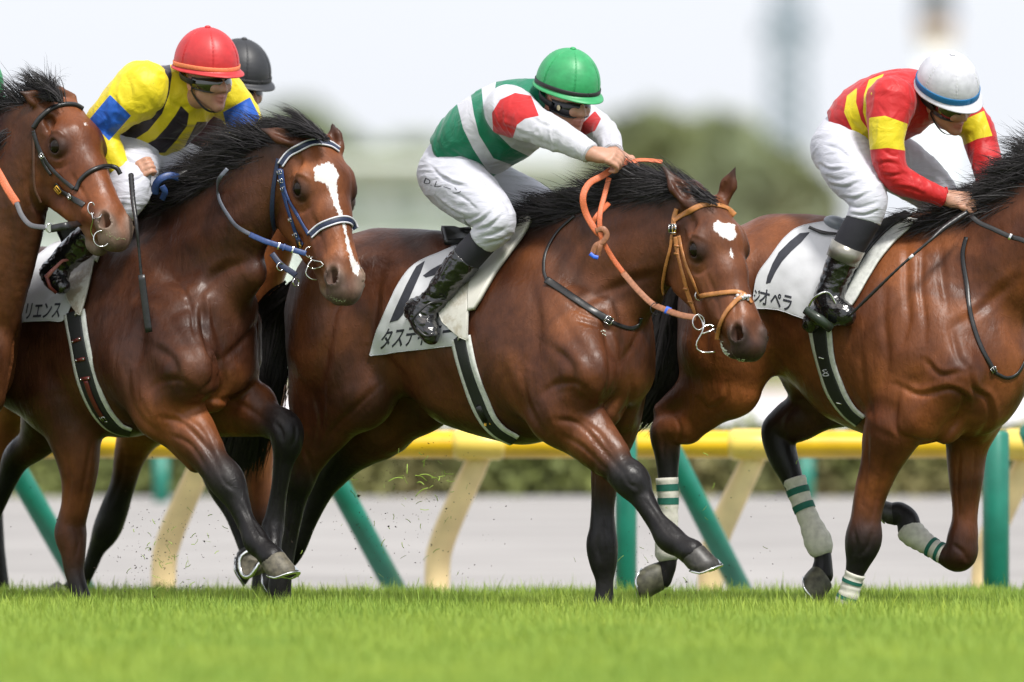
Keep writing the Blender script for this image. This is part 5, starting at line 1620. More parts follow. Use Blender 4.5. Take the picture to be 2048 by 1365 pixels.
def build_rider(F, label, J, mats, group='jockeys riding the race'):
    P3 = lambda q: F.P(q[0], q[1], q[2])
    R = lambda q: q[3] * PX
    root = empty('person', P3(J['spine'][0]) - np.array([0, 0, .15]), label, 'jockey', group)
    S = Skull(F.P(*J['head'][:3]), *J['head'][3:])
    lat = F.l
    sp = J['spine']
    skin = J.get('skin', SKIN)
    def torso(k=.05, col=skin, wide=1.25):
        return [Chain([P3(q) for q in sp], [R(q) for q in sp], (lat, wide), [col] * len(sp), k, sub=2)]
    def limb(pts, col=skin, k=.03, sc=1.0, sub=3):
        return Chain([P3(q) for q in pts], [R(q) * sc for q in pts], None, [col] * len(pts), k, sub=sub)
    sk = []
    sk += [Chain([P3(q) for q in sp], [R(q) * .86 for q in sp], (lat, 1.2), [skin] * len(sp), .05, sub=2)]
    nk = P3(J['neck'])
    sk += [Cone(nk, S.W(-.02, 0, -.06), .055, .052, None, skin, .03)]
    sk += face_prims(S, skin, J.get('smile', 0))
    for side in ('near', 'far'):
        arm, leg = J['arm_' + side], J['leg_' + side]
        sk.append(limb(arm, skin, .02, .80))
        if 'fist_' + side in J:
            f = J['fist_' + side]
            sk += fist_prims(P3(arm[-1]), *[np.asarray(v, float) for v in f[:3]], skin, f[3] if len(f) > 3 else 1.0)
        sk.append(limb(leg, skin, .02, .78))
    body, bV, bQ = part_mesh('body', sk, .0048, root, M['skin'], folds=0, colour=True)
    # jacket: torso and sleeves
    j = torso()
    sh = []
    for side in ('near', 'far'):
        a = J['arm_' + side]
        m = [(a[0][i] + a[1][i]) / 2 for i in range(4)]
        sh.append(Cone(P3(a[0]), P3(a[0]) * .6 + P3(m) * .4, R(a[0]), R(m), None, None, .04))
    if 'collar' in J:
        j.append(Cone(nk, nk + (S.W(-.02, 0, -.06) - nk) * .45, .068, .062, None, None, .02))
    jacket, jV, jQ = part_mesh('jacket', j + sh + [Cut(F.P(*J['hem'][0]), J['hem'][1], J['hem'][2])], .0062, root, mats['jacket'], paint=J.get('paint_jacket'), strokes=[(s[0], s[1], s[2] * 1.5, *[q * 1.4 for q in s[3:]]) for s in J.get('st_jacket', ())], folds=J.get('folds', .0032), fscale=17, anis=(1, 1, .6))
    for side in ('near', 'far'):
        a = J['arm_' + side]
        e = P3(a[-1]); d = unit(P3(a[-1]) - P3(a[-2]))
        sl, sV, sQ = part_mesh('sleeve', [limb(a, None, .02), Cut(e - d * .004, d, .12)], .0055, root, mats['sleeve'], .004, paint=J.get('paint_sleeve_' + side), strokes=J.get('st_sleeve', ()) if side == 'near' else (), folds=.0034, fscale=20, anis=(1, 1, .7))
        cf = MB().ring(e - d * .012, d, R(a[-1]) + .005, .0035, 24, 6); cf.build('cuff', mats['sleeve_cuff'], sl)
    # breeches
    br = [Ell(P3(J['seat']), (lat, F.h, (0, 0, 1)), (.155, R(J['seat']), R(J['seat']) * .92), None, .05)]
    br.append(Chain([P3(q) for q in sp[:2]], [R(q) * .9 for q in sp[:2]], (lat, 1.2), [skin] * 2, .05, sub=2))
    for side in ('near', 'far'):
        L = J['leg_' + side]
        br.append(limb(L[:J['knee_n']], None, .035))
        e, b_ = P3(L[J['knee_n'] - 1]), P3(L[J['knee_n'] - 2])
        br.append(Cut(e + unit(e - b_) * .006, e - b_, .11))
    Rb = part_mesh('breeches', br, .0048, root, mats['breeches'], .002, paint=None, strokes=[(s[0], s[1] * .9, s[2] * 1.7, *[q * 1.5 for q in s[3:]]) for s in J.get('st_breeches', ())], folds=.0026, fscale=17, anis=(.5, .5, 1.7))
    # socks and boots
    for side in ('near', 'far'):
        L = J['leg_' + side]; n = J['knee_n']
        s0 = J.get('sock_n', n)
        part_mesh('sock', [limb(L[n - 1:s0 + 2], None, .02)], .006, root, mats['sock'], 0, folds=.0008)
        ft = J['foot_' + side]
        bt = [limb(L[s0:], None, .02), Chain([P3(q) for q in ft], [R(q) for q in ft], None, [None] * len(ft), .02, sub=3)]
        b0, b1 = P3(L[s0]), P3(L[s0 + 1])
        bt.append(Cut(b0 + unit(b1 - b0) * .0, b0 - b1, .09))
        bo, oV, oQ = part_mesh('boot', bt, .0052, root, mats['boot'], .003, strokes=J.get('st_boot', ()) if side == 'near' else (), folds=.003, fscale=26, anis=(1, 1, 1.6))
        if 'boot_band' in J and side == 'near':
            bb = J['boot_band']
            MB().tube([P3(bb[0]), P3(bb[1])], [R(bb[0]), R(bb[1])], 28).build('boot_band', mats['boot_band'], bo)
    helmet(S, root, mats['helmet'], mats['band'], size=J.get('hsize', 1.0), seed=J.get('seed', 1), peak=J.get('peak', .03), tape=mats.get('seam'), bandw=J.get('bandw', .016), low=J.get('hlow', .026))
    goggles(S, root, mats['lens'], mats['frame'], mats['strap'], disc=mats.get('disc'), low=J.get('glow', -.010))
    return root, S, Rb

def helmet_mat(name, col, gloss=.35):
    m, nt, b = node_mat(name)
    n = noise_node(nt, 30, 3, .5)
    nt.links.new(ramp(nt, n.outputs[0], [(.3, tuple(q * .85 for q in col)), (.7, tuple(min(1, q * 1.1) for q in col))]), b.inputs['Base Color'])
    b.inputs['Roughness'].default_value = gloss
    n2 = noise_node(nt, 22, 3, .5, dist=.5)
    bump(nt, b, n2.outputs[0], .25, .004)
    return m

GREEN, WHITE, RED, YEL, BLUE, BLK = (0.0, .155, .078), (.52, .52, .57), (.46, .010, .012), (.66, .53, .010), (.010, .09, .44), (.018, .012, .02)
M['breeches'] = cloth_mat('white_breeches', (.50, .505, .565), rough=.5, gloss=.3, fold=.5, fscale=16, stretch=(.5, .5, 1.8))
M['breeches2'] = M['breeches']
M['sock'] = plain('black_sock', (.012, .012, .018), .8, nscale=300, bstr=.3)
M['boot'] = plain('black_patent_boot', (.008, .008, .009), .16, spec=.6, nscale=22, namt=.2, bstr=.8, bdist=.012, coat=.5)
M['black_strap'] = plain('black_elastic', (.012, .012, .014), .55, nscale=200)
M['lens'] = plain('smoked_lens', (.006, .006, .009), .14, spec=.35, nscale=10, bstr=0, coat=.25)
M['frame'] = plain('black_plastic', (.014, .014, .016), .3, nscale=40, bstr=.05)
J3 = dict(
    head=(1133, 201, -.03, 52, 16, 2), neck=(1078, 205, 0, 30), collar=1,
    spine=[(918, 318, 0, 66), (962, 276, 0, 78), (1018, 240, 0, 78), (1064, 208, 0, 50)],
    arm_near=[(1020, 222, -.15, 50), (1062, 246, -.19, 37), (1110, 270, -.20, 31), (1150, 289, -.19, 24), (1184, 308, -.18, 18)],
    arm_far=[(1105, 215, .15, 40), (1160, 235, .20, 34), (1200, 262, .17, 30), (1218, 285, .10, 24), (1226, 308, .05, 18)],
    fist_near=((1, -.25, -.18), (.1, -.75, .75), (.45, .8, .35), 1.0), fist_far=((.8, -.5, -.4), (.2, -.4, .8), (.2, -.8, .1), .95),
    hem=((908, 326, 0), (-.80, .3, -.55), .34),
    seat=(905, 352, 0, 64), knee_n=5, sock_n=5,
    leg_near=[(905, 362, -.09, 60), (944, 392, -.18, 56), (984, 428, -.25, 43), (992, 452, -.26, 37), (968, 480, -.26, 31), (935, 515, -.27, 31), (902, 555, -.28, 29), (872, 595, -.29, 25), (848, 622, -.30, 27)],
    leg_far=[(960, 372, .09, 60), (1030, 400, .18, 54), (1080, 420, .25, 42), (1085, 450, .26, 36), (1060, 480, .26, 30), (1010, 530, .27, 30), (970, 570, .28, 28), (940, 610, .29, 25), (920, 640, .30, 26)],
    foot_near=[(835, 622, -.30, 26), (850, 648, -.32, 25), (862, 672, -.33, 17)], foot_far=[(918, 640, .30, 24), (935, 665, .31, 24), (950, 685, .31, 16)],
    paint_jacket=[[[(912, 200), (940, 180), (948, 230), (958, 270), (987, 317), (1028, 332), (1079, 336), (1125, 330), (1115, 385), (1028, 358), (977, 346), (946, 298), (926, 257)],
                   [(962, 165), (995, 140), (988, 195), (1010, 240), (1060, 280), (1120, 296), (1115, 316), (1059, 314), (1023, 296), (992, 265), (967, 219)]]],
    paint_sleeve_near=[[[(984, 226), (1000, 200), (1030, 186), (1062, 192), (1078, 232), (1050, 238), (1034, 250), (1026, 275), (1022, 300), (994, 300), (986, 262)]]],
    paint_sleeve_far=[[[(1150, 262), (1190, 222), (1202, 238), (1190, 262), (1160, 275)]]],
    st_jacket=[([(1000, 170), (990, 200), (1000, 235)], 4, 4, 3), ([(1015, 290), (1040, 300), (1080, 305)], 4, 4, 3), ([(960, 340), (1000, 330), (1040, 335)], 4, 4), ([(1030, 160), (1040, 175), (1060, 185)], 4, 4),
               ([(900, 300), (930, 320), (960, 335)], 4, 4, 2), ([(985, 275), (1010, 290), (1030, 310)], 4, 4)],
    st_sleeve=[([(1000, 250), (1030, 262), (1070, 278)], 4, 4, 3), ([(1060, 232), (1085, 248), (1110, 256)], 3.5, 3), ([(1040, 280), (1080, 285), (1120, 298)], 4, 4)],
    st_breeches=[([(880, 352), (905, 366), (930, 372)], 3.5, 4, 3), ([(860, 330), (880, 352), (900, 362)], 3.5, 3), ([(870, 395), (900, 420), (940, 440)], 3.5, 4, 3), ([(905, 440), (935, 440), (960, 430)], 3.5, 4),
                 ([(940, 452), (965, 440), (985, 420)], 3.5, 5, 3), ([(950, 462), (980, 452), (1005, 430)], 3.5, 5, 3), ([(960, 475), (990, 468), (1015, 455)], 3.5, 4), ([(972, 488), (1000, 482), (1022, 470)], 3, 4),
                 ([(955, 345), (975, 375), (1010, 400)], 4, 7), ([(1000, 395), (1015, 410), (1022, 430)], 4, 4), ([(900, 385), (925, 395), (955, 420)], 3.5, 3)],
    st_boot=[([(905, 520), (890, 545), (880, 575)], 3, 4), ([(892, 512), (880, 540), (868, 570)], 3, 4), ([(850, 590), (870, 598), (890, 592)], 3, 6), ([(840, 605), (862, 612), (885, 606)], 3, 6), ([(832, 622), (850, 632), (872, 625)], 3, 6)],
    seed=3, smile=0, glow=-.020)
m3 = dict(jacket=cloth_mat('green_silk_white_hoops', GREEN, [WHITE]), sleeve=cloth_mat('white_silk_red_armband', WHITE, [RED]),
          breeches=M['breeches'], sock=M['sock'], boot=M['boot'], helmet=helmet_mat('green_cap_cover', (.03, .30, .105), .45), band=M['black_strap'],
          lens=M['lens'], frame=M['frame'], strap=M['black_strap'], disc=plain('vent_disc', (.5, .42, .25), .4, nscale=90), sleeve_cuff=plain('white_cuff', (.55, .55, .6), .6))
rd3, S3, B3 = build_rider(F3, 'jockey in green and white hooped silks and a green helmet, arms stretched along the mane', J3, m3)

# ---- rider of the second horse
J2 = dict(
    head=(414, 160, -.02, 50, 8, 4), neck=(365, 195, 0, 30), collar=1, smile=.003,
    spine=[(285, 285, 0, 62), (312, 245, 0, 72), (345, 205, 0, 74), (368, 182, 0, 50)],
    arm_near=[(285, 180, -.17, 58), (240, 215, -.24, 44), (205, 255, -.27, 36), (215, 300, -.27, 30), (250, 350, -.24, 22), (262, 362, -.22, 19)],
    arm_far=[(440, 185, .17, 46), (472, 215, .23, 38), (490, 250, .24, 33), (470, 290, .20, 26), (440, 320, .14, 19)],
    fist_near=((.5, -.5, .5), (-.3, -.9, .3), (.3, .1, .9), .95), fist_far=((-.5, -.5, -.4), (.3, -.4, .8), (.2, -.8, .1), .95),
    hem=((290, 292, 0), (-.35, .3, -.9), .36),
    seat=(272, 320, 0, 62), knee_n=5, sock_n=5,
    leg_near=[(262, 322, -.09, 62), (262, 350, -.18, 52), (258, 384, -.25, 42), (246, 410, -.28, 35), (228, 440, -.29, 30), (188, 470, -.30, 30), (150, 500, -.31, 29), (125, 525, -.32, 25), (110, 548, -.33, 25)],
    leg_far=[(335, 330, .09, 60), (385, 350, .18, 54), (420, 372, .25, 44), (420, 400, .26, 38), (390, 430, .26, 30), (340, 470, .27, 30), (300, 510, .28, 28), (270, 550, .29, 25), (250, 580, .30, 25)],
    foot_near=[(104, 545, -.33, 24), (114, 562, -.34, 22), (124, 572, -.35, 15)], foot_far=[(250, 580, .30, 24), (265, 605, .31, 24), (280, 625, .31, 16)],
    paint_jacket=[[[(300, 118), (338, 118), (344, 150), (338, 190), (324, 228), (296, 262), (262, 284), (228, 276), (230, 252), (258, 246), (284, 225), (300, 195), (306, 160)],
                   [(362, 212), (378, 228), (374, 252), (352, 282), (330, 306), (276, 308), (284, 292), (310, 280), (332, 256), (350, 232)],
                   [(394, 244), (420, 244), (428, 268), (408, 296), (366, 300), (378, 276)],
                   [(450, 245), (440, 285), (470, 280), (468, 250)]]],
    paint_sleeve_near=[[[(220, 190), (262, 232), (218, 282), (178, 240)]]],
    paint_sleeve_far=[[[(446, 225), (500, 195), (520, 235), (505, 262), (455, 262)]]],
    st_jacket=[([(280, 130), (270, 160), (275, 200)], 4, 4, 3), ([(300, 170), (290, 200), (270, 225)], 4, 4, 3), ([(340, 200), (360, 215), (380, 215)], 4, 4), ([(300, 285), (330, 280), (370, 285)], 3.5, 4, 3), ([(345, 240), (370, 255), (400, 255)], 4, 4, 3)],
    st_sleeve=[([(230, 195), (235, 215), (228, 240)], 3.5, 4, 3), ([(250, 150), (262, 175), (262, 200)], 4, 4), ([(205, 225), (215, 240), (215, 262)], 3.5, 3)],
    st_breeches=[([(240, 310), (265, 325), (300, 330)], 3.5, 4, 3), ([(250, 300), (300, 305), (340, 312)], 3.5, 4), ([(300, 320), (310, 350), (300, 390)], 5, 8), ([(330, 340), (360, 345), (390, 340)], 3.5, 3), ([(250, 365), (270, 362), (290, 350)], 3.5, 4)],
    hsize=1.02, seed=5, peak=.036, glow=-.013)
m2 = dict(jacket=cloth_mat('yellow_silk_black_stripes', YEL, [BLK]), sleeve=cloth_mat('yellow_silk_blue_band', YEL, [BLUE]),
          breeches=M['breeches'], sock=M['sock'], boot=M['boot'], helmet=helmet_mat('red_cap_cover', (.50, .025, .028), .45), band=plain('orange_elastic', (.75, .20, .08), .6, nscale=200),
          lens=plain('smoked_lens_yellow', (.022, .020, .008), .08, spec=.5, nscale=6, namt=.6, bstr=0, coat=1), frame=M['frame'], strap=M['black_strap'], sleeve_cuff=plain('yellow_cuff', YEL, .6))
rd2, S2, B2 = build_rider(F2, 'jockey in yellow silks with black stripes and blue armbands under a red helmet', J2, m2)

# ---- rider of the right-hand horse
J4 = dict(
    head=(1893, 200, -.03, 46, 28, 16), neck=(1842, 195, 0, 30), collar=1, smile=.004,
    spine=[(1700, 268, 0, 60), (1742, 232, 0, 72), (1800, 208, 0, 70), (1842, 192, 0, 48)],
    arm_near=[(1782, 205, -.17, 50), (1774, 265, -.22, 35), (1780, 328, -.23, 31), (1798, 358, -.21, 28), (1845, 380, -.16, 21), (1892, 396, -.10, 17)],
    arm_far=[(1905, 220, .16, 42), (1948, 250, .20, 34), (1966, 300, .20, 32), (1978, 345, .15, 28), (1975, 385, .10, 20), (1968, 405, .07, 17)],
    fist_near=((.93, -.3, -.2), (.15, -.85, .55), (.3, .4, .8), 1.05), fist_far=((-.2, -.5, -.8), (.2, -.4, .8), (.2, -.8, .1), .9),
    hem=((1694, 276, 0), (-.82, .3, -.52), .34),
    seat=(1688, 300, 0, 62), knee_n=5, sock_n=6,
    leg_near=[(1684, 298, -.09, 58), (1702, 340, -.18, 54), (1728, 380, -.25, 43), (1737, 408, -.27, 37), (1728, 440, -.28, 34), (1710, 470, -.29, 34), (1692, 505, -.30, 32), (1675, 545, -.31, 28), (1658, 590, -.32, 26)],
    leg_far=[(1760, 310, .09, 60), (1820, 345, .18, 54), (1868, 385, .25, 44), (1878, 412, .26, 38), (1860, 440, .26, 30), (1830, 490, .27, 30), (1800, 530, .28, 28), (1780, 570, .29, 25), (1760, 600, .30, 25)],
    foot_near=[(1655, 600, -.32, 26), (1672, 620, -.335, 26), (1690, 632, -.345, 20), (1640, 630, -.325, 22), (1622, 650, -.325, 16)], foot_far=[(1760, 600, .30, 24), (1780, 625, .31, 24), (1800, 640, .31, 16)],
    boot_band=((1697, 492, -.30, 36), (1684, 522, -.305, 34)),
    paint_jacket=[[[(1694, 192), (1714, 176), (1712, 205), (1722, 240), (1745, 272), (1775, 292), (1860, 300), (1935, 272), (1940, 285), (1880, 305), (1800, 310), (1740, 300), (1705, 262), (1688, 225)],
                   [(1738, 160), (1768, 148), (1745, 190), (1742, 230), (1748, 262), (1735, 255), (1726, 225), (1728, 190)]]],
    paint_sleeve_near=[[[(1738, 236), (1770, 232), (1815, 248), (1812, 302), (1775, 296), (1738, 300)]]],
    paint_sleeve_far=[[[(1905, 250), (1968, 222), (1985, 272), (1955, 278), (1925, 292)]]],
    st_jacket=[([(1770, 160), (1790, 175), (1792, 195)], 4, 4, 3), ([(1800, 155), (1812, 175), (1810, 200)], 4, 4, 3), ([(1745, 200), (1765, 190), (1790, 195)], 4, 5, 3), ([(1820, 270), (1850, 275), (1890, 262)], 4, 4, 3), ([(1700, 240), (1720, 262), (1745, 285)], 4, 3)],
    st_sleeve=[([(1755, 330), (1775, 325), (1795, 330)], 3.5, 4, 3), ([(1765, 350), (1785, 352), (1805, 348)], 3.5, 5, 3), ([(1790, 375), (1820, 378), (1850, 390)], 3.5, 4, 3), ([(1765, 300), (1785, 312), (1800, 310)], 3, 4), ([(1760, 210), (1775, 235)], 4, 3)],
    st_breeches=[([(1640, 330), (1660, 340), (1690, 338)], 3.5, 4, 3), ([(1648, 352), (1675, 360), (1705, 352)], 3.5, 3), ([(1660, 370), (1690, 375), (1720, 362)], 3.5, 4, 3), ([(1685, 395), (1710, 398), (1740, 385)], 3.5, 4, 3),
                 ([(1695, 412), (1720, 415), (1755, 405)], 3.5, 4), ([(1700, 428), (1730, 430), (1760, 420)], 3, 4, 2), ([(1752, 315), (1768, 345), (1790, 370)], 4, 7), ([(1650, 290), (1680, 300), (1700, 320)], 3.5, 3)],
    hsize=.97, seed=8, peak=.03, bandw=.026, glow=-.014)
m4 = dict(jacket=cloth_mat('red_silk_yellow_hoops', RED, [YEL]), sleeve=cloth_mat('red_silk_yellow_armband', RED, [YEL]),
          breeches=M['breeches'], sock=M['sock'], boot=M['boot'], helmet=helmet_mat('white_cap_cover', (.54, .54, .59), .5), band=plain('blue_elastic', (.006, .14, .34), .6, nscale=200),
          seam=plain('white_tape', (.68, .68, .72), .5, nscale=200), lens=plain('smoked_lens_red', (.03, .012, .010), .05, spec=.7, nscale=6, namt=.6, bstr=0, coat=1), frame=M['frame'], strap=M['black_strap'], sleeve_cuff=plain('red_cuff', RED, .6),
          boot_band=plain('grey_boot_band', (.24, .23, .20), .28, metal=.4, nscale=30))
rd4, S4, B4 = build_rider(F4, 'jockey in red silks with yellow hoops and a white helmet with a blue band', J4, m4)

def moved(J, dx, dy, **kw):
    """the same seat on another horse, shifted over the ground"""
    out = {}
    for k, v in J.items():
        if k in ('seed', 'knee_n', 'sock_n', 'hsize', 'smile', 'peak', 'collar', 'glow', 'bandw') or k.startswith('fist'): out[k] = v
        elif k in ('head', 'neck', 'seat'): out[k] = (v[0] + dx, v[1] + dy, *v[2:])
        elif k == 'hem': out[k] = ((v[0][0] + dx, v[0][1] + dy, v[0][2]), v[1], v[2])
        elif k in ('spine', 'arm_near', 'arm_far', 'leg_near', 'leg_far', 'foot_near', 'foot_far'): out[k] = [(q[0] + dx, q[1] + dy, *q[2:]) for q in v]
    out.update(kw)
    return out
J5 = moved(J2, 42, 10, head=(478, 178, -.02, 50, 14, 2), hsize=1.0)
J5['arm_far'] = [(445, 215, .17, 42), (455, 245, .20, 34), (440, 262, .18, 30), (415, 275, .14, 24), (445, 262, .1, 18)]
m5 = dict(jacket=cloth_mat('purple_silk', (.06, .008, .035)), sleeve=cloth_mat('purple_silk_sleeve', (.06, .008, .035)), breeches=M['breeches'], sock=M['sock'], boot=M['boot'],
          helmet=helmet_mat('black_cap_cover', (.022, .023, .027), .5), band=M['black_strap'], lens=M['lens'], frame=M['frame'], strap=M['black_strap'], sleeve_cuff=plain('purple_cuff', (.06, .008, .035), .6))
rd5, S5, B5 = build_rider(F5, 'jockey in a black helmet half hidden behind the red helmet', J5, m5)
J1 = moved(J3, -1192, 2, seed=9)
J1['arm_near'] = [(-185, 225, -.15, 46), (-150, 255, -.19, 40), (-120, 290, -.2, 34), (-95, 315, -.17, 27), (-70, 335, -.14, 19)]
J1['arm_far'] = [(-92, 220, .15, 40), (-35, 228, .20, 34), (-4, 246, .17, 27), (-15, 285, .10, 22), (-35, 315, .05, 18)]
m1 = dict(jacket=cloth_mat('pink_silk', (.42, .05, .13)), sleeve=cloth_mat('pink_silk_sleeve', (.42, .05, .13)), breeches=M['breeches'], sock=M['sock'], boot=M['boot'],
          helmet=m3['helmet'], band=M['black_strap'], lens=M['lens'], frame=M['frame'], strap=M['black_strap'], sleeve_cuff=plain('pink_cuff', (.42, .05, .13), .6))
rd1, S1, B1 = build_rider(F1, 'jockey at the picture edge, only a sliver of green helmet and a pink sleeve showing', J1, m1)
# ------------------------------------------------------------------ tack
M['cream_leather'] = plain('cream_saddle_leather', (.56, .545, .49), .42, nscale=9, namt=.10, bstr=.25, bdist=.003)
M['white_cloth'] = plain('white_saddle_cloth', (.58, .59, .62), .7, nscale=14, namt=.06, bstr=.5, bdist=.004)
M['girth_white'] = plain('girth_lining', (.60, .61, .58), .7, nscale=60, namt=.15, bstr=.3)
M['girth_black'] = plain('girth_webbing', (.016, .017, .018), .55, nscale=220, namt=.3, bstr=.6, bdist=.0015)
M['black_leather'] = plain('black_leather', (.012, .012, .013), .35, nscale=90, namt=.3, bstr=.3)
M['tan_leather'] = plain('tan_leather', (.42, .17, .050), .38, nscale=90, namt=.18, bstr=.3)
M['brown_leather'] = plain('brown_leather', (.30, .125, .065), .45, nscale=90, namt=.25, bstr=.4)
M['orange_rubber'] = plain('orange_rein_rubber', (.56, .135, .05), .5, nscale=260, namt=.25, bstr=.8, bdist=.002)
M['navy'] = plain('navy_webbing', (.022, .052, .17), .45, nscale=120, namt=.25, bstr=.3)
M['navy_dark'] = plain('navy_webbing_dark', (.012, .020, .055), .5, nscale=120, namt=.25, bstr=.3)
M['white_trim'] = plain('white_piping', (.60, .60, .65), .45, nscale=100, namt=.08)
M['chrome'] = plain('polished_steel', (.70, .70, .68), .15, metal=1.0, nscale=60, namt=.1, bstr=.1)
M['blue_tape'] = plain('blue_tape', (.02, .10, .55), .45, nscale=80)
M['ink'] = plain('printed_ink', (.028, .030, .042), .7, nscale=60, namt=.2, bstr=.05)
M['gold'] = plain('gold_print', (.85, .48, .05), .4, nscale=60, namt=.1)
M['red_leather'] = plain('dark_red_leather', (.13, .022, .018), .4, nscale=80)
M['brown_patch'] = plain('mud_stain', (.33, .25, .17), .9, nscale=20, namt=.3)

def dirty_mat(name, base, dirt, sc, thr, coord='Object'):
    m, nt, b = node_mat(name)
    n = noise_node(nt, sc, 6, .7, dist=.3); n2 = noise_node(nt, sc * 8, 4, .6)
    f = ramp(nt, n.outputs[0], [(thr, 0.), (thr + .1, .8)])
    c = mixc(nt, f, ramp(nt, n2.outputs[0], [(.3, tuple(q * .9 for q in base)), (.7, base)]), dirt)
    nt.links.new(c, b.inputs['Base Color']); b.inputs['Roughness'].default_value = .5
    bump(nt, b, n2.outputs[0], .2, .002)
    return m
M['flap3'] = dirty_mat('cream_flap_stained', (.66, .64, .58), (.40, .35, .26), 7, .54)
M['flap2'] = dirty_mat('cream_flap_muddy', (.56, .54, .48), (.27, .20, .13), 7, .44)

def surf(tree, pts, off, n=60, smooth=4, closed=False, ymax=None):
    """a path laid on the body: photograph points cast on the surface; points given as (px, py, y) float at depth y"""
    S = spline([p[:2] for p in pts], n)
    zs = [p[2] if len(p) > 2 else None for p in pts]
    # parameter of every control point
    d = [int(np.argmin(((S - np.array(p[:2])) ** 2).sum(1))) for p in pts]
    hit = np.full(n, np.nan); NN = np.zeros((n, 3)); NN[:, 1] = -1
    free = np.full(n, np.nan)
    ks = [(di, z) for di, z in zip(d, zs) if z is not None]
    for i, (x, y) in enumerate(S):
        seg = max(0, min(len(pts) - 2, int(np.searchsorted(d, i, 'right')) - 1))
        if zs[seg] is not None and zs[seg + 1] is not None:
            t = (i - d[seg]) / max(1, d[seg + 1] - d[seg]); free[i] = zs[seg] * (1 - t) + zs[seg + 1] * t
            continue
        p, nn = cast(tree, x, y)
        if p is not None: hit[i] = p[1]; NN[i] = nn
        elif zs[seg] is not None or zs[seg + 1] is not None: free[i] = zs[seg] if zs[seg] is not None else zs[seg + 1]
    Y = np.where(np.isnan(free), hit, free)
    ok = ~np.isnan(Y)
    if not ok.any(): Y[:] = 0; ok[:] = True
    Y = np.interp(np.arange(n), np.nonzero(ok)[0], Y[ok])
    Y0 = Y.copy()
    for _ in range(smooth):
        Y = np.convolve(np.pad(Y, 2, 'edge'), np.ones(5) / 5, 'valid')
        Y = np.minimum(Y, np.where(np.isnan(hit), 1e9, hit))
        for k in range(3): NN[1:-1] = (NN[:-2] + NN[1:-1] + NN[2:]) / 3
    NN /= np.linalg.norm(NN, axis=1)[:, None]
    P = np.array([wpt(x, y, yy) for (x, y), yy in zip(S, Y)]) + NN * off
    return P, NN

def strap(name, tree, pts, width, mat, parent=None, off=.002, thick=.004, n=60, smooth=3):
    P, NN = surf(tree, pts, off, n, smooth)
    return MB().ribbon(P, NN, width * PX, thick).build(name, mat, parent)

def buckle(parent, P, N_, T, w=.012, h=.010, r=.0016, mat=None):
    N_ = unit(N_); T = unit(np.asarray(T) - N_ * (np.asarray(T) @ N_)); B = np.cross(N_, T); m = MB()
    c = [P + T * a * w + B * b * h + N_ * .005 for a, b in ((-1, -1), (1, -1), (1, 1), (-1, 1), (-1, -1))]
    for a, b in zip(c[:-1], c[1:]): m.tube([a, b], r, 6)
    m.tube([P - T * w + N_ * .006, P + T * w + N_ * .007], r * .8, 6)
    return m.build('buckle', mat or M['chrome'], parent)

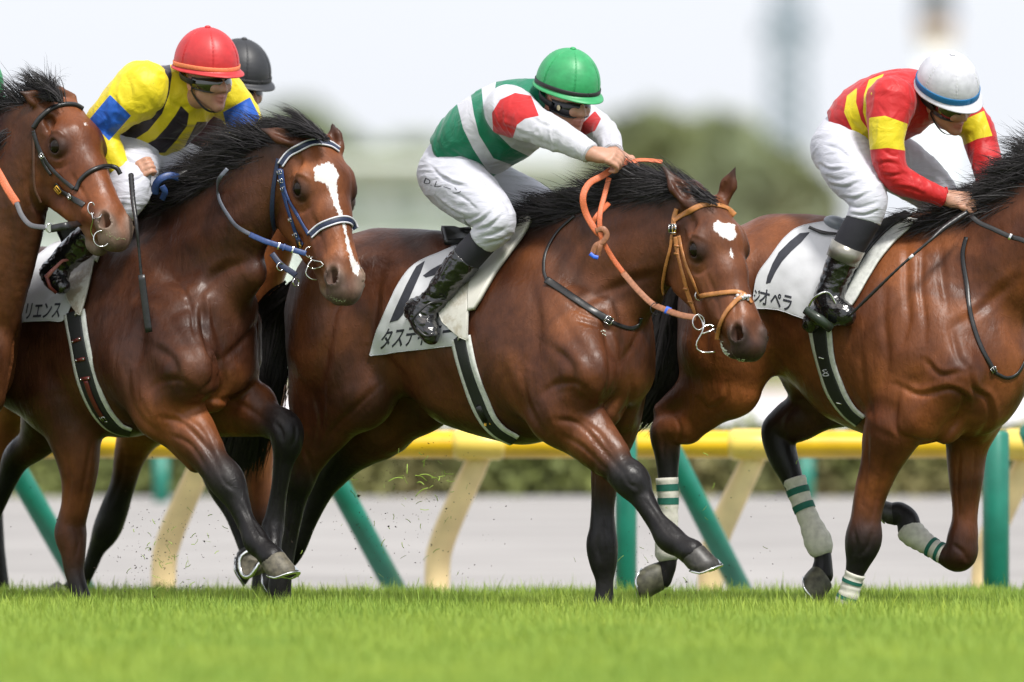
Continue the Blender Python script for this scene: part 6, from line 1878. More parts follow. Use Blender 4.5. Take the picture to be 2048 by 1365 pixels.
def patch(name, tree, top, bottom, nu, nv, off, thick, mat, parent=None, smooth=6, edge=None, wav=0.0, fall=None):
    """cloth laid over the body between two photograph curves (same direction), with thickness"""
    A, B = spline(top, nu), spline(bottom, nu)
    px = A[:, None] * (1 - np.linspace(0, 1, nv))[None, :, None] + B[:, None] * np.linspace(0, 1, nv)[None, :, None]
    Y = np.full((nu, nv), np.nan)
    for i in range(nu):
        for j in range(nv):
            p, n_ = cast(tree, *px[i, j])
            if p is not None: Y[i, j] = p[1]
    bad = np.isnan(Y)
    if fall is not None: Y[bad] = fall
    else:
        for _ in range(200):
            if not np.isnan(Y).any(): break
            Z = np.pad(Y, 1, constant_values=np.nan)
            st = np.stack([Z[:-2, 1:-1], Z[2:, 1:-1], Z[1:-1, :-2], Z[1:-1, 2:]])
            with np.errstate(all='ignore'):
                import warnings; warnings.simplefilter('ignore')
                mm = np.nanmean(st, 0)
            Y = np.where(np.isnan(Y), mm, Y)
    H0 = Y.copy()
    for _ in range(smooth):
        Z = np.pad(Y, 1, mode='edge')
        Y = (Z[:-2, 1:-1] + Z[2:, 1:-1] + Z[1:-1, :-2] + Z[1:-1, 2:] + 2 * Y) / 6
        Y = np.minimum(Y, H0)
    P = np.array([[wpt(px[i, j][0], px[i, j][1], Y[i, j]) for j in range(nv)] for i in range(nu)])
    du = np.gradient(P, axis=0); dv = np.gradient(P, axis=1)
    Nn = np.cross(du, dv); Nn /= np.linalg.norm(Nn, axis=2)[..., None] + 1e-9
    Nn *= np.where(Nn[..., 1:2] > 0, -1, 1)
    if wav:
        w_ = vnoise(P.reshape(-1, 3), 11, 5).reshape(nu, nv) + .6 * vnoise(P.reshape(-1, 3), 24, 6).reshape(nu, nv)
        P = P + Nn * (w_ * wav + wav)[..., None]
    up = P + Nn * (off + thick); lo = P + Nn * off
    V = np.concatenate([up.reshape(-1, 3), lo.reshape(-1, 3)])
    g = np.arange(nu * nv).reshape(nu, nv); q = nu * nv
    Fc = []
    for i in range(nu - 1):
        for j in range(nv - 1):
            Fc.append((g[i, j], g[i, j + 1], g[i + 1, j + 1], g[i + 1, j])); Fc.append((q + g[i, j], q + g[i + 1, j], q + g[i + 1, j + 1], q + g[i, j + 1]))
    rim = [g[i, 0] for i in range(nu)] + [g[nu - 1, j] for j in range(1, nv)] + [g[i, nv - 1] for i in range(nu - 2, -1, -1)] + [g[0, j] for j in range(nv - 2, 0, -1)]
    for a, b in zip(rim, rim[1:] + rim[:1]): Fc.append((a, b, q + b, q + a))
    m = MB().add(V, Fc); o = m.build(name, mat, parent)
    t = BVHTree.FromPolygons(m.v, m.f)
    if edge is not None:
        R = [up.reshape(-1, 3)[k] for k in rim]; R.append(R[0])
        MB().tube(R, .0016, 5, caps=False).build('hem', edge, o)
    return o, t

def letters(text, tree, org, ex, ey, mat, parent, name='lettering', bold=.0, off=.0012, seg=5.0):
    """printed characters: font outline mapped to the photograph plane by org + x ex + y ey, then laid on the cloth"""
    c = bpy.data.curves.new('lettering', 'FONT'); c.body = text; c.resolution_u = 3; c.offset = bold
    tmp = bpy.data.objects.new('lettering_tmp', c); COL.objects.link(tmp)
    bpy.context.view_layer.update()
    me = bpy.data.meshes.new_from_object(tmp.evaluated_get(bpy.context.evaluated_depsgraph_get()))
    bpy.data.objects.remove(tmp); bpy.data.curves.remove(c)
    bm = bmesh.new(); bm.from_mesh(me)
    bmesh.ops.remove_doubles(bm, verts=bm.verts, dist=1e-5)
    bmesh.ops.triangulate(bm, faces=bm.faces)
    for v in bm.verts:
        x, y = v.co.x, v.co.y
        v.co = (org[0] + x * ex[0] + y * ey[0], org[1] + x * ex[1] + y * ey[1], 0)
    for _ in range(3):
        es = [e for e in bm.edges if e.calc_length() > seg]
        if not es: break
        bmesh.ops.subdivide_edges(bm, edges=es, cuts=1)
        bmesh.ops.triangulate(bm, faces=bm.faces)
    last = None
    for v in bm.verts:
        p, n_ = cast(tree, v.co.x, v.co.y)
        if p is None:
            v.tag = True; v.co = (0, 0, -999); continue
        v.co = Vector(p + n_ * off)
    bmesh.ops.delete(bm, geom=[v for v in bm.verts if v.co.z < -900], context='VERTS')
    m2 = bpy.data.meshes.new(name); bm.to_mesh(m2); bm.free(); bpy.data.meshes.remove(me)
    return link(name, m2, parent, mat)

def poly_print(tree, poly, mat, parent, name='numeral', off=.0012):
    """a printed stroke of a big numeral"""
    bm = bmesh.new(); vs = [bm.verts.new((x, y, 0)) for x, y in poly]; f = bm.faces.new(vs)
    bmesh.ops.triangulate(bm, faces=[f])
    for _ in range(5):
        es = [e for e in bm.edges if e.calc_length() > 7]
        if not es: break
        bmesh.ops.subdivide_edges(bm, edges=es, cuts=1); bmesh.ops.triangulate(bm, faces=bm.faces)
    for v in bm.verts:
        p, n_ = cast(tree, v.co.x, v.co.y)
        v.co = Vector(p + n_ * off) if p is not None else Vector((0, 0, -999))
    bmesh.ops.delete(bm, geom=[v for v in bm.verts if v.co.z < -900], context='VERTS')
    me = bpy.data.meshes.new(name); bm.to_mesh(me); bm.free()
    return link(name, me, parent, mat)

def group_root(name, at_, label, cat, group=None):
    return empty(name, at_, label, cat, group)

def girth(label, tree, pts, wo, wi, extra=None, webbing=None):
    P, NN = surf(tree, pts, .002, 60, 6)
    g = group_root('girth', P[30], label, 'girth', 'girths under the saddles')
    MB().ribbon(P, NN, wo * PX, .008).build('lining', M['girth_white'], g)
    MB().ribbon(P + NN * .0075, NN, wi * PX, .004).build('webbing', webbing or M['girth_black'], g)
    return g, P, NN

# ---- centre horse
sc3 = group_root('saddlecloth', F3.P(850, 600, -.3), 'white number cloth lettered below a large 12, under the green and white jockey', 'saddlecloth', 'number cloths')
o, ct3 = patch('cloth', t3, [(740, 710), (765, 640), (800, 566), (838, 526), (895, 502), (960, 476)], [(742, 711), (800, 703), (860, 697), (905, 692), (930, 686), (945, 600)], 60, 44, .004, .004, M['white_cloth'], sc3, wav=.0035, edge=M['white_trim'])
poly_print(ct3, [(833, 533), (850, 522), (842, 545), (822, 590), (806, 630), (796, 641), (779, 646), (792, 615), (812, 572), (826, 545)], M['ink'], sc3)
poly_print(ct3, [(846, 552), (862, 540), (880, 530), (905, 524), (925, 532), (930, 550), (918, 545), (900, 540), (880, 548), (866, 552), (852, 556)], M['ink'], sc3)
poly_print(ct3, [(925, 532), (932, 560), (900, 600), (860, 625), (840, 640), (812, 640), (830, 618), (870, 590), (905, 560), (915, 545)], M['ink'], sc3)
letters('タスティエーラ', ct3, (757, 697), (24.5, -3.0), (11, -46), M['ink'], sc3, bold=.018)
sd3 = group_root('saddle', F3.P(960, 520, -.25), 'cream racing saddle with a stained flap on the orange-reined horse', 'saddle', 'racing saddles')
patch('pad', t3, [(1066, 433), (1040, 446), (1000, 478), (972, 510), (950, 545), (941, 585), (943, 625)], [(1069, 445), (1052, 475), (1027, 510), (1000, 546), (982, 576), (966, 604), (954, 622)], 40, 9, .012, .016, M['cream_leather'], sd3, smooth=4)
o, ft3 = patch('flap', t3, [(982, 504), (940, 524), (905, 550), (884, 580), (878, 605), (884, 640), (898, 660), (925, 676)], [(984, 508), (975, 524), (962, 541), (951, 560), (945, 585), (944, 615), (943, 650), (942, 682)], 40, 18, .018, .007, M['flap3'], sd3, smooth=10, edge=M['cream_leather'])
patch('seat', t3, [(880, 470), (930, 462), (985, 455), (1040, 440)], [(890, 500), (935, 498), (985, 490), (1050, 452)], 24, 12, .02, .02, M['black_leather'], sd3, smooth=6)
g3, gP, gN = girth('black webbing girth with a white lining round the orange-reined horse', t3, [(922, 676), (936, 735), (955, 790), (975, 835), (998, 862), (1030, 880)], 56, 31)
MB().tube([gP[34] + gN[34] * .012, gP[42] + gN[42] * .012], [.016, .013], 10, flat=((0, 1, 0), .4)).build('keeper', M['black_leather'], g3)
for k in (43, 44): MB().box(gP[k] + gN[k] * .014 + np.array([.012 if k == 43 else -.012, 0, 0]), (.004, .003, .006)).build('tag', M['gold'], g3)
st3 = group_root('stirrup', F3.P(868, 640, -.34), 'dark stirrup with its leather over the boot beside the number cloth', 'stirrup', 'stirrups')
b3y = float(F3.P(868, 630, -.365)[1])
MB().tube(spline([wpt(893, 602, b3y + .03), wpt(862, 606, b3y - .01), wpt(840, 622, b3y - .02), wpt(826, 640, b3y - .015), wpt(832, 655, b3y)], 20), .0045, 8).build('arm', M['black_leather'], st3)
MB().tube(spline([wpt(832, 655, b3y), wpt(850, 672, b3y - .02), wpt(866, 670, b3y)], 10), .006, 8).build('tread', M['black_leather'], st3)

ns3 = group_root('neck_strap', F3.P(1150, 600, -.2), 'black buckled neck strap round the base of the orange-reined horse\'s neck', 'strap', 'neck straps')
strap('cord', t3, [(1150, 432), (1115, 465), (1092, 505), (1088, 540), (1094, 562)], 6, M['black_leather'], ns3)
sp_, sn_ = surf(t3, [(1092, 560), (1120, 578), (1152, 600), (1190, 625), (1222, 644)], .002, 30)
MB().ribbon(sp_, sn_, 15 * PX, .005).build('strap', M['black_leather'], ns3)
buckle(ns3, sp_[28], sn_[28], sp_[28] - sp_[24], .014, .014)
strap('cord', t3, [(1218, 642), (1240, 652), (1262, 657), (1277, 650), (1282, 636)], 8, M['black_leather'], ns3)

br3 = group_root('bridle', H3.W(.2, -.1, -.05), 'tan leather figure-eight bridle with a small number 12 plate', 'bridle', 'bridles')
T = M['tan_leather']
strap('browband', t3, [(1346, 443), (1363, 432), (1394, 415), (1420, 409), (1451, 416), (1470, 431)], 11, T, br3)
strap('headpiece', t3, [(1354, 418), (1348, 440), (1348, 470)], 10, T, br3)
strap('throat_lash', t3, [(1344, 470), (1341, 496), (1330, 538), (1324, 572), (1325, 590)], 6, T, br3)
strap('cheekpiece', t3, [(1352, 474), (1357, 509), (1368, 553), (1377, 588), (1392, 628)], 11, T, br3)
strap('cheek_strap', t3, [(1358, 472), (1372, 525), (1390, 569), (1400, 592)], 8, T, br3)
for (x, y) in ((1357, 493), (1358, 509), (1375, 578), (1384, 604)):
    p, n_ = cast(t3, x, y)
    if p is not None: MB().box(p + n_ * .007, (.011, .0035, .004), (unit(np.array([1, 0, -.25])), n_, np.cross(unit(np.array([1, 0, -.25])), n_))).build('keeper', T, br3)
strap('noseband', t3, [(1402, 592), (1425, 589), (1450, 586), (1474, 585), (1490, 592), (1502, 607)], 9, T, br3, off=.004)
strap('flash', t3, [(1491, 590), (1472, 603), (1453, 627), (1441, 652), (1434, 680)], 9, T, br3, off=.005)
p, n_ = cast(t3, 1484, 596)
fl = MB(); rr = np.random.RandomState(3)
for _ in range(26): fl.sphere(p + n_ * .004 + np.array([rr.uniform(-.028, .028), rr.uniform(-.006, .006), rr.uniform(-.012, .012)]), rr.uniform(.004, .008), 6, 4)
fl.build('fleece_pad', M['white_trim'], br3)
p, n_ = cast(t3, 1348, 458)
pl = MB().box(p + n_ * .010, (.013, .004, .015), (unit(np.cross(n_, (0, 0, 1))), n_, np.cross(unit(np.cross(n_, (0, 0, 1))), n_))).build('number_plate', M['black_leather'], br3)
buckle(br3, p + n_ * .008, n_, (0, 0, 1), .016, .0145, .002)
plt = BVHTree.FromPolygons([tuple(v.co) for v in pl.data.vertices], [tuple(f.vertices) for f in pl.data.polygons])
letters('12', plt, (1342, 465), (11.5, 0), (0, -17), M['gold'], pl, off=.0006, bold=.01)
def hardware(parent, tree, rings, rods, y=None):
    for (x, y_, R, e) in rings:
        p, n_ = cast(tree, x, y_)
        if p is None: p = wpt(x, y_, y); n_ = np.array([0, -1., 0])
        MB().ring(p + np.array([0, -.010, 0]), (0.25, -1, 0.1), R * PX, .0022, 24, 8, e).build('ring', M['chrome'], parent)
    for pts in rods:
        Q_ = []
        for (x, y_) in pts:
            p, n_ = cast(tree, x, y_)
            yy = p[1] - .012 if p is not None else y - .01
            Q_.append(wpt(x, y_, min(yy, y)))
        MB().tube(spline(Q_, 16), .0026, 8).build('bit', M['chrome'], parent)
hy3 = float(H3.W(.50, -.06, -.14)[1]) - .015
hardware(br3, t3, [(1399, 592, 9, 1.0), (1397, 645, 15, .8)], [[(1396, 630), (1404, 642), (1407, 656), (1402, 670), (1394, 684), (1394, 698), (1408, 705), (1430, 704)], [(1406, 655), (1418, 650), (1428, 653)], [(1404, 668), (1416, 664), (1430, 658)]], hy3)

rn3 = group_root('reins', F3.P(1230, 480, -.2), 'orange rubber-grip reins knotted in front of the hooped jockey\'s hand', 'reins', 'reins')
yh = float(F3.P(1235, 340, -.08)[1])
yk = float(F3.P(1200, 470, -.19)[1])
def free_ribbon(name, pts, w, mat, parent, thick=.005, nrm=(0, -1, .15), n=40):
    S = spline([tuple(p) for p in pts], n)
    P = np.array([wpt(*p) for p in S])
    return MB().ribbon(P, np.tile(np.asarray(nrm, float), (n, 1)), w * PX, thick).build(name, mat, parent)
free_ribbon('rein', [(1258, 322, yh + .05), (1236, 332, yh), (1205, 352, yh - .05), (1178, 368, yh - .07), (1166, 395, yh - .09), (1172, 428, yk), (1192, 462, yk - .01), (1203, 470, yk)], 13, M['orange_rubber'], rn3)
free_ribbon('rein', [(1218, 356, yh - .03), (1208, 395, yh - .05), (1200, 430, yk - .01), (1202, 472, yk - .015), (1222, 512, yk), (1248, 548, yk)], 10, M['orange_rubber'], rn3, .004)
free_ribbon('rein', [(1217, 408, yh - .02), (1196, 430, yk), (1184, 448, yk)], 10, M['orange_rubber'], rn3)
free_ribbon('rein', [(1246, 546, yk), (1275, 580, yk - .06), (1303, 607, yk - .10), (1325, 618, yk - .13), (1362, 631, hy3 + .02), (1392, 636, hy3)], 12, M['brown_leather'], rn3)
free_ribbon('rein', [(1258, 330, yh + .08), (1275, 322, yh + .10), (1300, 322, yh + .12), (1325, 325, yh + .12)], 12, M['orange_rubber'], rn3, nrm=(0, -.6, .8))
free_ribbon('knot', [(1192, 462, yk - .012), (1206, 458, yk - .022), (1214, 470, yk - .022), (1206, 484, yk - .02), (1192, 492, yk - .015), (1185, 508, yk - .01)], 11, M['brown_leather'], rn3, .005)
free_ribbon('knot', [(1204, 480, yk - .012), (1200, 495, yk - .02), (1196, 512, yk - .01)], 9, M['brown_leather'], rn3, .005)
free_ribbon('end_tape', [(1180, 508, yk - .02), (1188, 514, yk - .022), (1196, 516, yk - .02)], 8, M['blue_tape'], rn3, .006)
free_ribbon('end_tape', [(1331, 620, yk - .145), (1341, 624, yk - .15)], 15, M['blue_tape'], rn3, .008)
MB().ring(wpt(1311, 618, yk - .12), (.6, -1, 0), .022, .002, 22, 6).build('rein_stop', M['black_leather'], rn3)

# ---- second horse
sc2 = group_root('saddlecloth', F2.P(100, 600, -.3), 'grey-white number cloth half hidden by the first horse\'s neck', 'saddlecloth', 'number cloths')
o, ct2 = patch('cloth', t2, [(30, 600), (45, 560), (70, 520), (110, 490), (160, 470)], [(36, 646), (70, 644), (100, 643), (132, 641), (150, 600)], 34, 26, .004, .004, M['white_cloth'], sc2, wav=.003, edge=M['white_trim'])
letters('リエンス', ct2, (46, 637), (18.6, -.8), (7, -38), M['ink'], sc2, bold=.02)
sd2 = group_root('saddle', F2.P(200, 520, -.25), 'cream racing saddle with a mud-stained flap behind the first horse\'s muzzle', 'saddle', 'racing saddles')
patch('pad', t2, [(312, 398), (275, 408), (235, 428), (210, 450), (196, 476), (186, 520)], [(316, 405), (290, 425), (258, 444), (232, 464), (212, 496), (198, 530)], 26, 8, .012, .014, M['cream_leather'], sd2, smooth=4)
patch('flap', t2, [(196, 478), (168, 500), (148, 530), (138, 562), (136, 596), (146, 618), (160, 630)], [(205, 484), (203, 500), (194, 530), (187, 562), (181, 590), (174, 616), (168, 634)], 34, 14, .018, .007, M['flap2'], sd2, smooth=8, edge=M['cream_leather'])
patch('seat', t2, [(110, 455), (160, 445), (220, 430), (270, 405)], [(125, 490), (170, 480), (225, 450), (280, 420)], 20, 10, .02, .02, M['black_leather'], sd2)
g2, gP, gN = girth('white-lined black girth with dark red leather pieces on the dark bay horse', t2, [(150, 625), (159, 680), (170, 735), (185, 785), (206, 826), (232, 854), (262, 864)], 58, 38)
for k in (12, 20, 28):
    T_ = gP[k + 1] - gP[k - 1]; B_ = unit(np.cross(T_, gN[k]))
    MB().tube([gP[k] + gN[k] * .014 - B_ * .022, gP[k] + gN[k] * .014 + B_ * .022], .0075, 8, flat=((0, 1, 0), .4)).build('keeper', M['red_leather'], g2)
    st_ = MB()
    for q in (-1, 1): st_.sphere(gP[k] + gN[k] * .018 + B_ * .020 * q, .004, 8, 5)
    st_.build('stud', M['chrome'], g2)
MB().ribbon(gP[29:46] + gN[29:46] * .014, gN[29:46], .022, .004).build('billet', M['red_leather'], g2)
buckle(g2, gP[46] + gN[46] * .012, gN[46], gP[47] - gP[45], .014, .012)
st2 = group_root('stirrup', F2.P(100, 550, -.36), 'stirrup with a dusty red leather over the boot behind the first horse\'s neck', 'stirrup', 'stirrups')
y2s = float(F2.P(115, 540, -.385)[1])
MB().tube([wpt(148, 518, y2s + .02), wpt(125, 522, y2s - .01), wpt(104, 542, y2s - .02), wpt(92, 556, y2s - .02)], [.005, .006, .008, .010], 8, flat=((0, 1, 0), .5)).build('arm', plain('dusty_red_leather', (.30, .10, .09), .5, nscale=60), st2)
MB().tube([wpt(92, 550, y2s - .02), wpt(100, 575, y2s - .01), wpt(112, 586, y2s)], .007, 8).build('tread', M['red_leather'], st2)

br2 = group_root('bridle', H2.W(.2, -.1, -.05), 'navy webbing bridle with white-edged browband and noseband', 'bridle', 'bridles')
bb = [(562, 331), (577, 311), (600, 295), (629, 286), (657, 289), (677, 301)]
nb = [(621, 472), (636, 458), (652, 449), (680, 440), (700, 443), (711, 459)]
for nm, pts in (('browband', bb), ('noseband', nb)):
    P_, N_ = surf(t2, pts, .002, 50, 3)
    o = MB().ribbon(P_, N_, 15 * PX, .006).build(nm, M['navy_dark'], br2)
    T_ = np.gradient(P_, axis=0); B_ = np.cross(T_, N_); B_ /= np.linalg.norm(B_, axis=1)[:, None]
    for q in (-1, 1): MB().tube(P_ + N_ * .005 + B_ * q * 6.2 * PX, .0036, 7).build('piping', M['white_trim'], o)
strap('cheekpiece', t2, [(560, 338), (563, 360), (572, 402), (586, 447), (597, 478), (606, 492)], 10, M['navy'], br2)
strap('cheek_strap', t2, [(564, 340), (569, 373), (580, 401), (600, 437), (619, 470)], 8, M['navy'], br2, off=.004)
strap('throat_lash', t2, [(557, 318), (550, 359), (546, 390), (544, 430), (548, 460)], 9, M['navy_dark'], br2)
for (x, y) in ((561, 345), (563, 362), (568, 378), (583, 440), (592, 470)):
    p, n_ = cast(t2, x, y)
    if p is not None: buckle(br2, p + n_ * .003, n_, (.3, 0, -1), .007, .010, .0013)
hy2 = float(H2.W(.50, -.06, -.14)[1]) - .015
p, n_ = cast(t2, 602, 490)
if p is None: p, n_ = wpt(602, 490, hy2), np.array([0, -1., 0])
pl = MB().box(p + n_ * .010, (.011, .004, .015), (unit(np.cross(n_, (-.3, 0, 1))), n_, unit((-.3, 0, 1)))).build('number_plate', M['black_leather'], br2)
plt = BVHTree.FromPolygons([tuple(v.co) for v in pl.data.vertices], [tuple(f.vertices) for f in pl.data.polygons])
letters('5', plt, (598, 496), (12, 2), (-2, -17), M['gold'], pl, off=.0006, bold=.01)
hardware(br2, t2, [(620, 505, 11, .9)], [[(618, 512), (624, 520), (642, 524)], [(624, 520), (616, 532), (628, 538), (646, 532)], [(616, 532), (612, 548), (622, 558), (636, 560)], [(642, 524), (647, 530)]], hy2)
rn2 = group_root('reins', F2.P(480, 460, -.2), 'navy webbing reins of the dark bay horse', 'reins', 'reins')
ya = float(F2.P(446, 400, -.15)[1])
strap('rein', t2, [(455, 338, ya), (440, 356, ya), (436, 372, ya), (440, 400), (455, 428), (478, 456, ya - .13), (520, 478, ya - .19), (552, 490, hy2 + .02)], 8, plain('grey_cord', (.10, .11, .14), .5, nscale=200), rn2)
free_ribbon('rein', [(500, 470, ya - .17), (530, 483, ya - .2), (552, 490, hy2 + .01), (585, 500, hy2), (612, 508, hy2)], 11, M['navy'], rn2)
for x in (556, 566, 584): free_ribbon('keeper', [(x, 491 + (x - 552) * .28, hy2 - .012), (x + 3, 492 + (x - 552) * .28, hy2 - .012)], 15, M['chrome'] if x != 566 else M['navy'], rn2, .007)
ml = group_root('neck_strap', F2.P(560, 530, -.05), 'dark webbing strap with a steel ring hanging below the dark bay horse\'s jaw', 'strap', 'neck straps')
free_ribbon('strap', [(544, 508, hy2 + .1), (562, 530, hy2 + .08), (585, 546, hy2 + .06), (592, 552, hy2 + .05)], 12, M['navy_dark'], ml)
MB().ring(wpt(561, 534, hy2 + .07), (.5, -1, 0), .015, .0026, 20, 7).build('ring', M['chrome'], ml)
MB().ring(wpt(592, 565, hy2 + .05), (.9, -1, 0), .015, .0026, 20, 7).build('ring', M['chrome'], ml)
# wrist strap and whip of the second rider
wr2 = group_root('lead_strap', F2.P(340, 365, -.1), 'knotted navy strap looped over the withers in front of the yellow jockey\'s knee', 'strap')
yw = float(F2.P(335, 380, -.12)[1])
free_ribbon('loop', [(310, 388, yw), (312, 370, yw - .02), (322, 358, yw - .03), (340, 352, yw - .02), (358, 356, yw)], 15, M['navy'], wr2, .008)
free_ribbon('loop', [(325, 398, yw), (330, 385, yw - .02), (324, 372, yw - .03)], 12, M['navy'], wr2, .008)
free_ribbon('grip', [(352, 356, yw), (380, 342, yw + .02), (410, 330, yw + .04)], 14, M['black_leather'], wr2, .012)

# ---- right-hand horse
sc4 = group_root('saddlecloth', F4.P(1600, 560, -.3), 'bright white number cloth with a large 1 and lettering on the bandaged horse', 'saddlecloth', 'number cloths')
o, ct4 = patch('cloth', t4, [(1508, 610), (1514, 555), (1540, 516), (1574, 474), (1612, 453), (1700, 440), (1780, 436), (1838, 442)], [(1511, 617), (1540, 617), (1570, 623), (1604, 636), (1650, 650), (1688, 642), (1716, 580), (1760, 510)], 64, 36, .004, .004, M['white_cloth'], sc4, wav=.004, edge=M['white_trim'])
poly_print(ct4, [(1620, 465), (1600, 467), (1580, 483), (1558, 505), (1545, 528), (1535, 553), (1532, 568), (1541, 566), (1551, 545), (1564, 524), (1583, 503), (1602, 486)], M['ink'], sc4)
letters('オペラ', ct4, (1517, 606), (22.5, 5.4), (4, -37), M['ink'], sc4, bold=.02)
letters('ジ', ct4, (1504, 602), (16, 4), (3, -30), M['ink'], sc4, bold=.02)
sd4 = group_root('saddle', F4.P(1760, 470, -.25), 'black racing saddle over a white pad on the bandaged horse', 'saddle', 'racing saddles')
o, pt4 = patch('pad', t4, [(1800, 436), (1780, 455), (1758, 480), (1735, 515), (1712, 552), (1695, 590), (1672, 640)], [(1838, 443), (1812, 468), (1788, 492), (1762, 524), (1738, 562), (1716, 600), (1696, 628)], 36, 10, .010, .010, M['girth_white'], sd4, smooth=5)
patch('flap', t4, [(1812, 432), (1770, 446), (1740, 466), (1716, 498), (1698, 528), (1690, 552)], [(1830, 437), (1800, 452), (1774, 474), (1746, 506), (1722, 536), (1706, 562)], 30, 10, .020, .010, M['black_leather'], sd4, smooth=8)
sp4 = F4.P(1673, 447, -.06)
MB().sphere(sp4, (.052, .05, .028), 24, 12, ((.93, -.2, -.30), (.2, .95, 0), (.3, 0, .93))).build('cantle', plain('grey_cantle', (.20, .22, .25), .35, nscale=20, namt=.1), sd4)
patch('flap_edge', t4, [(1620, 458), (1645, 468), (1675, 474)], [(1618, 464), (1643, 476), (1673, 480)], 16, 4, .022, .006, M['black_leather'], sd4)
g4, gP, gN = girth('black elastic girth with a white lining on the bandaged horse', t4, [(1640, 650), (1648, 705), (1660, 750), (1676, 790), (1698, 822), (1722, 842)], 56, 34)
for k in (18, 44): MB().tube([gP[k] + gN[k] * .014 + np.array([-.014, 0, .003]), gP[k] + gN[k] * .014 + np.array([.014, 0, -.003])], .003, 6).build('stitching', M['chrome'], g4)
lp = [gP[26] + gN[26] * .016 + np.array([.012 * math.sin(t * 2), -.002, .012 * math.sin(t)]) for t in np.linspace(0, 6.28, 20)]
MB().tube(lp, .0016, 5).build('lace', M['white_trim'], g4)
st4 = group_root('stirrup', F4.P(1660, 610, -.36), 'steel stirrup with a broad tread under the boot of the red and yellow jockey', 'stirrup', 'stirrups')
y4s = float(F4.P(1660, 610, -.37)[1])
MB().tube(spline([wpt(1615, 622, y4s), wpt(1625, 600, y4s - .02), wpt(1645, 586, y4s - .03), wpt(1660, 588, y4s - .02), wpt(1674, 612, y4s - .015)], 22), .0045, 8).build('arm', M['chrome'], st4)
MB().tube([wpt(1610, 620, y4s - .01), wpt(1640, 640, y4s - .025), wpt(1662, 658, y4s - .01)], [.016, .020, .018], 10, flat=((0, 1, 0), .8)).build('tread', plain('green_black_tread', (.03, .04, .03), .25, nscale=30), st4)
ns4 = group_root('neck_strap', F4.P(1950, 650, -.2), 'thin black neck strap hanging to the chest of the bandaged horse', 'strap', 'neck straps')
P_, N_ = surf(t4, [(1933, 475), (1926, 513), (1934, 571), (1941, 628), (1960, 690), (1990, 746)], .002, 40)
MB().ribbon(P_, N_, 9 * PX, .005).build('strap', M['black_leather'], ns4)
buckle(ns4, P_[38], N_[38], P_[38] - P_[35], .010, .010)
strap('strap', t4, [(1990, 746), (2013, 756), (2034, 748), (2050, 720), (2060, 690)], 7, M['black_leather'], ns4)
rn4 = group_root('reins', F4.P(2000, 460, -.1), 'black leather reins running forward from the red and yellow jockey\'s hand', 'reins', 'reins')
yr4 = float(F4.P(1950, 430, -.14)[1])
free_ribbon('rein', [(1941, 432, yr4 - .02), (1958, 446, yr4 - .04), (1985, 458, yr4 - .07), (2020, 474, yr4 - .10), (2060, 488, yr4 - .14), (2180, 560, yr4 - .25), (2290, 590, yr4 - .45)], 10, M['black_leather'], rn4)
free_ribbon('keeper', [(2018, 473, yr4 - .115), (2022, 475, yr4 - .115)], 14, M['chrome'], rn4, .006)
br4 = group_root('bridle', H4.W(.2, -.1, -.05), 'black bridle of the bandaged horse, out past the picture edge', 'bridle', 'bridles')
strap('cheekpiece', t4, [(2160, 330), (2175, 420), (2215, 520)], 10, M['black_leather'], br4)
strap('noseband', t4, [(2215, 520), (2250, 500), (2290, 500)], 10, M['black_leather'], br4)

# bandages on the four legs of the right-hand horse
M['bandage'] = plain('white_leg_bandage', (.60, .58, .51), .8, nscale=40, namt=.16, bstr=.6, bdist=.003)
M['bandage_green'] = plain('bandage_green_stripe', (.008, .12, .085), .75, nscale=60, namt=.15, bstr=.3)
for i, (pts, st_) in enumerate([
        ([(1334, 956, -.12, 23), (1336, 1000, -.12, 21), (1336, 1050, -.12, 21), (1335, 1085, -.12, 25), (1335, 1106, -.12, 26), (1337, 1122, -.12, 20)], (.10, .26)),
        ([(1588, 958, .14, 24), (1602, 1000, .14, 22), (1618, 1040, .14, 22), (1634, 1078, .14, 28), (1641, 1096, .14, 27), (1648, 1112, .14, 18)], (.14, .32)),
        ([(1711, 1146, -.17, 21), (1704, 1165, -.17, 20), (1698, 1188, -.17, 21), (1690, 1212, -.17, 23), (1686, 1235, -.17, 23)], (.16, .52)),
        ([(1890, 1110, .15, 21), (1870, 1099, .15, 20), (1850, 1086, .15, 22), (1826, 1068, .15, 27), (1814, 1056, .15, 26)], (.10, .28))]):
    P_ = spline([(*F4.P(*q[:3]), q[3] * PX) for q in pts], 26)
    bw = MB().tube(P_[:, :3], P_[:, 3] + .0015 * np.sin(np.arange(26) * 1.7), 22).build('leg_bandage', M['bandage'], r4)
    for s_ in st_:
        k = s_ * 25; k0 = int(k); seg = P_[k0:k0 + 3]
        MB().tube(seg[:, :3], seg[:, 3] + .0022, 22, caps=False).build('stripe', M['bandage_green'], bw)

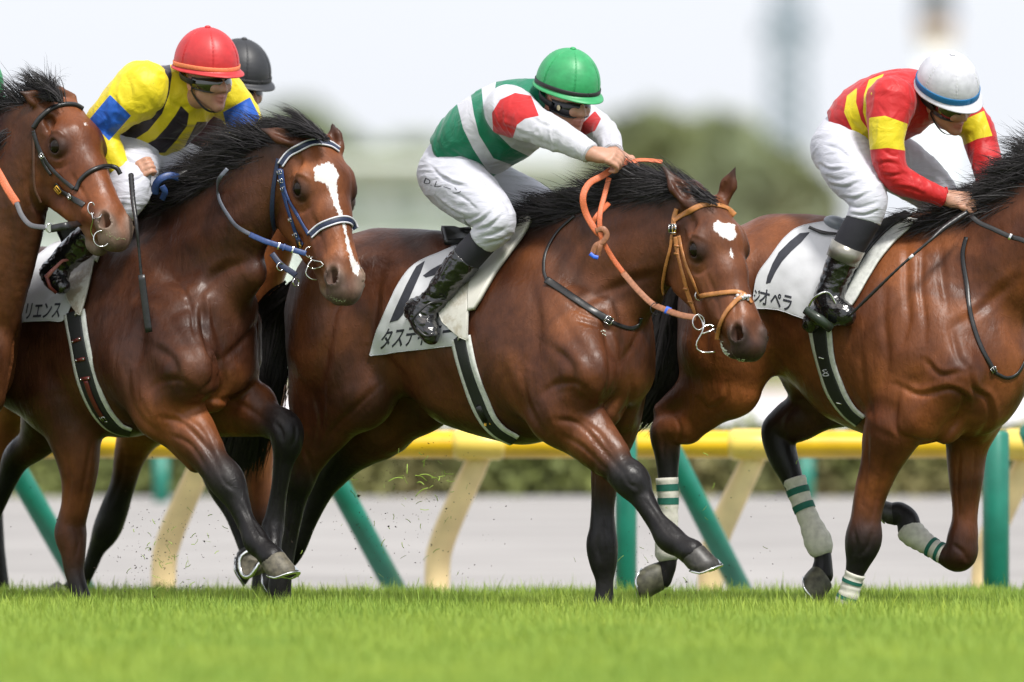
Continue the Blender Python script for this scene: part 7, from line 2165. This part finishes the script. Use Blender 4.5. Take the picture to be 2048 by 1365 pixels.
# ---- first horse
br1 = group_root('bridle', H1.W(.2, -.1, -.05), 'padded black leather bridle with a brass buckle on the first horse', 'bridle', 'bridles')
def round_strap(name, tree, pts, r, mat, parent, n=40):
    P_, N_ = surf(tree, pts, r * .3, n, 3)
    return MB().tube(P_, r, 8).build(name, mat, parent)
K = M['black_leather']
round_strap('browband', t1, [(67, 257), (81, 236), (100, 220), (125, 211), (148, 211), (164, 219)], .0105, K, br1)
round_strap('noseband', t1, [(152, 382), (160, 363), (174, 348), (192, 338), (212, 333), (232, 336), (241, 349)], .0095, K, br1)
strap('cheekpiece', t1, [(67, 262), (78, 296), (97, 329), (120, 354), (148, 378)], 8, K, br1)
strap('cheek_strap', t1, [(68, 268), (80, 305), (90, 330), (104, 350)], 7, K, br1, off=.004)
strap('lower_cheek', t1, [(112, 368), (125, 382), (145, 396), (168, 412)], 12, K, br1, off=.004)
strap('throat_lash', t1, [(68, 272), (68, 335), (70, 377), (82, 406)], 5, plain('brown_cord', (.08, .035, .02), .5, nscale=90), br1)
for (x, y, s_, mt) in ((86, 312, .009, M['chrome']), (119, 378, .014, M['gold']), (143, 393, .010, M['chrome'])):
    p, n_ = cast(t1, x, y)
    if p is not None: buckle(br1, p + n_ * .006, n_, (.7, 0, -.7), s_, s_, .0018, mt)
hy1 = float(H1.W(.50, -.06, -.14)[1]) - .015
hardware(br1, t1, [(183, 417, 12, .6), (203, 478, 16, 1.0)], [[(183, 425), (186, 440), (182, 462), (190, 480)], [(186, 438), (198, 436), (204, 428)]], hy1)
rn1 = group_root('reins', F1.P(30, 420, -.2), 'orange-gripped reins turning to grey webbing below the first horse\'s jaw', 'reins', 'reins')
yr1 = float(F1.P(30, 420, -.17)[1])
free_ribbon('rein', [(-60, 250, yr1 + .05), (0, 352, yr1), (17, 382, yr1 - .02), (34, 408, yr1 - .03)], 16, M['orange_rubber'], rn1)
free_ribbon('rein', [(33, 406, yr1 - .03), (44, 432, yr1 - .06), (62, 451, yr1 - .10), (92, 456, yr1 - .15)], 10, plain('grey_webbing', (.10, .10, .11), .6, nscale=200), rn1)
MB().ring(wpt(99, 456, yr1 - .16), (.4, -1, 0), .017, .0026, 20, 7, .8).build('ring', M['chrome'], rn1)
free_ribbon('rein', [(105, 458, yr1 - .16), (135, 452, yr1 - .2), (158, 448, hy1 + .06), (172, 430, hy1 + .02)], 15, K, rn1, .01)

# ---- whips
def whip(label, pts, y, radii, F, flap=None, band=None):
    w = group_root('whip', wpt(pts[0][0], pts[0][1], y[0]), label, 'whip', 'riding whips')
    P_ = [wpt(px, py_, yy) for (px, py_), yy in zip(pts, y)]
    S_ = spline([(*p, r) for p, r in zip(P_, radii)], 60)
    MB().tube(S_[:, :3], S_[:, 3] + .0006 * np.sin(np.arange(60) * 2.4), 10).build('shaft', M['black_leather'], w)
    if flap:
        f = [wpt(*q) for q in flap[0]]
        MB().ribbon(spline(f, 12), np.tile((0, -1., 0), (12, 1)), flap[1] * PX, .006).build('flap', M['black_leather'], w)
    if band: MB().tube([S_[band][:3], S_[band + 2][:3]], S_[band][3] + .001, 10).build('band', M['white_trim'], w)
    return w
yq = float(F4.P(1917, 435, -.17)[1])
whip('black whip slanting from the red and yellow jockey\'s hand across the shoulder', [(1935, 425), (1915, 438), (1886, 458), (1857, 484), (1800, 534), (1740, 592), (1697, 634)], [yq, yq - .02, yq - .06, yq - .10, yq - .10, yq - .06, yq - .03], [.010, .013, .011, .006, .005, .0065, .0045], F4, None, 27)
yq2 = float(F2.P(278, 520, -.42)[1])
whip('black whip hanging straight down past the dark bay horse\'s shoulder', [(262, 350), (266, 400), (273, 450), (278, 500), (283, 556)], [yq2 + .14, yq2 + .05, yq2, yq2, yq2], [.011, .010, .008, .0055, .006], F2, ([(283, 550, yq2), (288, 590, yq2), (293, 630, yq2), (298, 665, yq2)], 14))

# the name written on the centre rider's breeches
letters('D.レーン', bvh(B3[1], B3[2]), (846, 366), (19, 6.5), (5, -15), M['ink'], B3[0], bold=-.004, seg=4)
# ------------------------------------------------------------------ manes, tails, lather, kicked up turf
def crest(F, pts, t=0.0): return [F.P(x, y, t) for x, y in pts]
def mane(parent, F, pts, n, L, fl, seed, **kw):
    R = crest(F, pts)
    def flow(u):
        f = fl(u); return F.h * f[0] * 1.15 + np.array([0, 0, 1.]) * f[1] + F.l * f[2]
    return hair('mane', parent, R, M['hair'], n, L, flow, seed, **kw)
# centre horse: locks blown straight back along the neck, forelock thrown over the poll
mane(r3, F3, [(1080, 446), (1120, 436), (1165, 422), (1215, 402), (1275, 382), (1330, 370), (1385, 376)], 7600, lambda u: .19 + .06 * math.sin(u * 3), lambda u: (-1, .20 + .10 * math.sin(u * 9), -.12), 3, width=.0030, spread=.15, curl=.6, grav=.48, thick=.030)
mane(r3, F3, [(1275, 388), (1340, 374), (1395, 384), (1430, 408)], 5200, .25, lambda u: (-1, .52 - .1 * u, -.08), 4, width=.0028, spread=.12, curl=.55, grav=.85, thick=.022)
mane(r3, F3, [(1090, 452), (1180, 425), (1260, 400), (1340, 392), (1380, 392)], 4200, .14, lambda u: (-1, .06, -.4), 5, width=.0030, spread=.15, curl=.35, grav=.25, thick=.026)
# second horse
mane(r2, F2, [(335, 402), (380, 378), (430, 350), (480, 320), (530, 290), (565, 282)], 7600, lambda u: .19 + .06 * u, lambda u: (-1, .10 + .22 * u, -.1), 6, width=.0030, spread=.17, curl=.6, grav=.55, thick=.034)
mane(r2, F2, [(560, 285), (600, 270), (635, 268), (652, 282)], 3200, .21, lambda u: (-1, .62, -.05), 7, width=.0028, spread=.13, curl=.45, grav=.85, thick=.018)
mane(r2, F2, [(320, 425), (400, 390), (470, 350), (540, 310)], 3800, .15, lambda u: (-1, -.12, -.4), 8, width=.0030, spread=.15, curl=.35, grav=.3, thick=.026)
# first horse
mane(r1, F1, [(-120, 380), (-60, 320), (-10, 265), (30, 222), (60, 205)], 4200, .24, lambda u: (-1, .25, -.2), 9, width=.0028, spread=.24, curl=.6, grav=.45, thick=.026)
mane(r1, F1, [(62, 208), (95, 200), (128, 205)], 900, .19, lambda u: (-.8, 1.5, -.1), 10, width=.0026, spread=.24, curl=.7, grav=2.0, thick=.012)
mane(r1, F1, [(-100, 440), (-40, 370), (15, 300), (48, 240)], 3600, .22, lambda u: (-.9, -.6, -.6), 19, width=.0030, spread=.2, curl=.4, grav=.5, thick=.022)
# right-hand horse
mane(r4, F4, [(1830, 452), (1880, 444), (1930, 430), (1985, 405), (2040, 372), (2100, 330), (2160, 300)], 8500, lambda u: .14 + .10 * u, lambda u: (-1, .06 + .36 * u, -.15), 11, width=.0030, spread=.2, curl=.65, grav=.6, thick=.034)
mane(r4, F4, [(1840, 458), (1920, 440), (1990, 420), (2060, 385)], 4200, .15, lambda u: (-1, -.1, -.45), 12, width=.0030, spread=.16, curl=.35, grav=.4, thick=.028)

def tail(parent, F, pts, n, width, seed, y_off=0.0, sprd=(.010, .06)):
    """hair hanging along a path of photograph points (px, py, t), fanning out towards the tip"""
    r = np.random.RandomState(seed)
    S = spline([F.P(*p) for p in pts], 40)
    tng = np.gradient(S, axis=0); tng /= np.linalg.norm(tng, axis=1)[:, None]
    segs = 12; V = np.zeros((n, segs + 1, 2, 3))
    for i in range(n):
        u0 = r.rand() ** 1.6 * .55; u1 = min(1, u0 + .35 + .6 * r.rand())
        o = r.randn(3) * np.array([1, .7, .6]); ph = r.rand() * 6.28; fr = r.uniform(1, 3); amp = r.uniform(.002, .012)
        w0 = .0042 * (.6 + .8 * r.rand())
        for j in range(segs + 1):
            f = j / segs; u = u0 + (u1 - u0) * f
            k = min(38, int(u * 39)); c = S[k] + (S[k + 1] - S[k]) * (u * 39 - k)
            sp_ = (sprd[0] + (sprd[1] - sprd[0]) * u ** .8)
            p = c + o * sp_ * .62 + np.array([math.sin(ph + fr * f * 4), 0, math.cos(ph + fr * f * 3)]) * amp
            side = unit(np.cross(tng[k], (0, -1, 0)) + 1e-6)
            V[i, j, 0] = p + side * w0 * (1 - f * f * .9); V[i, j, 1] = p - side * w0 * (1 - f * f * .9)
    base = (np.arange(n)[:, None] * (segs + 1) * 2 + np.arange(segs)[None] * 2).ravel()
    Q = np.stack([base, base + 1, base + 3, base + 2], 1)
    return link('tail', np_mesh('tail', V.reshape(-1, 3), Q), parent, M['hair'])
tail(r3, F3, [(600, 575, 0), (572, 600, 0), (545, 640, .02), (530, 700, .03), (520, 760, .03), (492, 850, .04), (470, 930, .05)], 3600, .03, 21, sprd=(.03, .075))
tail(r4, F4, [(1372, 560, 0), (1350, 600, 0), (1335, 660, 0), (1325, 730, 0), (1305, 790, .02), (1270, 830, .03)], 3800, .03, 22, sprd=(.03, .085))
tail(r2, F2, [(-90, 560, 0), (-120, 620, 0), (-150, 720, 0), (-180, 820, 0)], 900, .03, 23, sprd=(.03, .08))
tail(r5, F5, [(-40, 560, 0), (-80, 620, 0), (-120, 720, 0)], 600, .03, 24, sprd=(.03, .08))
tail(r1, F1, [(-560, 560, 0), (-600, 620, 0), (-640, 720, 0)], 600, .03, 25, sprd=(.03, .08))

# lather and chewed grass at the mouths
M['lather'] = plain('lather', (.62, .66, .56), .3, nscale=120, namt=.2, bstr=.5)
M['lather_green'] = plain('chewed_grass', (.26, .31, .14), .35, nscale=120, namt=.3, bstr=.5)
def lather(parent, tree, pts, n, seed, mat, size=(.0025, .006), jit=4):
    r = np.random.RandomState(seed); m = MB(); S = spline(pts, 60)
    for _ in range(n):
        x, y = S[r.randint(60)] + r.randn(2) * jit
        p, n_ = cast(tree, x, y)
        if p is None: continue
        s = r.uniform(*size); m.sphere(p + n_ * s * .2, (s * 1.3, s, s * .8), 6, 4)
    if m.v: tag(m.build('lather', mat, parent), kind='stuff')
lather(r3, t3, [(1438, 682), (1443, 698), (1455, 712)], 160, 1, M['lather'], (.0014, .0036), jit=3)
lather(r3, t3, [(1450, 716), (1468, 724), (1488, 720)], 90, 2, M['lather_green'], (.0012, .0028), jit=2)
lather(r2, t2, [(660, 590), (674, 602), (690, 602)], 40, 3, M['lather_green'], (.0008, .0018), jit=2)
lather(r1, t1, [(215, 466), (232, 478), (250, 478)], 30, 4, M['lather_green'], (.0008, .0018), jit=2)
lather(r3, t3, [(1205, 666), (1210, 672)], 8, 5, M['lather'], (.002, .004), 3)

# ---- turf and soil thrown up by the hooves
r_ = np.random.RandomState(77); soil, grs = MB(), MB()
def clod(m, p, s):
    V = [p + s * unit(r_.randn(3)) * r_.uniform(.5, 1.2) for _ in range(6)]
    m.add(V, [(0, 1, 2), (0, 2, 3), (0, 3, 4), (0, 4, 1), (5, 2, 1), (5, 3, 2), (5, 4, 3), (5, 1, 4)])
for (cx, cy, sx, sy, y0, n) in ((300, 1120, 45, 55, .5, 170), (340, 1080, 60, 60, .6, 90), (800, 1040, 90, 80, .6, 200), (850, 960, 70, 45, .5, 90), (1280, 1140, 40, 60, .5, 90), (460, 1050, 60, 60, .4, 40), (1420, 1180, 50, 30, .4, 50), (1500, 1000, 100, 80, .6, 30), (60, 1060, 60, 50, .9, 25)):
    for _ in range(n):
        p = wpt(cx + r_.randn() * sx, min(cy + r_.randn() * sy, 1205), y0 + r_.randn() * .25)
        if p[2] < .05: continue
        clod(soil, p, r_.uniform(.0012, .0042) * (2.0 if r_.rand() < .06 else 1))
for (cx, cy, sx, sy, y0, n) in ((850, 960, 45, 30, -.05, 26), (370, 1070, 60, 40, .2, 22), (330, 1130, 40, 40, .2, 30), (780, 1090, 80, 60, .3, 30), (1300, 1130, 60, 60, .1, 14), (1450, 1000, 90, 60, .3, 10)):
    for _ in range(n):
        p = wpt(cx + r_.randn() * sx, min(cy + r_.randn() * sy, 1200), y0 + r_.randn() * .15)
        if p[2] < .05: continue
        d = unit(r_.randn(3) * np.array([1, .4, 1])); L = r_.uniform(.008, .035); b = unit(np.cross(d, r_.randn(3)))
        q = spline([p, p + d * L * .5 + b * L * .12, p + d * L], 5)
        grs.ribbon(q, np.tile(unit(np.cross(d, b)), (5, 1)), .0028, .0006)
for _ in range(8):
    p = wpt(852 + r_.randn() * 34, 950 + r_.randn() * 24, -.1 + r_.randn() * .1)
    d = unit(np.array([r_.uniform(-1, 1), .3 * r_.randn(), r_.uniform(-.8, .4)])); L = r_.uniform(.03, .075)
    grs.ribbon(spline([p, p + d * L * .5 + np.array([0, 0, .008]), p + d * L], 6), np.tile((0, -1., 0), (6, 1)), .0035, .0008)
so = soil.build('flying_soil', plain('dark_soil', (.045, .028, .016), .9, nscale=60), None); tag(so, 'dark crumbs of soil thrown up behind the hooves', 'soil', kind='stuff')
go_ = grs.build('flying_grass', plain('torn_grass', (.25, .36, .05), .6, nscale=60), None); tag(go_, 'torn blades of grass flying behind the hooves', 'grass', kind='stuff')
